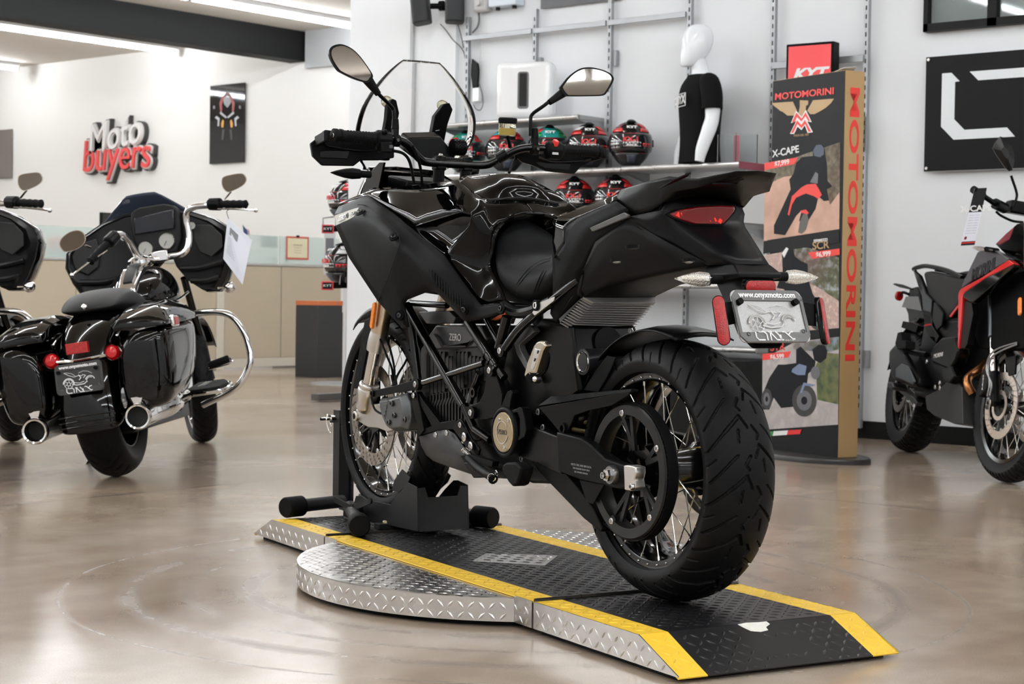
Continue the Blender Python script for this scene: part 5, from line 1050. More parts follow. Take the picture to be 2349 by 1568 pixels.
surf('nose_cowl', GLO, {k: Vector(p) for k, p in dict(a=(-.19, 1.45, 1.085), b=(-.15, 1.58, 1.05), c=(-.07, 1.72, 1.0), z=(0, 1.73, 1.0), d=(-.17, 1.33, 1.12), e=(-.12, 1.5, 1.2), ze=(0, 1.55, 1.21), f=(-.12, 1.5, .97), zf=(0, 1.6, .95), g=(-.17, 1.38, 1.0)).items()}, ['a b e d', 'b c z ze e', 'b f zf z c', 'a g f b'], ck, th=.004, bevel=.004)
# ================================================================ shelving wall on the right
RACK = M('rack_grey_steel', (.33, .34, .35), .38, .6, rvar=.05)
SHG = M('shelf_grey', (.36, .36, .36), .3, .5, rvar=.05)
DARKSLOT = M('slot_black', (.01, .01, .01), .8)
def upright(y, ztop, zbot, parent, x=5.585):
    mb = MB(); mb.bb(x-.015, x+.015, y-.014, y+.014, zbot, ztop); mb.mat(1)
    z = zbot+.12
    while z < ztop-.04: mb.bb(x-.0165, x-.014, y-.004, y+.004, z, z+.026); z += .0508
    for z in (zbot+.35, ztop-.42): mb.mat(0); mb.bb(x+.005, x+.04, y-.04, y-.012, z, z+.1)
    return mb.build('upright', [RACK, DARKSLOT], parent)
RK1 = thing('wall_rack', 'grey slotted steel shelf rack with four uprights joined by a top bar', 'rack', (5.6, 3.2, 0))
def loc_build(mb, root): 
    m = Matrix.Translation(-root.location); mb.xf(m); return mb
def upr(y, zt, zb, root):
    o = upright(y, zt, zb, root); o.data.transform(Matrix.Translation(-root.location)); return o
for y in (5.651, 5.051, 4.428, 3.81): upr(y, 2.70, .06, RK1)
for a, b in ((5.68, 5.07), (5.05, 4.45), (4.43, 3.83)):
    mb = MB(); mb.bb(5.555, 5.572, b, a, 2.535, 2.57); loc_build(mb, RK1).build('cross_bar', RACK, RK1, bevel=.002)
RK2 = thing('wall_rack', 'tall grey slotted steel rack behind the cardboard motorcycle display, with two uprights', 'rack', (5.6, 2.9, 0))
for y in (3.206, 2.581): upr(y, 3.2, .06, RK2)
for z in (2.21, 1.48, .92, .5):
    mb = MB(); mb.bb(5.555, 5.572, 2.59, 3.2, z-.04, z); loc_build(mb, RK2).build('cross_bar', RACK, RK2, bevel=.002)
def shelf(y0, y1, z, label, front=5.27, cap=None):
    t = thing('wall_shelf', label, 'shelf', (5.43, (y0+y1)/2, z)); q = lambda mb: loc_build(mb, t)
    mb = MB(); mb.bb(front+.02, 5.565, y0, y1, z-.03, z); q(mb).build('shelf_board', SHG, t, bevel=.002)
    mb = MB(); mb.cyl((front+.018, y0, z-.014), (front+.018, y1, z-.014), .0155, n=16); q(mb).build('front_rail', M('shelf_rail', (.6, .6, .59), .28, .7), t)
    for y in (y0+.006, y1-.006): mb = MB(); mb.prism([(5.567, y-.002, z-.09), (5.567, y-.002, z-.001), (front+.02, y-.002, z-.001), (front+.02, y-.002, z-.03)], (0, .004, 0)); q(mb).build('shelf_bracket', RACK, t)
    if cap: mb = MB(); mb.bb(front, 5.565, y0-.004, y0, z-.04, z+.002); q(mb).build('end_cap', cap, t, label='dark red end cap')
    return t
shelf(4.452, 5.66, 1.945, 'grey metal wall shelf carrying the white speaker box, topmost of the shelves')
shelf(4.10, 5.66, 1.60, 'long grey metal shelf carrying the upper row of helmets')
shelf(3.235, 4.095, 1.603, 'grey metal shelf with dark red end carrying the white mannequin', cap=M('red_cap', (.22, .03, .05), .4))
shelf(4.04, 5.66, 1.262, 'grey metal shelf carrying the lower row of helmets')
shelf(3.235, 4.035, 1.243, 'grey metal shelf carrying the white helmet liner box')
shelf(3.235, 5.0, .885, 'grey metal shelf just above the tail of the black adventure motorcycle')
shelf(3.10, 5.0, .51, 'lowest grey metal shelf, above the black cartons')
# ---- helmets
def helmet(name, label, group, loc, rz, shell, c1, c2, brand='KYT', parent=None, scale=1.1):
    t = thing(name, label, 'helmet', loc, rz, group); t.scale = (scale,)*3; c = (0, 0, .135)
    def sp(a, b, k=1.0):  # azimuth a (0 = front -y), elevation b
        ex, ey, ez = .122*k, .148*k, .132*k
        if b < 0: ez *= 1.02; f = 1-.18*(b/-80)**2; ex *= f; ey *= f
        return Vector((sin(rad(a))*cos(rad(b))*ex, -cos(rad(a))*cos(rad(b))*ey, sin(rad(b))*ez+c[2]))
    def patch(mb, a0, a1, b0, b1, k, n=10, m=6, skew=0):
        vs = [sp(a0+(a1-a0)*i/n+skew*j/m, b0+(b1-b0)*j/m, k) for j in range(m+1) for i in range(n+1)]
        mb.add(vs, [(j*(n+1)+i, j*(n+1)+i+1, (j+1)*(n+1)+i+1, (j+1)*(n+1)+i) for j in range(m) for i in range(n)])
    mb = MB(); rings = [[sp(a, b) for a in range(0, 360, 12)] for b in (-66, -56, -44, -30, -15, 0, 15, 30, 45, 60, 72, 82, 89)]; mb.loft(rings); mb.build('shell', shell, t, sub=1)
    mb = MB(); patch(mb, -82, 82, -20, 24, 1.035, 18, 6); mb.build('visor', M('smoke_visor', (.012, .012, .014), .06, spec=.8), t, solid=.003)
    mb = MB(); patch(mb, -50, 50, -58, -24, 1.05, 14, 5); mb.build('chin_bar', M('chin_black', (.01, .01, .01), .3), t, solid=.01)
    mb = MB(); patch(mb, -14, 14, -50, -28, 1.075, 4, 3); mb.build('chin_vent', M('vent_grey', (.05, .06, .09), .4), t, solid=.004)
    mb = MB(); patch(mb, -24, 24, 58, 80, 1.05, 6, 4); mb.build('top_vent', PLM, t, solid=.006)
    for s in (-1, 1):
        mb = MB(); patch(mb, s*26, s*78, 28, 40, 1.008, 8, 2, skew=s*6); mb.build('shell_stripe', c1, t, solid=.001); mb = MB(); patch(mb, s*96, s*150, -20, 30, 1.008, 8, 4, skew=s*12); mb.build('shell_stripe', c2, t, solid=.001)
        mb = MB(); patch(mb, s*40, s*74, 42, 56, 1.008, 6, 3, skew=s*-14); mb.build('shell_stripe', c1 if s > 0 else c2, t, solid=.001)
        mb = MB(); mb.cyl(sp(s*86, 2, .98), sp(s*86, 2, 1.07), .02, n=16); mb.build('visor_pivot', PLM, t)
        mb = MB(); patch(mb, s*20, s*46, -30, -24, 1.062, 4, 1); mb.build('chin_stripe', c1, t, solid=.001)
    WP = M('sticker_white', (.8, .8, .8), .5); RP_ = M('sticker_red', (.7, .03, .03), .5)
    mb = MB(); patch(mb, -64, 64, 15, 22, 1.042, 14, 1); mb.build('visor_band', RP_ if c1 is not WP else WP, t, solid=.0006)
    mb = MB(); patch(mb, -22, 24, -9, 1, 1.043, 6, 1); mb.build('visor_sticker', WP, t, solid=.0006)
    mb = MB(); patch(mb, -62, -34, -12, 6, 1.043, 5, 2); mb.build('visor_sticker', WP, t, solid=.0006)
    mb = MB(); patch(mb, 30, 60, -8, -1, 1.043, 5, 1); mb.build('visor_band', RP_, t, solid=.0006)
    text('model_lettering', 'KX-1', .036, RP_, t, (-.005, -.1565, .150), (1, 0, 0), (0, 0, 1), bold=.0015, sx=1.15)
    text('race_lettering', 'RACE', .016, WP, t, (.0, -.1575, .120), (1, 0, 0), (0, 0, 1), bold=.001, sx=1.4)
    p = sp(0, 40, 1.03); text('maker_lettering', brand, .026, WP, t, p+V(0, -.012, .0), (1, 0, 0), (0, .75, .75), bold=.0015, sx=1.2)
    return t
H_BLK = M('helmet_black', (.006, .006, .006), .1, spec=.5); H_TEAL = M('helmet_teal', (.02, .30, .28), .15, spec=.5); H_RED = M('helmet_red', (.55, .02, .02), .2); H_WHT = M('helmet_white', (.75, .75, .75), .2); H_GRN = M('helmet_green', (.01, .22, .06), .2); H_PUR = M('helmet_maroon', (.10, .015, .03), .25)
fa_ = rad(-52)   # faces the camera
def face_cam(x, y): return atan2(CP.y-y, CP.x-x)+pi/2
for (y, sh, a, b, lab) in ((5.50, H_TEAL, H_RED, H_GRN, 'teal and black racing helmet under the upper shelf, leftmost of the upper row'),
        (5.136, H_BLK, H_RED, H_TEAL, 'black helmet with red left cheek, second from the left in the upper row'),
        (4.775, H_TEAL, H_GRN, H_RED, 'teal helmet with green side mostly hidden behind the right handlebar grip'),
        (4.45, H_BLK, H_RED, H_WHT, 'black helmet with red visor lettering right behind the end of the handlebar grip'),
        (4.12, H_BLK, H_RED, H_PUR, 'black and red racing helmet standing alone beside the mannequin, rightmost of the upper row')):
    helmet('racing_helmet', lab, 'helmets on the upper shelf', (5.40, y, 1.601), face_cam(5.4, y)+.05, sh, a, b)
for (y, b, lab) in ((4.56, H_RED, 'black helmet with white lettering and red shoulders on the lower shelf, left one'), (4.23, H_PUR, 'black helmet on the lower shelf half hidden by the motorcycle tail')):
    helmet('racing_helmet', lab, 'helmets on the lower shelf', (5.40, y, 1.263), face_cam(5.4, y), H_BLK, H_RED, b)
# ---- white speaker box
sb = thing('subwoofer', 'glossy white box shaped subwoofer with a dark vertical slot on the top shelf', 'speaker', (5.40, 4.97, 1.946), face_cam(5.4, 4.97)-.28)
WGL = M('gloss_white', (.82, .83, .84), .1, spec=.5)
mb = MB(); mb.bb(-.19, .19, -.08, .08, .001, .375); mb.build('cabinet', WGL, sb, bevel=.045, seg=6)
mb = MB(); P = [(x, z) for x, z in [(q[0], q[1]+.285) for q in rrect(.075, .24, .018)]]; mb.prism([(x, -.083, z+.02) for x, z in P], (0, .01, 0)); mb.build('slot_frame', M('slot_frame_grey', (.12, .12, .13), .35), sb)
mb = MB(); P = [(q[0], q[1]+.275) for q in rrect(.05, .215, .006)]; mb.prism([(x, -.0845, z+.02) for x, z in P], (0, .01, 0)); mb.build('port_opening', DARKSLOT, sb)
# ---- wall speakers, electrical boxes, cables
def wall_speaker(label, loc, rz, tilt, sc=1.):
    t = thing('wall_speaker', label, 'speaker', loc, rz, 'wall speakers'); mb = MB(); n = 24
    rings = [[Vector((.066*sc*(abs(cos(a))**.5)*(1 if cos(a) > 0 else -1), .05*sc*(abs(sin(a))**.5)*(1 if sin(a) > 0 else -1), z)) for a in [2*pi*i/n for i in range(n)]] for z in (-.10*sc, .10*sc)]
    mb.loft(rings); mb.xf(Matrix.Rotation(tilt, 4, 'Y')@Matrix.Rotation(-.15, 4, 'X')); mb.build('cabinet', M('speaker_black', (.012, .013, .015), .6, bump=.5, bscale=400), t, bevel=.012, seg=3)
    return t
s1 = wall_speaker('black wall speaker tilted outward at the corner column', (5.50, 6.02, 2.77), face_cam(5.5, 6.0)-.3, -.16)
s2 = wall_speaker('black wall speaker hanging upright next to the column, right one of the two', (5.54, 5.74, 2.76), face_cam(5.5, 5.7)+.1, 0)
mb = MB(); mb.cyl((5.5, 5.93, 2.79), (5.56, 5.84, 2.79), .02); mb.lathe([(.0001, 0), (.035, 0), (.035, .03), (.0001, .03)], (5.53, 5.87, 2.79), (.3, -1, 0), 20); tag(mb.build('speaker_bracket', PLA), 'black swivel bracket between the two wall speakers', 'bracket')
CB = M('grey_cable', (.12, .12, .12), .5); CBW = M('white_cable', (.6, .6, .6), .5)
def cable(name, label, pts, r=.005, mat=None): mb = MB(); mb.tube(pts, r, 8); return tag(mb.build(name, mat or CB), label, 'cable')
cable('speaker_cable', 'grey cable hanging from the tilted speaker to the rack', [G(1010, 55, x=5.56), G(1022, 68, x=5.58), G(1038, 90, x=5.6), G(1055, 106, x=5.6), G(1064, 120, x=5.6), G(1068, 140, x=5.58)], .004)
cable('speaker_cable', 'grey cable hanging from the upright speaker', [G(1050, 55, x=5.58), G(1056, 75, x=5.6), G(1060, 92, x=5.6), G(1063, 110, x=5.6)], .004)
cable('power_cable', 'dark cable running down from the grey junction box', [G(1097, 24, x=5.6), G(1099, 45, x=5.6), G(1095, 62, x=5.6), G(1084, 75, x=5.6)], .007)
cable('white_cable', 'thin white cable hanging behind the rack bar', [G(1103, 18, x=5.61), G(1104, 90, x=5.61), G(1100, 150, x=5.61), G(1098, 200, x=5.61)], .003, CBW)
cable('looped_cable', 'looped grey cable under the white adapter', [G(1098, 190, x=5.6), G(1106, 215, x=5.58), G(1108, 238, x=5.57), G(1102, 252, x=5.57), G(1092, 250, x=5.58), G(1086, 240, x=5.6)], .003)
def bxt(name, label, cat, u0, v0, u1, v1, x, d, mat, bevel=.01, extra=None):
    a, b = G(u0, v0, x=x), G(u1, v1, x=x); t = thing(name, label, cat, (x+d/2, (a.y+b.y)/2, min(a.z, b.z))); mb = MB(); mb.bb(-d/2, d/2, -abs(a.y-b.y)/2, abs(a.y-b.y)/2, 0, abs(a.z-b.z)); mb.build('case', mat, t, bevel=bevel); return t, abs(a.y-b.y), abs(a.z-b.z)
t, w, h = bxt('junction_box', 'pale grey rounded junction box above the rack', 'electrical box', 1083, -30, 1116, 24, 5.55, .07, M('box_grey', (.5, .5, .5), .5), .02)
mb = MB(); mb.cyl((-.035, 0, h*.35), (-.06, 0, h*.35), .025, n=18); mb.build('knob', M('box_grey'), t)
t, w, h = bxt('control_box', 'pale blue control box mounted high on the wall', 'electrical box', 1121, -60, 1183, 9, 5.53, .09, M('box_blue', (.62, .70, .78), .5), .006)
for s in (-1, 1): mb = MB(); mb.cyl((0, s*w*.3, -.02), (0, s*w*.3, .001), .016, n=12); mb.build('cable_gland', PLM, t)
t, w, h = bxt('cable_adapter', 'small white power adapter hanging beside the left rack upright', 'adapter', 1083, 202, 1098, 232, 5.57, .03, WGL, .004)
mb = MB(); P = [G(u, v, x=5.585) for u, v in ((1082, 135), (1094, 145), (1096, 160), (1094, 200), (1084, 202), (1080, 170))]; mb.prism(P, (.02, 0, 0)); tag(mb.build('cable_bundle', PLM), 'dark bundle of plugs tied behind the rack upright', 'cable bundle')
a = G(1240, 21, x=5.61); t = thing('wall_poster', 'dark grey poster high on the wall above the rack', 'poster', (5.61, 4.7, a.z)); mb = MB(); mb.bb(-.004, .004, -.34, .33, 0, .8); mb.build('panel', M('poster_dark', (.03, .03, .032), .3, var=.3, vscale=20), t)
# ---- mannequin
MR_ = rad(72)
mq = thing('mannequin', 'glossy white half body mannequin with a plain egg head standing on the shelf', 'mannequin', (5.40, 3.60, 1.604), face_cam(5.4, 3.6)-MR_)
MQW = M('mannequin_white', (.80, .83, .86), .12, spec=.5)
def er(z, a, b, cx=0, cy=0, n=24, p=1.): return [Vector((cx+a*cos(2*pi*i/n), cy+b*sin(2*pi*i/n), z)) for i in range(n)]
mb = MB(); mb.loft([er(.0, .150, .105), er(.1, .145, .10), er(.22, .15, .105), er(.34, .165, .115), er(.44, .175, .112), er(.50, .15, .09), er(.535, .085, .065), er(.555, .058, .056, 0, .0), er(.60, .052, .052, 0, -.012), er(.65, .052, .054, 0, -.02)]); mb.build('torso', MQW, mq, sub=1, ang=180)
mb = MB(); mb.loft([er(.585, .02, .025, 0, -.105), er(.592, .04, .045, 0, -.09), er(.63, .06, .08, 0, -.06), er(.69, .073, .10, 0, -.035), er(.74, .078, .107, 0, -.025), er(.79, .076, .105, 0, -.02), er(.83, .063, .088, 0, -.018), er(.855, .035, .05, 0, -.016), er(.862, .008, .01, 0, -.016)]); mb.v = [(x*.93, y*.93-.003, .60+(z-.60)*.95) for x, y, z in mb.v]; mb.build('head', MQW, mq, sub=1, ang=180)
for s in (-1, 1):
    mb = MB(); mb.tube([(s*.19, .0, .45), (s*.212, .005, .37), (s*.215, .005, .27), (s*.222, -.015, .2), (s*.215, -.055, .08), (s*.212, -.07, .004)], [.05, .05, .043, .044, .038, .028], 16); mb.build('arm', MQW, mq)
ts = thing('t_shirt', 'black short sleeved t-shirt with white boxed chest print worn by the mannequin', 't-shirt', mq.location, mq.rotation_euler.z)
SH = M('black_cotton', (.006, .006, .0065), .85, spec=.1, bump=.5, bscale=300)
mb = MB(); mb.loft([er(.002, .172, .125), er(.06, .165, .118), er(.15, .16, .114), er(.25, .166, .12), er(.36, .18, .13), er(.44, .195, .126), er(.49, .178, .108), er(.52, .13, .085), er(.54, .09, .075)], caps=False); mb.build('shirt_body', SH, ts, sub=1, solid=.003, ang=180)
for s in (-1, 1):
    mb = MB(); mb.tube([(s*.12, 0, .49), (s*.165, 0, .475), (s*.195, .0, .44), (s*.213, .003, .37), (s*.217, .003, .315)], [.05, .06, .062, .06, .061], 18, caps=False); mb.build('sleeve', SH, ts, solid=.003)
WPr = M('shirt_print', (.7, .7, .7), .7)
mb = MB()
for a, b in (((-.1, .345), (.1, .345)), ((-.1, .42), (.1, .42)), ((-.1, .345), (-.1, .42)), ((.1, .345), (.1, .42))):
    mb.beam((a[0], -.134+.25*abs(a[0])**1.6, a[1]), (b[0], -.134+.25*abs(b[0])**1.6, b[1]), .004, .004) if a[1] != b[1] else [mb.beam((x, -.134+.25*abs(x)**1.6, a[1]), (x+.025, -.134+.25*abs(x+.025)**1.6, a[1]), .004, .004) for x in [-.1+.025*i for i in range(8)]]
mb.build('print_frame', WPr, ts)
for ch, x in (('O', -.07), ('N', -.023), ('Y', .025), ('X', .072)): text('print_letter', ch, .07, WPr, ts, (x, -.1365+.25*abs(x)**1.6, .383), (1, .4*x*3, 0), (0, 0, 1), bold=.003)
mb = MB(); mb.lathe([(.0001, 0), (.15, 0), (.15, .003), (.0001, .003)], (0, 0, -.003), n=32); 
# ---- acrylic box, liner carton, cartons
t = thing('acrylic_box', 'clear acrylic display box with a pink strip on the red ended shelf', 'display box', (5.40, 3.33, 1.604), -.3); AC = M('acrylic', (.95, .97, .97), .03, trans=1., ior=1.3, rvar=0)
for nm, a in (('side_wall', (-.08, .08, -.085, -.081, 0, .17)), ('side_wall', (-.08, .08, .081, .085, 0, .17)), ('front_wall', (-.084, -.08, -.085, .085, 0, .17)), ('back_wall', (.08, .084, -.085, .085, 0, .17))): mb = MB(); mb.bb(*a); mb.build(nm, AC, t)
mb = MB(); mb.bb(-.01, .0, -.02, .02, .001, .165); mb.build('pink_strip', M('pink_card', (.7, .3, .33), .6), t)
t = thing('helmet_liner_box', 'white carton printed for disposable helmet liners with a red corner', 'carton', (5.40, 3.33, 1.244), -.1); mb = MB(); mb.bb(-.12, .12, -.12, .14, 0, .24); mb.build('carton', M('white_card', (.72, .72, .71), .6), t, bevel=.002)
TD = M('print_dark', (.05, .05, .05), .6); mb = MB(); mb.prism([(-.1205, .02, .006), (-.1205, -.115, .006), (-.1205, -.115, .03), (-.1205, -.10, .015)], (-.0006, 0, 0)); mb.build('red_corner', M('sticker_red'), t)
text('carton_lettering', 'KYT', .07, TD, t, (-.1212, .03, .155), (0, -1, 0), (0, 0, 1), bold=.002); text('carton_lettering', 'DISPOSABLE LINER', .021, TD, t, (-.1212, .0, .095), (0, -1, 0), (0, 0, 1)); text('carton_lettering', 'INTRA ON HELMETS', .017, TD, t, (-.1212, .0, .055), (0, -1, 0), (0, 0, 1))
mb = MB(); mb.bb(-.1208, -.1202, -.12, -.02, .19, .24); mb.build('red_corner', M('sticker_red'), t)
for y, lab in ((3.30, 'black carton with dark red chevrons on the floor behind the rear tyre'), (3.86, 'black carton on the floor in the gap behind the rear wheel')):
    t = thing('black_carton', lab, 'carton', (5.32, y, 0)); mb = MB(); mb.bb(-.23, .23, -.26, .27, .0, .44); mb.build('carton', M('black_card', (.006, .006, .006), .4, spec=.2), t, bevel=.003)
    for k in range(4):
        mb = MB(); d = .045*k; zz = .27
        mb.prism([(-.2305, .05-d, zz), (-.2305, -.05-d*.6, zz+.15), (-.2305, -.06-d*.6, zz+.14), (-.2305, .035-d, zz), (-.2305, -.06-d*.6, zz-.14), (-.2305, -.05-d*.6, zz-.15)], (-.0008, 0, 0)); mb.build('red_chevron', M('dark_red_print', (.16, .012, .012), .5), t)
# ---- cardboard motorcycle display
BFL, BFR = Vector((4.347, 2.437, 0)), Vector((4.159, 1.91, 0)); bu = (BFR-BFL).normalized(); bn = Vector((bu.y, -bu.x, 0)); bn = bn if bn.x < 0 else -bn
bw = (BFR-BFL).length; ang_b = atan2(bu.y, bu.x); bd = thing('cardboard_display', 'tall cardboard motorcycle display column with three photo panels and bronze side, on a black base', 'display stand', (BFL.x, BFL.y, 0), ang_b)
KB = frame(BFL.x, BFL.y, math.degrees(ang_b))    # local: +x along the face, -y out of the face
ytest = KB(1758, 188, y=0); BH = ytest.z
BLKB = M('print_black', (.012, .012, .013), .5, spec=.15); BRZ = M('print_bronze', (.42, .27, .12), .45); REDB = M('print_red', (.72, .04, .03), .5); WHB = M('print_white', (.8, .8, .8), .5)
mb = MB(); mb.bb(0, bw, 0, .125, .025, BH); mb.build('carton_body', BRZ, bd, bevel=.002)
mb = MB(); mb.bb(.0, bw, -.0015, -.0001, .026, BH-.002); mb.build('front_sheet', BLKB, bd)
mb = MB(); mb.loft([[Vector((bw/2+.42*cos(a)*k, .03+.22*sin(a)*k, z)) for a in [2*pi*i/36 for i in range(36)]] for z, k in ((0, 1), (.018, 1), (.025, .98))]); mb.build('base_plate', M('base_black', (.02, .02, .02), .4), bd)
mb = MB(); mb.prism([(bw-.12, .02, BH), (bw-.01, .0, BH+.012), (bw, .07, BH+.02), (bw-.05, .09, BH)], (0, 0, .002)); mb.build('top_flap', M('white_card'), bd)
def fb(pts, off): return [Vector((p.x, -off, p.z)) for p in [KB(u, v, y=0) for u, v in pts]]
def flatp(name, pts, mat, off=.002, th=.0005): mb = MB(); mb.prism(fb(pts, off), (0, -th, 0)); return mb.build(name, mat, bd)
def ftext(name, s, u, v, hpx, mat, tu=40, dv=-3.6, off=.003, bold=.001, sx=1., shear=0):
    a, b = fb([(u, v), (u+tu, v+dv)], off); return text(name, s, hpx, mat, bd, a, b-a, (0, 0, 1), bold=bold*.4, sx=sx, shear=shear)
ftext('maker_lettering', 'MOTOMORINI', 1845, 216, .046, REDB, 40, -4.2, bold=.003, sx=1.55)
z1 = lambda X, Y: (1700+X/3.136, 80+Y/3.136)
for s_, W_ in ((0, [(222, 490), (375, 480), (405, 545), (385, 580), (335, 580), (320, 568), (300, 552), (285, 548), (265, 530), (240, 512)]), (0, [(520, 470), (670, 458), (650, 490), (610, 525), (585, 540), (560, 555), (530, 570), (500, 570), (478, 545)]), (0, [(425, 470), (485, 472), (485, 500), (470, 510), (465, 560), (440, 590), (415, 560), (425, 520)])):
    flatp('eagle_wing' if s_ == 0 else 'eagle', [z1(*p) for p in W_], BRZ, .002)
flatp('emblem_M_white', [z1(*p) for p in ((355, 712), (400, 620), (362, 635), (400, 545), (440, 590), (470, 540), (512, 628), (480, 622), (520, 700), (482, 705), (462, 650), (438, 685), (410, 660), (385, 712))], WHB, .003)
flatp('emblem_M_red', [z1(*p) for p in ((363, 705), (408, 615), (438, 648), (464, 612), (508, 695), (490, 698), (466, 640), (438, 672), (410, 640), (380, 705))], REDB, .004)
flatp('emblem_M_red', [z1(*p) for p in ((370, 628), (402, 558), (440, 602), (468, 556), (502, 620), (488, 620), (468, 585), (438, 622), (406, 590), (388, 628))], REDB, .004)
ftext('small_lettering', 'ITALIA DAL 1937', 1839, 310, .016, BRZ, 40, -3, bold=0)
def photo(pts, cols, scale, seed):
    m = bpy.data.materials.new('photo_print'); m.use_nodes = True; nt = m.node_tree; b = nt.nodes['Principled BSDF']; b.inputs['Roughness'].default_value = .45
    tc = nt.nodes.new('ShaderNodeTexCoord'); n = nt.nodes.new('ShaderNodeTexNoise'); n.inputs['Scale'].default_value = scale; n.inputs['Detail'].default_value = 8; n.noise_dimensions = '4D'; n.inputs['W'].default_value = seed
    r = nt.nodes.new('ShaderNodeValToRGB'); nt.links.new(tc.outputs['Object'], n.inputs['Vector']); nt.links.new(n.outputs[0], r.inputs[0]); nt.links.new(r.outputs[0], b.inputs['Base Color'])
    e = r.color_ramp.elements; e[0].position = .36; e[0].color = (*cols[0], 1); e[1].position = .64; e[1].color = (*cols[-1], 1)
    if len(cols) > 2: k = e.new(.5); k.color = (*cols[1], 1)
    return flatp('photo_panel', pts, m, .0022)
z2 = lambda X, Y: (1700+X/2.903, 560+Y/2.903)
# top photo: rider on a red motorcycle on a sandy track
photo([(1755, 390), (1928, 326), (1926, 525), (1753, 552)], [(.62, .36, .27), (.50, .30, .22), (.42, .24, .17)], 6, 1)
photo([(1756, 392), (1782, 378), (1850, 352), (1928, 326), (1927, 440), (1905, 470), (1890, 415), (1860, 400), (1800, 405), (1756, 425)], [(.05, .06, .03), (.16, .15, .09), (.30, .27, .19)], 30, 2)
DKP = M('photo_dark', (.006, .007, .01), .5, spec=.15); PGR = M('photo_grey', (.12, .12, .13), .5)
flatp('rider_figure', [z1(*p) for p in ((400, 920), (440, 880), (520, 870), (525, 800), (560, 788), (600, 800), (608, 860), (620, 920), (625, 1050), (660, 1090), (620, 1110), (635, 1190), (600, 1195), (560, 1160), (540, 1250), (490, 1330), (420, 1340), (440, 1260), (400, 1300), (320, 1440), (240, 1430), (240, 1370), (300, 1240), (360, 1110), (350, 1040), (380, 1000))], DKP, .0028)
flatp('rider_helmet', [z1(*p) for p in ((522, 830), (545, 792), (580, 790), (602, 815), (598, 860), (570, 880), (530, 870))], M('photo_blue', (.03, .045, .08), .4), .0034)
flatp('red_motorcycle', [z1(*p) for p in ((370, 1160), (440, 1095), (480, 1075), (540, 1070), (565, 1110), (585, 1150), (560, 1180), (530, 1160), (470, 1140), (400, 1170), (370, 1220), (350, 1300), (340, 1290))], REDB, .0034)
flatp('motorcycle_screen', [z1(*p) for p in ((500, 1060), (540, 985), (560, 1000), (555, 1070))], PGR, .0038)
flatp('motorcycle_fender', [z1(*p) for p in ((430, 1265), (470, 1255), (492, 1280), (480, 1290), (440, 1280))], REDB, .0038)
def wheel_print(cu, cv, ru, rv, k=1.):
    P = [(cu+ru*cos(2*pi*i/22), cv+rv*sin(2*pi*i/22)) for i in range(22)]; flatp('wheel_print', P, M('photo_tyre', (.03, .03, .03), .6), .0034); flatp('wheel_centre', [(cu+(u-cu)*.62, cv+(v-cv)*.62) for u, v in P], PGR, .0038); flatp('wheel_hub', [(cu+(u-cu)*.25, cv+(v-cv)*.25) for u, v in P], DKP, .0042)
flatp('wheel_print', [z1(*p) for p in ((450, 1290), (480, 1285), (490, 1330), (470, 1400), (440, 1430), (415, 1420), (425, 1350))], M('photo_tyre_light', (.10, .095, .085), .6), .0036)
ftext('model_lettering', 'X-CAPE', 1803, 348, .052, WHB, 40, -8, bold=.002, sx=1.2)
flatp('price_band', [z1(*p) for p in ((172, 922), (413, 880), (388, 930), (172, 972))], REDB, .0034); ftext('price_lettering', '$7,999', 1795, 374, .036, WHB, 40, -7.5, off=.0042, bold=.0015, sx=1.2)
flatp('black_band', [(1753, 553), (1927, 528), (1926, 556), (1752, 582)], BLKB, .0034)
ftext('small_lettering', 'SEIEMMEZZO', 1884, 551, .018, WHB, 40, -4.5, off=.0044); ftext('model_lettering', 'SCR', 1884, 563, .055, BRZ, 40, -4.5, off=.0044, bold=.002, sx=1.3)
flatp('price_band', [z2(*p) for p in ((450, 55), (660, 28), (660, 70), (478, 98))], REDB, .0034); ftext('price_lettering', '$6,999', 1890, 583, .034, WHB, 40, -4.5, off=.0044, bold=.0015, sx=1.2)
# middle photo
photo([(1754, 585), (1855, 568), (1925, 590), (1925, 752), (1850, 758), (1752, 760)], [(.50, .34, .29), (.40, .28, .25), (.60, .45, .38)], 40, 3)
photo([(1790, 568), (1855, 568), (1925, 590), (1925, 690), (1880, 660), (1840, 640), (1800, 600)], [(.05, .07, .03), (.16, .18, .09), (.6, .66, .7)], 25, 4)
flatp('rider_figure', [z2(*p) for p in ((275, 50), (300, 20), (350, 25), (360, 80), (400, 110), (445, 130), (450, 230), (480, 330), (540, 420), (555, 500), (540, 560), (500, 565), (465, 510), (420, 520), (330, 430), (290, 300), (240, 290), (280, 180))], DKP, .0028)
flatp('rider_helmet', [z2(*p) for p in ((275, 60), (305, 20), (320, 30), (290, 90))], WHB, .0036); wheel_print(*z2(510, 500), 17, 24)
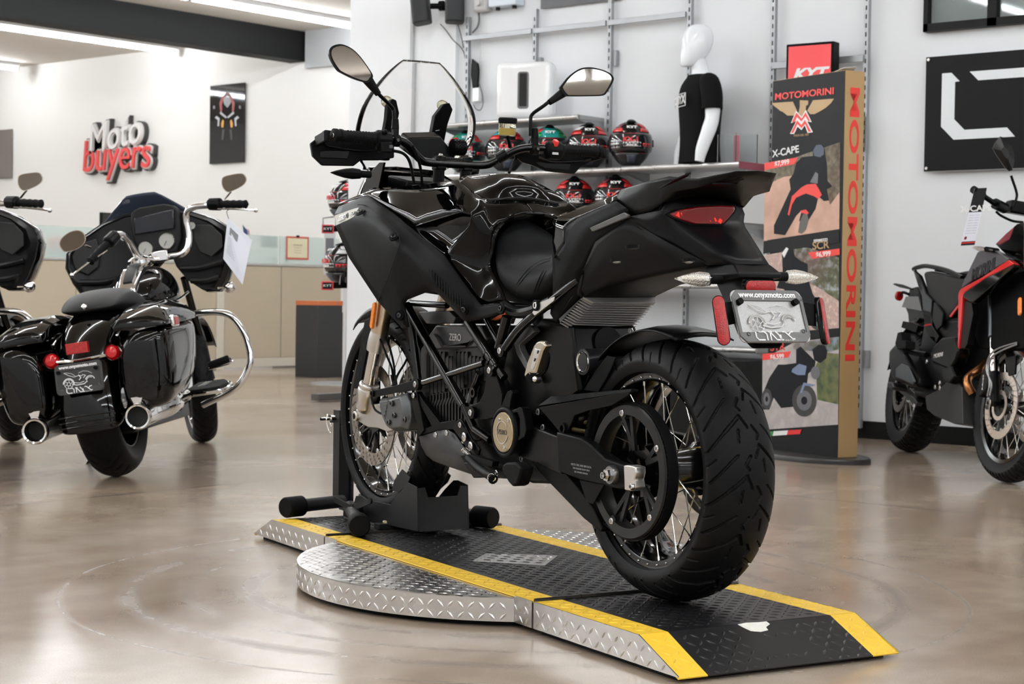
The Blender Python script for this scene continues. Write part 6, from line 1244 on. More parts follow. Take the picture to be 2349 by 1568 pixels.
# lower photo
flatp('black_band', [z2(*p) for p in ((145, 600), (655, 560), (655, 610), (160, 660))], BLKB, .003)
photo([z2(*p) for p in ((145, 765), (360, 650), (655, 615), (648, 1200), (142, 1235))], [(.42, .38, .37), (.36, .33, .32), (.48, .44, .42)], 12, 5)
photo([z2(*p) for p in ((350, 660), (655, 615), (652, 700), (560, 720), (350, 700))], [(.03, .07, .02), (.15, .22, .12), (.45, .55, .75)], 22, 6)
photo([z2(*p) for p in ((500, 800), (560, 720), (652, 730), (650, 1065), (510, 1035))], [(.04, .09, .015), (.16, .22, .05), (.30, .30, .08)], 18, 7)
flatp('rider_figure', [z2(*p) for p in ((145, 1000), (190, 890), (250, 800), (300, 800), (370, 790), (370, 700), (400, 680), (440, 720), (500, 780), (490, 830), (450, 860), (440, 950), (360, 1080), (270, 1090), (220, 1020), (190, 1100), (145, 1100))], DKP, .0028)
flatp('rider_helmet', [z2(*p) for p in ((478, 700), (520, 668), (560, 672), (578, 710), (570, 760), (530, 790), (490, 770))], DKP, .0034); flatp('fuel_tank', [z2(*p) for p in ((345, 830), (390, 795), (440, 810), (430, 870), (380, 870), (340, 850))], M('photo_steel', (.15, .2, .32), .4), .0034)
wheel_print(*z2(425, 1040), 28, 37); wheel_print(*z2(175, 1030), 12, 24); flatp('headlamp', [(z2(500, 855)[0]+11*cos(2*pi*i/16), z2(500, 855)[1]+15*sin(2*pi*i/16)) for i in range(16)], PGR, .0042); flatp('fork_guard', [z2(*p) for p in ((395, 990), (420, 920), (500, 935), (480, 945), (430, 940), (410, 990))], M('photo_steel'), .0042)
ftext('model_lettering', 'STR', 1785, 796, .055, REDB, 40, -3, off=.0044, bold=.002, sx=1.3); ftext('small_lettering', '6½', 1800, 783, .018, WHB, 40, -3, off=.0044)
flatp('price_band', [z2(*p) for p in ((145, 730), (337, 712), (318, 752), (145, 772))], REDB, .0034); ftext('price_lettering', '$6,599', 1784, 818, .034, WHB, 40, -3, off=.0044, bold=.0015, sx=1.2)
for nm, q, col in (('flag_green', ((172, 1248), (222, 1244), (214, 1275), (172, 1278)), (.02, .25, .04)), ('flag_white', ((222, 1244), (316, 1238), (308, 1268), (214, 1275)), (.8, .8, .8)), ('flag_red', ((316, 1238), (406, 1232), (396, 1263), (308, 1268)), (.65, .02, .02))): flatp(nm, [z2(*p) for p in q], M(nm, col, .5), .0034)
text('side_lettering', 'MOTOMORINI', .082, REDB, bd, (bw+.001, .060, (BH+.10)/2+.16), (0, 0, -1), (0, 1, 0), bold=.002, sx=2.55)
# ---- small red signs
t = thing('red_shop_sign', 'red lit style sign with white KYT lettering in a black frame above the cardboard display', 'sign', (5.47, 2.87, 2.0), face_cam(5.42, 2.87)-.45); mb = MB(); mb.bb(-.15, .15, -.04, .04, 0, .285); mb.build('sign_frame', PLA, t, bevel=.004); mb = MB(); mb.bb(-.135, .135, -.042, -.039, .015, .27); mb.build('sign_face', M('sign_red', (.85, .08, .09), .5), t); 
text('sign_lettering', 'KYT', .085, WHB, t, (0, -.0445, .105), (1, 0, 0), (0, 0, 1), bold=.004, sx=1.3, shear=.3)
t = thing('red_rack_sign', 'small red sign in a grey frame on the rack right of the cardboard display', 'sign', (5.535, 2.66, 1.66), 0); mb = MB(); mb.bb(0, .02, -.08, .12, 0, .2); mb.build('panel_frame', RACK, t); mb = MB(); mb.bb(-.002, 0, -.065, .12, .01, .19); mb.build('panel_face', M('sign_red'), t)
t = thing('hanging_glove', 'black and orange glove package hanging beside the cardboard display', 'package', (5.535, 2.73, .98), 0); mb = MB(); mb.bb(0, .02, -.02, .06, .1, .26); mb.build('black_part', PLA, t, bevel=.004); mb = MB(); mb.bb(0, .02, -.02, .06, 0, .1); mb.build('orange_part', M('orange_plastic'), t, bevel=.004)
# ---- big black logo panel and window
pn = thing('logo_panel', 'large black wall panel with angular white logo lines, held off the wall by studs', 'sign', (XW, 1.3, 0)); px_ = XW-.045
def PW(u, v, x=px_): p = G(u, v, x=x); return Vector((p.x-XW, p.y-1.3, p.z))
a, b = PW(2124.7, 131.4), PW(2119.7, 393); mb = MB(); mb.bb(px_-XW, px_-XW+.006, a.y, -1.3, b.z, a.z); mb.build('panel', M('panel_black', (.008, .008, .0085), .5, spec=.15), pn)
mb = MB(); mb.bb(px_-XW+.006, px_-XW+.010, a.y, -1.3, b.z-.004, a.z+.001); mb.build('panel_backing', M('panel_edge', (.65, .68, .7), .4), pn)
z7 = lambda X, Y: (2090+X/4.61, 80+Y/4.61)
WLG = M('logo_white', (.74, .78, .80), .5)
for q in (((330, 408), (428, 400), (515, 490), (467, 497), (458, 893), (565, 1003), (1015, 978), (1100, 1075), (450, 1108), (318, 970)),): mb = MB(); mb.prism([PW(*z7(*p)) for p in q], (-.003, 0, 0)); mb.build('logo_stroke', WLG, pn)
c0, c1_, c2_, c3_ = [PW(*z7(*p)) for p in ((622, 388), (1194, 345), (1194, 445), (712, 480))]; mb = MB(); mb.prism([c0, Vector((c1_.x, -1.0, c0.z+(c1_.z-c0.z)*((-1.0-c0.y)/(c1_.y-c0.y)))), Vector((c1_.x, -1.0, c3_.z+(c2_.z-c3_.z)*((-1.0-c3_.y)/(c2_.y-c3_.y)))), c3_], (-.003, 0, 0)); mb.build('logo_stroke', WLG, pn)
for u, v in ((2130, 137), (2125, 386)): mb = MB(); mb.lathe([(.0001, .004), (.008, .004), (.010, 0), (.006, -.04)], PW(u, v), (-1, 0, 0), 18); mb.build('stand_off', ALU, pn)
wz = 2.311; mb = MB(); fw_ = .026
for y0, y1, z0, z1_ in ((-1.4, 2.228, wz, wz+.045), (2.20, 2.228, wz, 3.3), (-1.4, 2.228, 3.28, 3.32), (1.79, 1.845, wz, 3.3), (.9, .95, wz, 3.3)): mb.bb(XW-.05, XW, y0, y1, z0, z1_)
struct(mb.build('window_1', M('window_frame_black', (.008, .008, .008), .45, spec=.15)))
mb = MB(); mb.bb(XW-.02, XW-.015, -1.4, 2.2, wz+.04, 3.3); struct(mb.build('window_2', M('window_glass', (.8, .85, .85), .03, trans=1., ior=1.45)))
mb = MB(); mb.bb(XW-.004, XW-.001, -1.4, 2.2, wz+.04, 3.3); struct(mb.build('window_backing', M('pane_backing_grey', (.62, .65, .66), .7, var=.1, vscale=4), smooth=False))  # added pale grey backing sheet, stands in for the interior behind the glass
# ================================================================ far part of the room
def onwall(mb): return mb
ct = thing('reception_counter', 'beige panelled reception counter with grey top trim along the far side of the room', 'counter', (7.0, 11.1, 0)); q = lambda mb: loc_build(mb, ct)
BEI = M('counter_beige', (.47, .40, .30), .6, var=.04, vscale=2); BEI2 = M('counter_trim', (.60, .56, .48), .5)
for x0, x1 in ((4.6, 5.5), (5.51, 6.32), (6.33, 7.16), (7.17, 7.995), (8.09, 8.86), (8.87, 9.72)): mb = MB(); mb.bb(x0, x1, 11.1, 11.16, .11, 1.045); q(mb).build('front_panel', BEI, ct, bevel=.004)
mb = MB(); mb.bb(7.998, 8.087, 11.085, 11.17, 0, 1.06); q(mb).build('corner_post', BEI2, ct, bevel=.003)
mb = MB(); mb.bb(4.6, 9.72, 11.095, 11.17, .02, .108); q(mb).build('kick_board', BEI2, ct, bevel=.003)
mb = MB(); mb.bb(4.6, 9.72, 11.09, 11.18, 1.048, 1.075); q(mb).build('top_trim', M('trim_grey', (.42, .42, .40), .35, .3), ct, bevel=.004)
ds = thing('office_desk', 'grey desk top behind the reception counter carrying the monitors', 'desk', (7.1, 11.56, 0)); mb = MB(); mb.bb(-2.4, 2.4, -.33, .33, .71, .748); mb.build('desk_top', M('desk_grey', (.3, .3, .3), .5), ds); mb = MB(); mb.bb(-2.38, -2.34, -.3, .3, 0, .71); mb.mirror(); mb.build('desk_leg', M('desk_grey'), ds)
mb = MB(); mb.bb(4.6, 9.72, 11.108, 11.15, .109, 1.05); q(mb).build('seam_backing', M('seam_dark', (.15, .13, .1), .6), ct)
for i, (x0, x1) in enumerate(((4.6, 6.6), (6.62, 8.84), (8.86, 9.72))):
    t = thing('glass_screen', ['frosted glass screen on the counter, leftmost behind the fairings', 'frosted glass screen on the counter behind the white price sheet', 'frosted glass screen on the counter with the framed certificate'][i], 'glass screen', ((x0+x1)/2, 11.13, 1.076)); mb = MB(); mb.bb((x0-x1)/2, (x1-x0)/2, -.004, .004, 0, .285); mb.build('glass_pane', M('frosted_glass', (.78, .88, .85), .25, trans=.55, ior=1.3, rvar=0), t)
def card(name, label, cat, u0, v0, u1, v1, y, mat, border=None, d=.003):
    a, b = G(u0, v0, y=y), G(u1, v1, y=y); w, h = abs(b.x-a.x), abs(a.z-b.z); t = thing(name, label, cat, ((a.x+b.x)/2, y, min(a.z, b.z))); mb = MB(); mb.bb(-w/2, w/2, 0, d, 0, h); mb.build('sheet', border or mat, t)
    if border: mb = MB(); mb.bb(-w/2+.02, w/2-.02, -.001, 0, .02, h-.02); mb.build('face', mat, t)
    return t, w, h
t, w, h = card('certificate', 'cream certificate with red border clipped to the frosted glass screen', 'certificate', 657, 541, 708, 596, 11.115, M('cream_paper', (.72, .66, .46), .7), M('red_border', (.50, .09, .06), .6))
mb = MB(); mb.bb(-.02, .02, -.006, .0, h-.01, h+.012); mb.build('clip', PLM, t); text('certificate_lettering', 'CERTIFICATE', .022, M('print_brown', (.2, .15, .1), .6), t, (0, -.002, h*.62), (1, 0, 0), (0, 0, 1)); 
for i in range(3): mb = MB(); mb.bb(-.05, .05, -.0016, -.001, h*.5-.025*i, h*.5-.025*i+.003); mb.build('text_line', M('print_brown'), t)
card('paper_sheet', 'pale green sheet taped behind the glass next to the small flag', 'paper', 598, 541, 635, 569, 11.15, M('green_paper', (.40, .47, .42), .7))
def monitor(label, x, y, rz, mat, w=.5, h=.3):
    t = thing('monitor', label, 'monitor', (x, y, .75), rz, None); mb = MB(); mb.bb(-w/2, w/2, -.012, .02, .42-.0, .42+h+.03); mb.build('screen_housing', PLM, t, bevel=.004)
    mb = MB(); mb.bb(-w/2+.01, w/2-.01, -.014, -.012, .435, .42+h+.018); mb.build('display', mat, t); mb = MB(); mb.bb(-.03, .03, .0, .03, .01, .45); mb.bb(-.12, .12, -.08, .1, 0, .012); mb.build('stand', PLM, t); return t
monitor('monitor with a pale teal screen lit up behind the glass screen', 8.50, 11.55, .5, M('screen_teal', (.3, .6, .6), .3, emit=(.45, .85, .85), est=.8), .40, .27)
monitor('dark monitor on the counter left of the tall touring motorcycle screen', 7.25, 11.6, .1, M('screen_off', (.01, .01, .01), .2), .62, .33)
t = thing('small_flag', 'small striped flag on a stick standing behind the glass screen', 'flag', (8.62, 11.4, .75)); mb = MB(); mb.cyl((0.03, 0, .001), (-.02, 0, .72), .003, n=6); mb.build('flag_stick', M('stick', (.5, .4, .3)), t)
FR_ = M('flag_red_cloth', (.5, .05, .06), .7); FW_ = M('flag_white_cloth', (.7, .7, .7), .7); FB_ = M('flag_blue_cloth', (.04, .06, .18), .7)
for i in range(7): mb = MB(); mb.prism([(-.022+.012*i, 0, .70-.004*i), (-.010+.012*i, 0, .70-.004*i-.012), (.02+.012*i, .02, .52-.008*i), (.008+.012*i, .02, .53-.008*i)], (0, .002, 0)); mb.build('flag_stripe', FR_ if i % 2 == 0 else FW_, t)
mb = MB(); mb.prism([(-.03, -.003, .72), (.04, -.003, .66), (.045, -.003, .60), (-.012, -.003, .62)], (0, .002, 0)); mb.build('flag_canton', FB_, t)
for x, lab in ((8.82, 'small white jar on the counter edge, left of the glass joint'), (9.0, 'small white jar on the counter edge, right of the glass joint')):
    t = thing('small_jar', lab, 'jar', (x-.03, 11.15, 1.076)); mb = MB(); mb.lathe([(.0001, 0), (.024, 0), (.024, .05), (.0001, .05)], n=18); mb.build('jar_body', M('ivory', (.7, .68, .58), .4), t); mb = MB(); mb.lathe([(.0001, .05), (.021, .05), (.021, .066), (.0001, .066)], n=18); mb.build('lid', M('ivory'), t)
t = thing('red_case', 'red and white case lying behind the counter glass at the left', 'case', (6.45, 11.45, .75)); mb = MB(); mb.bb(-.17, .17, -.1, .1, 0, .40); mb.build('case_body', M('grey_case', (.2, .22, .22), .5), t, bevel=.01); mb = MB(); mb.bb(-.15, .17, -.1, .1, .40, .52); mb.build('case_top', M('case_red', (.6, .04, .03), .4), t, bevel=.02)
# grey waste panel with orange edge
a, b = G(735, 690, y=9.4), G(802, 872, y=9.4); t = thing('dark_bin', 'dark grey bin with an orange rim standing in front of the counter end', 'bin', ((a.x+b.x)/2+.02, 9.55, 0)); w = b.x-a.x+.1
mb = MB(); mb.bb(-w/2, w/2, -.15, .15, 0, a.z-.04); mb.build('bin_body', M('bin_grey', (.022, .023, .025), .6), t, bevel=.006); mb = MB(); mb.bb(-w/2, w/2, -.15, .15, a.z-.04, a.z); mb.build('bin_rim', M('rim_orange', (.5, .13, .04), .5), t)
# sanitiser stand
p = G(790, 880, z=0.0); t = thing('sanitiser_stand', 'pale pole stand with round base holding a sanitiser dispenser, in front of the dark bin', 'stand', (p.x, p.y, 0), face_cam(p.x, p.y)); PW_ = M('pole_white', (.62, .63, .64), .35, .2)
mb = MB(); mb.lathe([(.0001, 0), (.29, 0), (.29, .008), (.05, .02), (.0001, .02)], n=40); mb.build('base_disc', M('base_grey', (.4, .41, .42), .35, .5), t); mb = MB(); mb.cyl((0, 0, .02), (0, 0, .86), .02, n=18); mb.cyl((0, 0, .62), (0, 0, .68), .026, n=18); mb.build('pole', PW_, t)
mb = MB(); mb.bb(-.07, .07, -.03, .03, .86, .95); mb.build('drip_tray', PW_, t, bevel=.004); mb = MB(); mb.bb(-.19, -.09, -.06, .05, .93, 1.38); mb.build('dispenser', M('dispenser_grey', (.5, .51, .52), .35), t, bevel=.02, seg=3); mb = MB(); mb.bb(-.175, -.105, -.063, -.06, 1.08, 1.26); mb.build('dispenser_window', M('window_dark', (.12, .12, .13), .3), t)
# helmet rack by the wall end
hr = thing('helmet_stand', 'black helmet display rack with red maker tags and red side board', 'display rack', (5.42, 7.0, 0)); KH = lambda u, v, y: G(u, v, y=y)-Vector((5.42, 7.0, 0))
TAGR = M('tag_red', (.5, .02, .03), .4)
for v, us in ((655, (751, 824)), (525, (752,))):
    a, b = KH(745, v, 6.98), KH(850, v-3, 6.98); mb = MB(); mb.beam(a, b, .03, .045); mb.build('rack_bar', PLM, hr)
    for u in us:
        c = KH(u, v, 6.93); mb = MB(); mb.box(c, (.088, .03, .064), rz=face_cam(5.4, 7)); o = mb.build('maker_tag', TAGR, hr, bevel=.004); fx = Vector((sin(face_cam(5.4, 7)), -cos(face_cam(5.4, 7)), 0)); mb = MB(); mb.box(c+fx*.0155, (.068, .002, .046), rz=face_cam(5.4, 7)); mb.build('tag_face', PLM, o)
        text('tag_lettering', 'KYT', .026, M('print_white'), o, c+fx*.018, (cos(face_cam(5.4, 7)), sin(face_cam(5.4, 7)), 0), (0, 0, 1), sx=1.3)
mb = MB(); mb.tube([KH(741, 522, 6.98), KH(741, 500, 6.98), KH(765, 497, 6.98)], .005, 8, k=1); mb.build('wire_hook', RACK, hr)
mb = MB(); mb.tube([KH(779, 652, 6.95), KH(781, 632, 6.95), KH(792, 630, 6.95), KH(793, 648, 6.95)], .004, 8, k=1); mb.build('wire_hook', RACK, hr)
mb = MB(); a, b = KH(800, 660, 6.9), KH(815, 660, 6.9); mb.bb(a.x, b.x, -.14, -.12, .0, a.z+.0); mb.build('white_board', M('board_white', (.75, .75, .73), .5), hr)
mb = MB(); a, b = KH(816, 660, 6.9), KH(824, 660, 6.9); mb.bb(a.x, b.x, -.13, -.10, .0, 1.7); mb.mat(1); z = .3
while z < 1.1: mb.bb(a.x+.008, b.x-.008, -.131, -.13, z, z+.02); z += .04
mb.build('slotted_post', [RACK, DARKSLOT], hr)
mb = MB(); a, b = KH(826, 660, 6.9), KH(860, 660, 6.9); mb.bb(a.x, b.x+.05, -.12, -.10, .0, .83); mb.build('red_board', M('board_red', (.70, .03, .02), .4), hr)
a, b = G(722, 922, z=0)-hr.location, G(800, 918, z=0)-hr.location; mb = MB(); mb.beam(a+V(0, 0, .035), b+V(0, .02, .035), .08, .05); mb.build('foot_bar', M('foot_grey', (.05, .048, .045), .5), hr, bevel=.004)
mb = MB(); c = b+V(.0, .0, .04); mb.beam(c, Vector((c.x, c.y, 1.8)), .03, .03, (1, 0, 0)); mb.build('rack_post', PLM, hr)
c = G(797, 640, y=7.02); helmet('racing_helmet', 'white, black and blue helmet on the lower arm of the helmet rack', 'helmets on the rack', (c.x, 7.02, c.z-.05), face_cam(5.4, 7)-1.0, H_BLK, H_WHT, M('helmet_blue', (.03, .2, .35), .2), scale=1.2)
c = G(803, 490, y=7.02); helmet('racing_helmet', 'black helmet with red and white visor graphics on the top arm of the helmet rack', 'helmets on the rack', (c.x, 7.02, c.z-.06), face_cam(5.4, 7)-.9, H_BLK, H_RED, H_WHT, scale=1.15)
# ---- posters and sign on the far wall
def wall_post(name, label, u0, v0, u1, v1, mat):
    a, b = G(u0, v0, x=X1-.03), G(u1, v1, x=X1-.03); t = thing(name, label, 'poster', (X1, (a.y+b.y)/2, min(a.z, b.z))); w, h = abs(a.y-b.y), abs(a.z-b.z); mb = MB(); mb.bb(-.03, -.018, -w/2, w/2, 0, h); mb.build('panel', mat, t); return t, w, h
t, w, h = wall_post('metal_poster', 'glossy black upright poster showing the front of a motorcycle on the far wall', 482, 197, 560, 372, M('poster_gloss', (.006, .006, .007), .04, spec=.6))
def pq2(X, Y): p = G(460+X/7.129, 180+Y/7.129, x=X1-.031)-t.location; return Vector((-.0305, p.y, p.z))
def pf2(name, P, col, off=0): mb = MB(); mb.prism([pq2(*p)+V(-off, 0, 0) for p in P], (-.001, 0, 0)); mb.build(name, M(name+'_c', col, .3), t)
for sx in (-1, 1):
    c = 433; f = lambda x, y: (c+sx*x, y)
    pf2('cowl_red', [f(20, 250), f(80, 300), f(125, 400), f(110, 540), f(80, 540), f(85, 420), f(50, 330)], (.25, .01, .01)); pf2('arm_grey', [f(0, 630), f(100, 540), f(120, 560), f(110, 580), f(20, 650)], (.35, .35, .37)); pf2('fork_grey', [f(120, 650), f(170, 610), f(200, 640), f(150, 680), f(155, 780), f(130, 780)], (.4, .4, .42)); pf2('lamp_orange', [f(50, 690), f(75, 670), f(95, 740), f(90, 800), f(60, 800)], (.6, .28, .03)); pf2('mirror_ring', [f(200, 440), f(230, 450), f(225, 500), f(195, 490)], (.12, .12, .13)); pf2('ghost', [f(40, 830), f(80, 830), f(90, 1000), f(60, 1000)], (.03, .025, .028))
pf2('nose_grey', [(370, 320), (433, 300), (500, 320), (495, 400), (440, 480), (385, 420)], (.2, .2, .21)); pf2('nose_top', [(380, 270), (435, 215), (500, 270), (510, 310), (435, 290), (370, 310)], (.10, .03, .03), .0006)
t, w, h = wall_post('metal_poster', 'grey brown poster with a faint motorcycle at the far left edge of the wall', -60, 303, 26, 408, M('poster_brown', (.16, .14, .12), .3))
sg = thing('wall_sign', 'raised wall sign reading Moto buyers in white script and red letters', 'sign', (X1, 15.45, 2.35)); 
def S_(u, v, x=X1-.12): p = G(u, v, x=x); return p-sg.location
def sign_word(s, u0, v0, u1, v1, size, sx, mat, shear=.2):
    a, b = S_(u0, v0), S_(u1, v1); X_ = b-a; X_.x = 0; c = (a+b)/2; c.x = 0
    for nm, bold, off, m in (('letter_backing', .035, -.03, M('sign_dark', (.035, .033, .032), .5)), ('letter_outline', .018, -.075, M('sign_pale', (.62, .6, .58), .5)), ('letter_face', .0, -.10, mat)):
        text(nm, s, size, m, sg, c+V(off, 0, 0), X_, (0, 0, 1), ext=.03 if bold > .02 else .012, bold=bold, sx=sx, shear=shear)
sign_word('Moto', 214, 322, 302, 300, .52, .92, M('sign_white', (.75, .73, .72), .4)); sign_word('buyers', 184, 363, 343, 350, .56, .90, M('sign_coral', (.70, .07, .07), .4), .12)
# ================================================================ touring motorcycles at the left
HO = (1.2125, 3.7346); HDEG, HLEAN = -52.1, -9.0
T1 = thing('touring_motorcycle', 'black touring motorcycle with wide fairing, hard bags and chrome exhausts, leaning on the shop floor', 'motorcycle', (*HO, 0.002), rad(HDEG)); T1.rotation_euler = (0, rad(HLEAN), rad(HDEG))
KT = frame3(*HO, HDEG, HLEAN); HB = M('touring_black', (.0012, .0012, .0012), .04, spec=.35); HM = M('touring_matte', (.006, .006, .0065), .35, spec=.25)
def tp(name): return part(name, T1)
def PT(pts, **kw): return [KT(p[0], p[1], **({'x': p[2]} if len(p) > 2 and 'y' not in kw else kw)) for p in pts]
CRU = [(.075, .05, .03, .35, .005, .004), (.03, .35, .012, .55, .005, .004), (.01, .0, .02, .2, .006, .004), (.06, .6, .03, .8, .005, .004)]
w1 = tp('rear_wheel'); tyre('tyre', w1, (0, 0, .33), .33, .18, .215, CRU, 16, 20, 30, TYR, drop=.055, amax=75)
def cast_rim(parent, c, r, hw, n=9):
    mb = MB(); mb.lathe([(r-.012, -hw), (r+.004, -hw-.002), (r+.006, -hw+.006), (r-.01, -hw+.012), (r-.02, 0), (r-.01, hw-.012), (r+.006, hw-.006), (r+.004, hw+.002), (r-.012, hw), (r-.03, 0), (r-.012, -hw)], c, (1, 0, 0), 60); mb.build('rim', RIMK, parent)
    for s in (-1, 1): mb = MB(); mb.lathe([(r-.014, s*(hw+.0025)), (r-.002, s*(hw+.0045))], c, (1, 0, 0), 60); mb.build('rim_edge', ALU, parent, solid=.002)
    for i in range(n): a = 2*pi*i/n; mb = MB(); mb.beam(V(c)+V(0, .03*cos(a), .03*sin(a)), V(c)+V(0, (r-.02)*cos(a+.15), (r-.02)*sin(a+.15)), .05, .018, (1, 0, 0)); mb.build('wheel_spoke', HM, parent)
    mb = MB(); mb.lathe([(.0001, -hw), (.045, -hw), (.05, 0), (.045, hw), (.0001, hw)], c, (1, 0, 0), 30); mb.build('hub', CHR, parent)
cast_rim(w1, (0, 0, .33), .22, .065)
w2_ = tp('front_wheel'); mb_ = MB(); fa0 = V(0, 1.70, .325); tyre('tyre', w2_, fa0, .325, .13, .24, CRU, 16, 20, 24, TYR, drop=.04, amax=72); cast_rim(w2_, fa0, .245, .045); disc('brake_disc', w2_, fa0+V(.06, 0, 0), .15, .115, .005, DSC, nb=5)
for o in [c for c in bpy.data.objects if c.parent == w2_]:
    if o.type == 'MESH': o.data.transform(Matrix.Translation(fa0)@Matrix.Rotation(.32, 4, 'Z')@Matrix.Translation(-fa0))
# fenders
rf_ = tp('rear_fender'); rings = []
path = [(.36, .52), (.30, .66), (.18, .725), (.02, .735), (-.14, .70), (-.26, .61), (-.33, .50), (-.365, .38), (-.375, .27), (-.372, .215)]
for i, (y, z) in enumerate(path):
    w = .118 if i < 8 else .125; cy, cz = 0, .33; d = Vector((0, cy-y, cz-z)).normalized(); rings.append([Vector((x, y, z))+d*k for x, k in ((-w, .13), (-w, .05), (-w*.9, .018), (-w*.5, .0), (0, -.006), (w*.5, 0), (w*.9, .018), (w, .05), (w, .13))])
mb = MB(); mb.loft(rings, caps=False, closed=False); mb.build('fender_shell', HB, rf_, solid=.003, sub=1, ang=180)
for k in range(3): mb = MB(); z = .29-.022*k; mb.box((0, -.377, z), (.235, .01, .007)); mb.build('fender_rib', HB, rf_, bevel=.003)
mb = MB(); mb.bb(-.045, .045, -.375, -.345, .545, .59); mb.xf(Matrix.Rotation(0, 4, 'X')); mb.build('red_reflector', M('red_reflex'), rf_, bevel=.002)
for s in (-1, 1):
    fs_ = tp('fender_strut'); mb = MB(); mb.prism([(s*.128, -.20, .55), (s*.128, .2, .60), (s*.128, .24, .66), (s*.128, -.12, .64), (s*.128, -.24, .60)], (s*.02, 0, 0)); mb.build('strut_cover', CHR, fs_, bevel=.006)
# saddle bags
for s in (-1, 1):
    bgp = tp('saddle_bag'); xi, xo = .150, .372
    def sec(y, zb_, zt, xi=xi, xo=xo, k=0): return [Vector((s*x, y, z)) for x, z in ((xi, zb_+.03), (xi+.03, zb_), (xo-.06, zb_), (xo-.02, zb_+.03), (xo+.0, zb_+.15), (xo, zt-.03), (xo-.01, zt), (xi, zt))]
    mb = MB(); mb.loft([sec(-.375, .36, .54, xi+.07, xo-.09), sec(-.37, .32, .58, xi+.03, xo-.06), sec(-.355, .29, .605, xi+.008, xo-.025), sec(-.32, .28, .612, xi, xo-.008), sec(-.28, .275, .615), sec(-.1, .30, .62), sec(.15, .345, .63), sec(.30, .40, .635, xi, xo-.02), sec(.34, .44, .635, xi+.01, xo-.05)]); mb.build('bag_body', HB, bgp, sub=2, ang=180)
    def lid(y, z0, zt, xi=xi, xo=xo): return [Vector((s*x, y, z)) for x, z in ((xi-.004, z0), (xo+.003, z0), (xo+.002, z0+.018), (xo-.025, z0+(zt-z0)*.7), (xo-.07, zt), (xi+.03, zt), (xi-.004, zt-.02))]
    mb = MB(); mb.loft([lid(-.355, .612, .645, xi+.01, xo-.02), lid(-.345, .612, .66), lid(-.2, .618, .70), lid(.0, .622, .725), lid(.2, .632, .72), lid(.32, .638, .69, xi, xo-.02), lid(.35, .638, .66, xi+.01, xo-.05)]); mb.build('bag_lid', HB, bgp, bevel=.004, ang=50)
    mb = MB(); mb.bb(s*(xo-.004), s*(xo+.016), -.26, -.16, .60, .65); mb.build('side_lamp_housing', CHR, bgp, bevel=.008, seg=3); mb = MB(); mb.bb(s*(xo+.014), s*(xo+.019), -.245, -.175, .608, .64); mb.build('side_lamp_lens', RED2, bgp, bevel=.002)
    ex = tp('exhaust'); c0 = Vector((s*.215, -.40, .255)); c1x = Vector((s*.215, .48, .29)); d = (c1x-c0).normalized()
    mb = MB(); mb.lathe([(.043, .06), (.043, 0), (.050, -.002), (.054, .006), (.054, .03), (.052, .04), (.052, .42), (.056, .43), (.056, .62), (.045, .66), (.032, .88)], c0, d, 40); mb.build('muffler', CHR if s > 0 else M('exhaust_dark', (.02, .02, .02), .12, .3), ex)
    if s < 0: mb = MB(); mb.lathe([(.043, .05), (.043, 0), (.050, -.003), (.055, .006), (.055, .02)], c0, d, 40); mb.build('chrome_tip', CHR, ex)
    mb = MB(); mb.lathe([(.0001, .06), (.043, .06)], c0, d, 30); mb.build('bore', DARKSLOT, ex)
    mb = MB(); mb.prism([c0+V(-.015, .03, .055), c0+V(.015, .03, .055), c0+V(.025, .03, .08), c0+V(-.025, .03, .08)], (0, .004, 0)); mb.build('hanger', CHR, ex)
    # engine guard, floorboard, peg, lamp
    eg = tp('engine_guard'); mb = MB(); mb.tube([(s*.12, 1.0, .66), (s*.25, .97, .665), (s*.37, .95, .64), (s*.43, .94, .56), (s*.455, .93, .45), (s*.44, .92, .37), (s*.36, .93, .28), (s*.18, .98, .22)], .0165, 14, k=6); mb.build('guard_tube', CHR, eg)
    fbd = tp('floorboard'); mb = MB(); mb.loft([[Vector((s*x, y, z)) for x, y, z in ((.20, .52, .285), (.32, .50, .285), (.365, .56, .285), (.37, .74, .30), (.33, .86, .31), (.2, .86, .31))], [Vector((s*x, y, z)) for x, y, z in ((.20, .52, .31), (.32, .50, .31), (.365, .56, .31), (.37, .74, .325), (.33, .86, .335), (.2, .86, .335))]]); mb.build('board_pad', RUB, fbd, bevel=.006)
    mb = MB(); mb.tube([(s*.20, .505, .288), (s*.32, .49, .288), (s*.375, .56, .288), (s*.38, .74, .303), (s*.335, .87, .313), (s*.2, .87, .313)], .009, 8); mb.build('board_trim', CHR, fbd)
    for k in range(3): mb = MB(); mb.beam((s*(.24+.012*k), .56, .3115), (s*(.25+.012*k), .82, .333), .004, .002); mb.build('board_line', ALU, fbd)
    pg_ = tp('highway_peg'); mb = MB(); mb.cyl((s*.25, .93, .405), (s*.35, .93, .425), .02, n=8); mb.build('peg_pad', RUB, pg_, bevel=.004); mb = MB(); mb.tube([(s*.245, .93, .39), (s*.355, .925, .405), (s*.36, .93, .43)], .006, 8); mb.build('peg_trim', CHR, pg_)
    tsg = tp('turn_signal'); p = Vector((s*.128, -.315, .53)); mb = MB(); mb.lathe([(.0001, .016), (.022, .012), (.030, .0), (.031, -.012)], p, (0, -1, .1), 24); mb.build('red_lens', M('red_lens_bright', (.5, .005, .008), .08, spec=.6), tsg); mb = MB(); mb.lathe([(.034, .004), (.034, -.02), (.018, -.045), (.0001, -.047)], p, (0, -1, .1), 24); mb.build('signal_bowl', CHR, tsg)
mb = MB(); mb.tube([(-.10, -.315, .522), (0, -.335, .515), (.10, -.315, .522)], .017, 12, flat=.5); mb.build('signal_bar', CHR, T1)
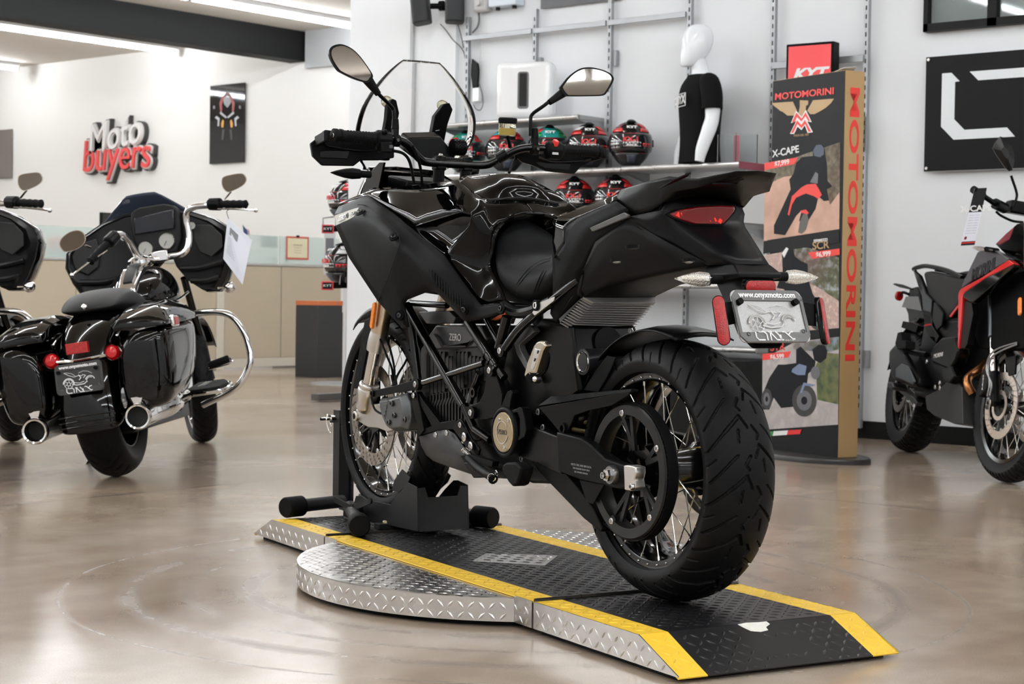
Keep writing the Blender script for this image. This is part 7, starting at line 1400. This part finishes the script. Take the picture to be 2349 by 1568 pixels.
# plate
P0 = Vector((0, -.385, .508)); 
pfh = lambda x, y, o=0: P0+Vector((x, y*.12-o, y))
o0 = dict(locals()); nh = thing('dealer_number_plate', 'black dealer plate in dark frame reading ONYX on the rear fender of the touring motorcycle', 'number plate', (*HO, .002)); nh.rotation_euler = T1.rotation_euler
plate_set(nh, pfh, True)
# seat
mb = MB(); sp_ = [(-.14, .10, .735, .715), (-.10, .13, .765, .71), (.0, .15, .80, .70), (.12, .16, .815, .69), (.22, .165, .80, .68), (.30, .165, .765, .68), (.42, .16, .735, .67), (.55, .13, .745, .69), (.66, .09, .78, .72), (.70, .05, .79, .75)]
mb.loft([[(-w*.9, y, b), (-w, y, (b+t)/2), (-w*.85, y, t-.015), (-w*.5, y, t), (0, y, t+.004), (w*.5, y, t), (w*.85, y, t-.015), (w, y, (b+t)/2), (w*.9, y, b)] for y, w, t, b in sp_]); mb.build('seat', M('touring_seat', (.012, .012, .0125), .5, spec=.25, bump=.3, bscale=400), T1, sub=2, ang=180)
mb = MB(); mb.ball((0, -.175, .735), .014, 12, 8); mb.build('seat_knob', CHR, T1)
# tank
tk = tp('fuel_tank'); mb = MB(); mb.loft([[(-w*.55, y, b), (-w, y, b+.05), (-w, y, b+(t-b)*.55), (-w*.75, y, t-.03), (-w*.3, y, t), (w*.3, y, t), (w*.75, y, t-.03), (w, y, b+(t-b)*.55), (w, y, b+.05), (w*.55, y, b)] for y, w, t, b in ((.56, .05, .80, .72), (.60, .09, .84, .69), (.70, .14, .885, .67), (.82, .168, .92, .67), (.95, .168, .93, .68), (1.05, .13, .91, .72), (1.10, .07, .87, .77))]); mb.build('tank_shell', HB, tk, sub=2, ang=180)
mb = MB(); mb.loft([[(-w, y, z-.02), (w, y, z-.02), (w*.9, y, z+.012), (-w*.9, y, z+.012)] for y, w, z in ((.55, .045, .80), (.70, .055, .89), (.85, .058, .932), (.95, .05, .945))]); mb.build('tank_console', CHR, tk, bevel=.006); mb = MB(); mb.loft([[(-w, y, z), (w, y, z), (w, y, z+.006), (-w, y, z+.006)] for y, w, z in ((.60, .022, .842), (.70, .026, .902), (.80, .026, .932))]); mb.build('console_inset', HM, tk)
mb = MB(); mb.lathe([(.0001, .035), (.03, .033), (.052, .022), (.056, .0)], (0, .86, .94), (0, -.25, 1), 30); mb.build('fuel_cap', CHR, tk)
mb = MB(); mb.tube([(.175, .62, .72), (.19, .8, .745), (.185, 1.0, .775)], .006, 8); mb.build('side_script_bar', CHR, tk)
# engine
en = tp('engine'); mb = MB(); mb.bb(-.11, .11, .45, .98, .22, .50); mb.build('crankcase', HM, en, bevel=.03, seg=3)
for a_, y0 in ((-.35, .62), (.35, .78)):
    for k in range(9): mb = MB(); z = .48+.022*k; mb.box((0, y0+(z-.48)*tan(a_), z), (.17, .13, .010), R=Matrix.Rotation(-a_, 3, 'X')); mb.build('cooling_fin', HM if k % 2 else HB, en, bevel=.002)
mb = MB(); mb.cyl((.11, .62, .38), (.17, .62, .38), .09, n=30); mb.cyl((.10, .86, .36), (.16, .86, .36), .07, n=28); mb.build('chrome_cover', CHR, en, bevel=.006); mb = MB(); mb.tube([(.13, .50, .28), (.16, .62, .30), (.17, .8, .40), (.15, .92, .52)], .026, 12); mb.build('header_pipe', CHR, en)
mb = MB(); mb.bb(-.12, .12, -.1, .95, .18, .26); mb.bb(-.10, .10, .2, .62, .45, .70); mb.build('frame', HM, T1, bevel=.01)
mb = MB(); mb.tube([(-.16, .6, .24), (-.24, .52, .10), (-.285, .50, .035)], .012, 10); mb.build('kickstand', CHR, T1)
# front end
for s in (-1, 1): mb = MB(); mb.cyl((s*.095, 1.66, .33), (s*.095, 1.36, .86), .019, n=18); mb.build('fork_leg', HB, T1)
arc_shell(V(0, 1.70, .325), .345, .078, rad(30), rad(190)).build('front_fender', HB, T1, solid=.003)
# fairing
ff_ = tp('fairing'); HO_ = [(0, 1.205), (.10, 1.205), (.22, 1.175), (.34, 1.115), (.415, 1.05), (.43, .98), (.405, .90), (.36, .815), (.315, .76), (.25, .765), (.185, .82), (.135, .90), (.12, .96)]
full = HO_+[(-x, z) for x, z in HO_[:0:-1]]
def rg(k, y, kz=None, cz=1.0): return [Vector((x*k, y-.05*abs(x), cz+(z-cz)*(kz or k))) for x, z in full]
mb = MB(); mb.loft([rg(1., 1.14), rg(1.02, 1.17), rg(.97, 1.30), rg(.78, 1.45), rg(.45, 1.55), rg(.1, 1.58)], caps=True); mb.build('fairing_shell', HB, ff_, ang=60)
mb = MB(); mb.loft([rg(.985, 1.141), rg(.93, 1.105), rg(.90, 1.115)], caps=True); mb.build('inner_fairing', HM, ff_, ang=40)
def onf(u, v, y=1.06): return KT(u, v, y=y)
mb = MB(); P = [onf(u, v) for u, v in ((307, 500), (398, 480), (400, 525), (308, 540))]; mb.loft([[p+V(0, .05, 0) for p in P], P]); mb.build('display', M('touring_screen', (.003, .004, .008), .1, spec=.5), ff_, bevel=.006)
mb = MB(); P = [onf(u, v, 1.075) for u, v in ((300, 488), (315, 476), (375, 468), (398, 472), (412, 484), (416, 545), (406, 580), (330, 590), (308, 560), (298, 520))]; mb.loft([[p+V(0, .06, 0) for p in P], P]); mb.build('dash_pod', HM, ff_, bevel=.01, seg=3)
for u, v, r in ((382, 553, .037), (334, 571, .035), (284, 545, .018), (440, 518, .018)):
    c = onf(u, v, 1.055); mb = MB(); mb.lathe([(r*1.02, .03), (r*1.08, .0), (r*1.0, -.004), (r*.95, .004)], c, (0, 1, 0), 30); gg = mb.build('gauge_ring', CHR, ff_); mb = MB(); mb.lathe([(.0001, .002), (r*.96, .002)], c, (0, 1, 0), 30); mb.build('gauge_face', M('gauge_white', (.40, .40, .37), .5), gg); mb = MB(); mb.beam(c+V(0, -.001, 0), c+V(-.4*r, -.001, -.6*r), .002, .002); mb.build('needle', PLM, gg)
for s in (-1, 1):
    P = [Vector((s*x, 1.095-.05*x, z)) for x, z in ((.245, 1.10), (.33, 1.085), (.375, 1.03), (.37, .97), (.31, .93), (.255, .96), (.235, 1.03))]; mb = MB(); mb.prism(P, (0, -.008, 0)); mb.build('speaker_grille', M('grille_black', (.008, .008, .008), .6, bump=1., bscale=500), ff_, bevel=.004)
    mb = MB(); mb.tube([(s*.15, 1.08, .895), (s*.24, 1.07, .885), (s*.36, 1.08, .90)], .014, 8); mb.tube([(s*.19, 1.08, .83), (s*.26, 1.07, .82), (s*.33, 1.08, .83)], .014, 8); mb.build('fairing_rib', HM, ff_)
    mb = MB(); c = Vector((s*.315, 1.08, .775)); mb.cyl(c, c+V(s*.04, 0, -.005), .006, n=8); mb.ball(c+V(s*.06, 0, -.005), (.03, .034, .028), 16, 12); mb.build('bullet_signal', CHR, T1)
mb = MB(); rings = []
for i in range(9):
    t = i/8; w = [.27, .25, .225, .20, .175, .15, .125, .10, .07][i]; z = 1.165+.125*t; y = 1.20-.10*t; rings.append([Vector((w*j/6, y+.35*(w*j/6)**2*0-.25*(w*j/6)**2, z-.9*(w*j/6)**2*.6)) for j in range(-6, 7)])
mb.loft(rings, caps=False, closed=False); mb.build('windscreen', M('smoke_screen', (.035, .045, .07), .08, spec=.5), ff_, solid=.004, ang=80)
# handlebar (turned to the left)
hh = tp('handlebar')
barR = [KT(u, v, y=y) for u, v, y in ((385, 590, .93), (415, 584, .92), (430, 570, .92), (434, 540, .93), (427, 505, .93), (430, 485, .92), (446, 475, .90), (470, 472, .88), (508, 470, .86))]
mb = MB(); mb.tube(barR, .016, 14); mb.build('bar_tube', CHR, hh)
barL = [KT(u, v, y=y) for u, v, y in ((352, 596, .90), (318, 590, .84), (303, 570, .78), (292, 550, .72), (280, 539, .66), (268, 540, .62), (255, 550, .58), (246, 560, .55))]
mb = MB(); mb.tube(barL, .016, 14); mb.build('bar_tube', CHR, hh)
mb = MB(); mb.cyl(barR[0], barL[0], .018, n=14); mb.box((barR[0]+barL[0])/2+V(0, 0, .01), (.08, .04, .05)); mb.build('bar_clamp', CHR, hh, bevel=.005)
for a, b, lv in ((KT(508, 469, y=.86), KT(571, 469, y=.80), ((500, 480, .84), (540, 480, .80), (587, 483, .76))), (KT(246, 560, y=.55), KT(202, 606, y=.44), ((245, 575, .52), (215, 595, .46), (165, 632, .40)))):
    d = (b-a).normalized(); L_ = (b-a).length; mb = MB(); mb.lathe([(.018, 0)]+[(.0205 if k % 2 else .017, L_*(k+1)/9) for k in range(8)]+[(.0001, L_)], a, d, 18); mb.build('grip', RUB, hh)
    mb = MB(); mb.loft([[a-d*t+Vector((0, 0, 0))+perp(d)[0]*r*cos(q)+perp(d)[1]*r*sin(q) for q in [2*pi*i/10 for i in range(10)]] for t, r in ((.075, .022), (.065, .03), (.01, .032), (.0, .022))]); mb.build('switch_housing', PLM, hh, bevel=.003)
    mb = MB(); mb.tube([KT(u, v, y=y) for u, v, y in lv], [.006, .008, .009], 8, flat=.6); mb.ball(KT(lv[-1][0], lv[-1][1], y=lv[-1][2]), .011, 10, 8); mb.build('lever', CHR, hh)
for mo, st_, yy in (([(508, 415), (511, 407), (525, 402), (553, 398), (563, 404), (566, 415), (556, 428), (527, 442), (515, 437), (509, 426)], ((530, 440), (515, 458)), .80), ([(136, 560), (141, 546), (157, 533), (176, 528), (190, 534), (197, 548), (192, 562), (175, 574), (152, 579), (142, 572)], ((195, 563), (208, 568)), .50)):
    mi = part('mirror', T1); P = closed_smooth([KT(u, v, y=yy) for u, v in mo], 3); c = sum(P, V(0, 0, 0))/len(P); P = [Vector((p.x, p.y+(p.z-c.z)*(.13 if yy > .6 else .30), p.z)) for p in P]
    mb = MB(); mb.loft([[c+(p-c)*.55+V(0, .03, 0) for p in P], [c+(p-c)*.95+V(0, .014, 0) for p in P], P, [c+(p-c)*.95 for p in P]]); mb.build('mirror_shell', CHR, mi); mb = MB(); mb.loft([[c+(p-c)*.93+V(0, .001, 0) for p in P], [c+(p-c)*.93+V(0, -.0012, 0) for p in P]]); mb.build('mirror_glass', GLASS_M, mi)
    mb = MB(); mb.tube([KT(*st_[0], y=yy), KT(*st_[1], y=yy+.02)], .005, 8); mb.build('mirror_stem', CHR, mi)
# second one, half out of the picture
T2 = dup(T1, (.48, 4.43, .002), rad(HDEG-1), 'second black touring motorcycle, cut off by the left edge of the photo'); T2.rotation_euler = (0, rad(-6.5), rad(HDEG-1))
# price sheet
ps = thing('price_sheet', 'white printed price sheet hanging from the right handlebar of the touring motorcycle', 'price sheet', (*HO, .002)); ps.rotation_euler = T1.rotation_euler
Pq = [KT(u, v, y=y) for u, v, y in ((522, 500, .84), (577, 551, .70), (556, 653, .70), (512, 594, .84))]; n_ = (Pq[1]-Pq[0]).cross(Pq[3]-Pq[0]).normalized(); n_ = -n_ if n_.y > 0 else n_
mb = MB(); mb.prism(Pq, -n_*.0015); mb.build('sheet', M('paper_white', (.74, .76, .84), .35), ps)
def inq(s_, t_, o=.0006): return Pq[0].lerp(Pq[1], s_).lerp(Pq[3].lerp(Pq[2], s_), t_)+n_*o
mb = MB(); mb.prism([inq(.15, .15), inq(.5, .15), inq(.5, .32), inq(.15, .32)], n_*.0003); mb.build('printed_picture', M('print_mid', (.2, .2, .22), .5), ps)
for i in range(9): mb = MB(); t_ = .38+.045*i; mb.prism([inq(.12, t_), inq(.45+.1*((i*7) % 3)/3, t_), inq(.45+.1*((i*7) % 3)/3, t_+.012), inq(.12, t_+.012)], n_*.0003); mb.build('text_line', M('print_light', (.45, .45, .5), .5), ps)
mb = MB(); mb.tube([inq(.05, .0), KT(520, 486, y=.84), KT(528, 480, y=.84)], .0015, 6); mb.build('hang_tie', PLM, ps)
# ================================================================ adventure motorcycle at the right
MO, MDEG, MLEAN = (4.993, 1.97), 134.04, -8.0
A2 = thing('red_striped_motorcycle', 'black and grey adventure motorcycle with a red side stripe, cropped by the right edge', 'motorcycle', (*MO, .002)); A2.rotation_euler = (0, rad(MLEAN), rad(MDEG))
KM = frame3(*MO, MDEG, MLEAN); MP = lambda pts, x: [KM(u, v, x=x) for u, v in pts]
def mp(name): return part(name, A2)
KNOB = [(.085, .02, .02, .02, .010, .006), (.085, .35, .045, .35, .008, .006), (.045, .35, .02, .30, .006, .005), (.05, .6, .01, .66, .010, .006), (.085, .70, .05, .72, .008, .006)]
rw_ = mp('rear_wheel'); RA = V(0, 0, .325); tyre('tyre', rw_, RA, .325, .15, .225, KNOB, 20, 18, 30, TYR, drop=.035, amax=70)
def wire_wheel(parent, c, r, hw, xh=.05):
    mb = MB(); mb.lathe([(r-.018, -hw), (r, -hw-.003), (r+.004, -hw+.004), (r-.014, -hw+.012), (r-.02, 0), (r-.014, hw-.012), (r+.004, hw-.004), (r, hw+.003), (r-.018, hw), (r-.03, 0), (r-.018, -hw)], c, (1, 0, 0), 72); mb.build('rim', RIMK, parent); spokes(parent, c, 32, .035, xh, r-.02, hw*.55, SPK, r=.0018)
    mb = MB(); mb.lathe([(.0001, -xh-.02), (.03, -xh-.02), (.04, -xh), (.028, 0), (.04, xh), (.03, xh+.02), (.0001, xh+.02)], c, (1, 0, 0), 26); mb.build('hub', FRM, parent)
wire_wheel(rw_, RA, .228, .055); disc('brake_disc', rw_, RA+V(.085, 0, 0), .125, .09, .005, DSC, nb=6)
fw_g = mp('front_wheel'); FA2 = V(0, 1.50, .335); tyre('tyre', fw_g, FA2, .335, .115, .252, KNOB, 22, 18, 26, TYR, drop=.03, amax=70); wire_wheel(fw_g, FA2, .255, .042)
for s in (-1, 1):
    disc('brake_disc', fw_g, FA2+V(s*.075, 0, 0), .15, .115, .005, M('disc_pale', (.72, .62, .55), .3, .9))
    mb = MB(); mb.lathe([(.05, 0), (.068, 0), (.068, .003), (.05, .003)], FA2+V(s*.083, 0, 0), (s, 0, 0), 40); mb.build('sensor_ring', M('disc_pale'), fw_g)
for o in [c for c in bpy.data.objects if c.parent == fw_g]:
    if o.type == 'MESH': o.data.transform(Matrix.Translation(FA2)@Matrix.Rotation(.12, 4, 'Z')@Matrix.Translation(-FA2))
DG = M('dark_grey_metal', (.05, .05, .055), .35, .3); GRAY = M('fairing_grey', (.06, .06, .07), .22, spec=.4); REDS = M('red_gloss', (.62, .012, .012), .12, spec=.5)
def mpr(name, pts, x, th, mat, parent=None, both=False, bevel=.003):
    mb = MB(); mb.prism(MP(pts, x), (-th, 0, 0)); 
    if both: mb.mirror()
    return mb.build(name, mat, parent or A2, bevel=bevel)
z3 = lambda X, Y: (2020+X/3.733, 560+Y/3.733)
z4 = lambda X, Y: (2020+X/2.358, 740+Y/2.358)
z5_ = lambda X, Y: (2190+X/2.8, 300+Y/2.8)
Z = lambda f, *P: [f(*p) for p in P]
# engine block, frame, radiator
mb = MB(); mb.bb(-.13, .13, .35, .95, .30, .72); mb.build('engine_block', PLM, A2, bevel=.03)
eg2 = mp('engine_cover'); mpr('clutch_cover', Z(z4, (285, 130), (330, 80), (400, 75), (420, 150), (400, 210), (370, 260), (330, 240), (280, 220), (265, 170)), .17, .06, PLM, eg2, bevel=.012); mpr('front_cover', Z(z4, (330, 250), (380, 235), (400, 290), (370, 330), (335, 315)), .18, .04, PLM, eg2, bevel=.008)
c = KM(*z4(312, 178), x=.172); text('maker_lettering', 'MORINI', .03, M('print_white'), eg2, c, (0, 1, .12), (0, 0, 1), sx=1.3)
for u, v in (z4(255, 212), z4(325, 328), z4(325, 355), z4(300, 350), z4(95, 130)): mb = MB(); bolt(mb, KM(u, v, x=.185), (1, 0, 0), .012, .008, 12); mb.build('engine_bolt', STL, A2)
mpr('radiator_block', Z(z3, (800, 500), (1100, 260), (1228, 230), (1228, 896), (860, 896), (760, 700)), .12, .22, M('radiator_black', (.002, .002, .002), .7, spec=.05), None, bevel=.004)
# exhaust
exm = mp('exhaust_can'); mpr('can_body', Z(z4, (42, 150), (75, 115), (110, 140), (150, 200), (200, 300), (195, 350), (150, 345), (60, 310), (40, 220)), .20, .10, PLM, exm, bevel=.02); mpr('heat_shield', Z(z4, (80, 250), (110, 222), (150, 235), (185, 320), (165, 335), (80, 295)), .215, .01, M('shield_grey', (.10, .11, .12), .3, .5), exm, bevel=.005)
mpr('can_tip', Z(z4, (38, 320), (62, 325), (70, 350), (55, 365), (38, 350)), .20, .08, DG, exm, bevel=.006)
mb = MB(); mb.tube([KM(*z4(590, 205), x=.0), KM(*z4(540, 250), x=.06), KM(*z4(490, 285), x=.10), KM(*z4(470, 310), x=.12), KM(*z4(475, 345), x=.12), KM(*z4(495, 385), x=.10)], .02, 14); mb.build('header_pipe', M('heat_bronze', (.42, .18, .07), .28, .9), exm)
mb = MB(); mb.tube([KM(*z4(100, 130), x=.19), KM(*z4(170, 160), x=.18), KM(*z4(250, 175), x=.17)], .014, 10); mb.tube([KM(*z4(130, 175), x=.19), KM(*z4(165, 240), x=.18), KM(*z4(190, 320), x=.17)], .012, 10); mb.build('peg_bracket', PLM, A2)
mpr('passenger_peg', Z(z4, (78, 115), (92, 55), (110, 50), (115, 95), (138, 100), (135, 140), (90, 145)), .24, .05, RUB)
mpr('swingarm', Z(z4, (60, 340), (110, 340), (200, 430), (190, 450), (130, 400)), .12, .03, DG)
mpr('belly_pan', Z(z4, (240, 400), (300, 370), (395, 295), (440, 350), (445, 550), (400, 550), (290, 505), (250, 470)), .14, .28, SKD)
# body panels
bp_ = mp('side_panel')
mpr('grey_panel', Z(z3, (690, 380), (700, 340), (830, 70), (900, 40), (960, 45), (1095, 125), (1080, 150), (800, 300)), .19, .03, GRAY, bp_)
mpr('red_stripe', Z(z3, (660, 896), (664, 440), (672, 405), (690, 380), (860, 290), (1095, 138), (1140, 172), (900, 290), (720, 410), (697, 450), (690, 600)), .20, .03, REDS, bp_)
mpr('black_panel', Z(z3, (700, 450), (722, 412), (900, 292), (1142, 178), (1130, 205), (790, 500), (770, 500)), .205, .03, GLO, bp_)
mpr('lower_panel', Z(z3, (690, 470), (780, 505), (790, 600), (740, 860), (720, 896), (680, 896)), .19, .03, PLM, bp_)
a, b = KM(*z3(760, 285), x=.1915), KM(*z3(1000, 160), x=.1915); text('panel_lettering', 'MORINI', .075, M('print_black'), bp_, (a+b)/2, b-a, (0, 0, 1), bold=.003, sx=1.12)
mpr('front_cowl', Z(z5_, (260, 730), (330, 660), (400, 600), (445, 590), (445, 896), (400, 870), (380, 850)), .16, .12, GLO, bp_)
mpr('cowl_red', Z(z5_, (262, 728), (330, 660), (380, 620), (350, 700), (290, 735)), .162, .01, M('deep_red', (.2, .01, .02), .15), bp_)
# seat and tail
st2 = mp('seat'); mb = MB(); mb.prism(MP(Z(z3, (365, 260), (380, 235), (420, 230), (560, 270), (700, 300), (715, 330), (690, 400), (665, 500), (640, 560), (600, 600), (480, 740), (430, 500), (400, 420)), .135), (-.27, 0, 0)); mb.build('seat_pad', M('touring_seat'), st2, bevel=.02, seg=3)
mpr('seat_red', Z(z3, (585, 620), (660, 520), (662, 545), (600, 630)), .142, .006, REDS, st2, bevel=.001)
tl2 = mp('tail'); mpr('tail_side', Z(z3, (275, 215), (290, 235), (330, 270), (370, 370), (385, 420), (440, 480), (430, 600), (440, 700), (500, 790), (470, 850), (400, 780), (375, 690), (350, 440), (320, 360)), .15, .02, GLO, tl2)
mpr('tail_inset', Z(z3, (455, 500), (480, 520), (535, 590), (520, 700), (480, 740), (440, 650)), .153, .01, PLM, tl2); mpr('tail_red', Z(z3, (372, 690), (425, 682), (428, 695), (378, 708)), .153, .01, REDS, tl2, bevel=.001)
mb = MB()
for s in (1, -1): mb.tube([Vector((s*p.x, p.y, p.z)) for p in [KM(*z3(285, 215), x=.12), KM(*z3(320, 200), x=.12), KM(*z3(400, 190), x=.12), KM(*z3(560, 225), x=.12), KM(*z3(700, 290), x=.12)]], .012, 10)
mb.build('grab_rail', PLM, tl2)
for q in ((470, 225), (570, 250), (640, 270)): p = KM(*z3(*q), x=.12); mb = MB(); mb.beam(p, V(-p.x, p.y, p.z), .03, .012); mb.build('rack_bar', PLM, tl2)
mpr('plate_hanger', Z(z3, (250, 380), (310, 365), (340, 430), (350, 620), (290, 690), (275, 690), (300, 640), (240, 670), (235, 600), (215, 550), (230, 480)), .03, .06, PLM, tl2); mpr('plate', Z(z3, (215, 450), (320, 450), (350, 575), (180, 540)), .10, .004, M('plate_grey', (.2, .2, .2), .35, .3), tl2); mpr('splash_flap', Z(z3, (190, 660), (320, 700), (300, 760), (175, 715)), .09, .1, RUB, tl2)
mpr('rear_signal', Z(z3, (98, 345), (120, 335), (175, 345), (260, 380), (250, 390), (160, 372)), .16, .02, PLM, tl2); mb = MB(); p = KM(*z3(152, 445), x=.1); mb.lathe([(.0001, .006), (.024, .004), (.026, 0), (.026, -.012), (.0001, -.012)], p, (.5, -.8, 0), 24); mb.build('round_reflector', M('red_reflex'), tl2); mb = MB(); mb.tube([p+V(0, .01, 0), KM(*z3(190, 415), x=.08), KM(*z3(240, 430), x=.06)], .008, 8); mb.build('reflector_stem', PLM, tl2)
arc_shell(RA, .35, .08, rad(60), rad(165)).build('rear_fender', PLM, A2, solid=.003)
mb = MB(); mb.bb(-.09, .09, .15, 1.3, .70, .84); mb.bb(-.10, .10, 1.0, 1.45, .80, 1.02); mb.build('inner_frame', PLM, A2, bevel=.01)
# indicator, front end
isg = mp('front_signal'); P = MP(Z(z3, (778, 35), (800, 18), (850, 20), (910, 38), (915, 50), (880, 65), (830, 62)), .24); mb = MB(); mb.loft([P, [p+V(-.02, 0, 0) for p in P]]); mb.build('signal_lens', GLS, isg, bevel=.004); P2_ = [p+V(-.006, 0, 0) for p in P]; mb = MB(); mb.prism(P2_, (-.02, 0, 0)); mb.build('signal_bowl', M('bowl_silver'), isg); mb = MB(); mb.cyl(KM(*z3(905, 45), x=.24), KM(*z3(1000, 60), x=.16), .012, n=10); mb.build('signal_stalk', RUB, isg)
fk2 = mp('front_fork')
for s in (1, -1):
    a, b = KM(2338, 760, x=.10), KM(2327, 890, x=.10); bt2 = Vector((.10, FA2.y-.02, FA2.z+.03)); tp2 = bt2+Vector((0, -.30, .62)); 
    if s < 0: bt2.x = tp2.x = -.10
    d = (tp2-bt2).normalized(); mb = MB(); mb.cyl(bt2+d*.30, tp2, .027, n=20); mb.build('outer_tube', M('fork_blue_grey', (.05, .06, .07), .3, .5), fk2); mb = MB(); mb.cyl(bt2+d*.08, bt2+d*.31, .021, n=20); mb.build('inner_tube', M('stanchion'), fk2); mb = MB(); mb.cyl(bt2-d*.03, bt2+d*.12, .031, n=20); mb.build('axle_foot', PLM, fk2)
    mb = MB(); mb.lathe([(.012, 0), (.026, 0), (.028, .006), (.012, .006)], Vector((s*.13, FA2.y, FA2.z)), (s, 0, 0), 24); mb.build('axle_end', CHR, fk2)
    mb = MB(); mb.prism([(s*.13, FA2.y-.06, FA2.z+.06), (s*.13, FA2.y-.15, FA2.z+.02), (s*.13, FA2.y-.17, FA2.z+.10), (s*.13, FA2.y-.12, FA2.z+.17), (s*.13, FA2.y-.06, FA2.z+.14)], (-s*.05, 0, 0)); o = mb.build('brake_caliper', PLM, fk2, bevel=.006); text('maker_lettering', 'brembo', .022, M('print_white'), o, (s*.1315, FA2.y-.115, FA2.z+.09), (0, -s*.2, 1) if s > 0 else (0, .2, 1), (0, 1, 0))
arc_shell(FA2, .36, .07, rad(50), rad(165)).build('front_fender', PLM, A2, solid=.003)
mpr('fender_stay', Z(z4, (670, 190), (730, 180), (725, 280), (690, 290)), .09, .01, PLA)
capsule(KM(2341, 690, x=.155), KM(2341, 718, x=.155), .013, .008, (1, 0, 0)).build('amber_reflector', AMB, A2)
for P in (((735, 120), (660, 150), (600, 190), (582, 250), (590, 330), (578, 400)), ((735, 110), (640, 140), (590, 180), (574, 260), (600, 330), (590, 395))): mb = MB(); mb.tube([KM(*z4(*p), x=.13) for p in P], .004, 8); mb.build('brake_hose', M('braided_hose', (.3, .3, .3), .35, .6), A2)
# handlebar with mirror
hb2 = mp('handlebar'); yR = 1.33
bpt = [KM(*z5_(X, Y), y=y) for X, Y, y in ((118, 378, 1.42), (190, 425, 1.38), (260, 470, 1.33), (320, 500, 1.28), (400, 520, 1.2))]; mb = MB(); mb.tube(bpt, .012, 12); mb.build('bar_tube', PLM, hb2)
mb = MB(); mb.tube([bpt[0], bpt[0].lerp(bpt[1], .9)], .0175, 16); mb.build('grip', RUB, hb2); mb = MB(); mb.tube([bpt[2], bpt[3]], .025, 12); mb.build('switch_housing', PLM, hb2)
mb = MB(); mb.tube([KM(*z5_(X, Y), y=1.36) for X, Y in ((265, 520), (300, 548), (370, 580), (440, 590))], .006, 8); mb.build('lever', PLM, hb2)
mb = MB(); mb.tube([KM(*z5_(X, Y), y=1.27) for X, Y in ((375, 490), (398, 430), (395, 390), (372, 320), (362, 290))], .006, 10); mb.build('mirror_stalk', PLM, hb2)
P = [KM(*z5_(X, Y), y=1.27) for X, Y in ((292, 38), (310, 45), (365, 100), (382, 150), (384, 200), (370, 255), (350, 262), (325, 240), (270, 160), (245, 115), (262, 75))]; c = sum(P, V(0, 0, 0))/len(P)
mb = MB(); mb.loft([[c+(p-c)*.97+V(0, -.012, 0) for p in P], P, [c+(p-c)*.35+V(.01, .035, .0) for p in P]]); mb.build('mirror_shell', M('mirror_back', (.006, .006, .006), .35, spec=.3), hb2, ang=20)
mb = MB(); mb.box(KM(*z5_(420, 500), y=1.22), (.12, .08, .06)); mb.build('cockpit_block', PLM, hb2, bevel=.01)
# hang tag
ht = thing('hang_tag', 'long black and white paper tag reading X-CAPE hanging from a motorcycle grip', 'tag', (*MO, .002)); ht.rotation_euler = A2.rotation_euler
TQ = [KM(*z5_(X, Y), y=1.43) for X, Y in ((128, 372), (207, 368), (127, 735), (38, 740))]; n_ = (TQ[1]-TQ[0]).cross(TQ[3]-TQ[0]).normalized(); vd = (Matrix.Rotation(0, 3, 'X')@(frame3(*MO, MDEG, MLEAN)(2237, 437, y=1.0)-frame3(*MO, MDEG, MLEAN)(2237, 437, y=1.2))); n_ = n_ if n_.dot(vd) * (1 if (TQ[0]).y else 1) > 0 else -n_
CL = (Matrix.Rotation(rad(MDEG), 3, 'Z')@Matrix.Rotation(rad(MLEAN), 3, 'Y')).transposed()@(CP-Vector((*MO, 0))); n_ = n_ if n_.dot(CL-TQ[0]) > 0 else -n_
def tq(s_, t_, o=.0006): return TQ[0].lerp(TQ[1], s_).lerp(TQ[3].lerp(TQ[2], s_), t_)+n_*o
mb = MB(); mb.prism(TQ, -n_*.0012); mb.build('tag_card', M('paper_white'), ht)
for nm, t0, t1, m in (('black_head', 0, .42, M('print_black')), ('black_foot', .93, 1, M('print_black')), ('red_line', .945, .965, REDS)): mb = MB(); o_ = .0006 if nm != 'red_line' else .001; mb.prism([tq(0, t0, o_), tq(1, t0, o_), tq(1, t1, o_), tq(0, t1, o_)], n_*.0003); mb.build(nm, m, ht)
text('tag_lettering', 'X-CAPE', .036, M('print_white'), ht, tq(.5, .36, .0014), TQ[1]-TQ[0], TQ[0]-TQ[3], bold=.001, sx=1.15)
for i in range(8): mb = MB(); t_ = .47+.045*i; mb.prism([tq(.1, t_), tq(.5, t_), tq(.5, t_+.008), tq(.1, t_+.008)], n_*.0003); mb.prism([tq(.55, t_), tq(.9, t_), tq(.9, t_+.008), tq(.55, t_+.008)], n_*.0003); mb.build('text_line', M('print_light'), ht)
mb = MB(); mb.prism([tq(.22+.1*cos(a), .87+.03*sin(a)) for a in [2*pi*i/14 for i in range(14)]], n_*.0004); mb.build('seal_print', M('deep_red'), ht)
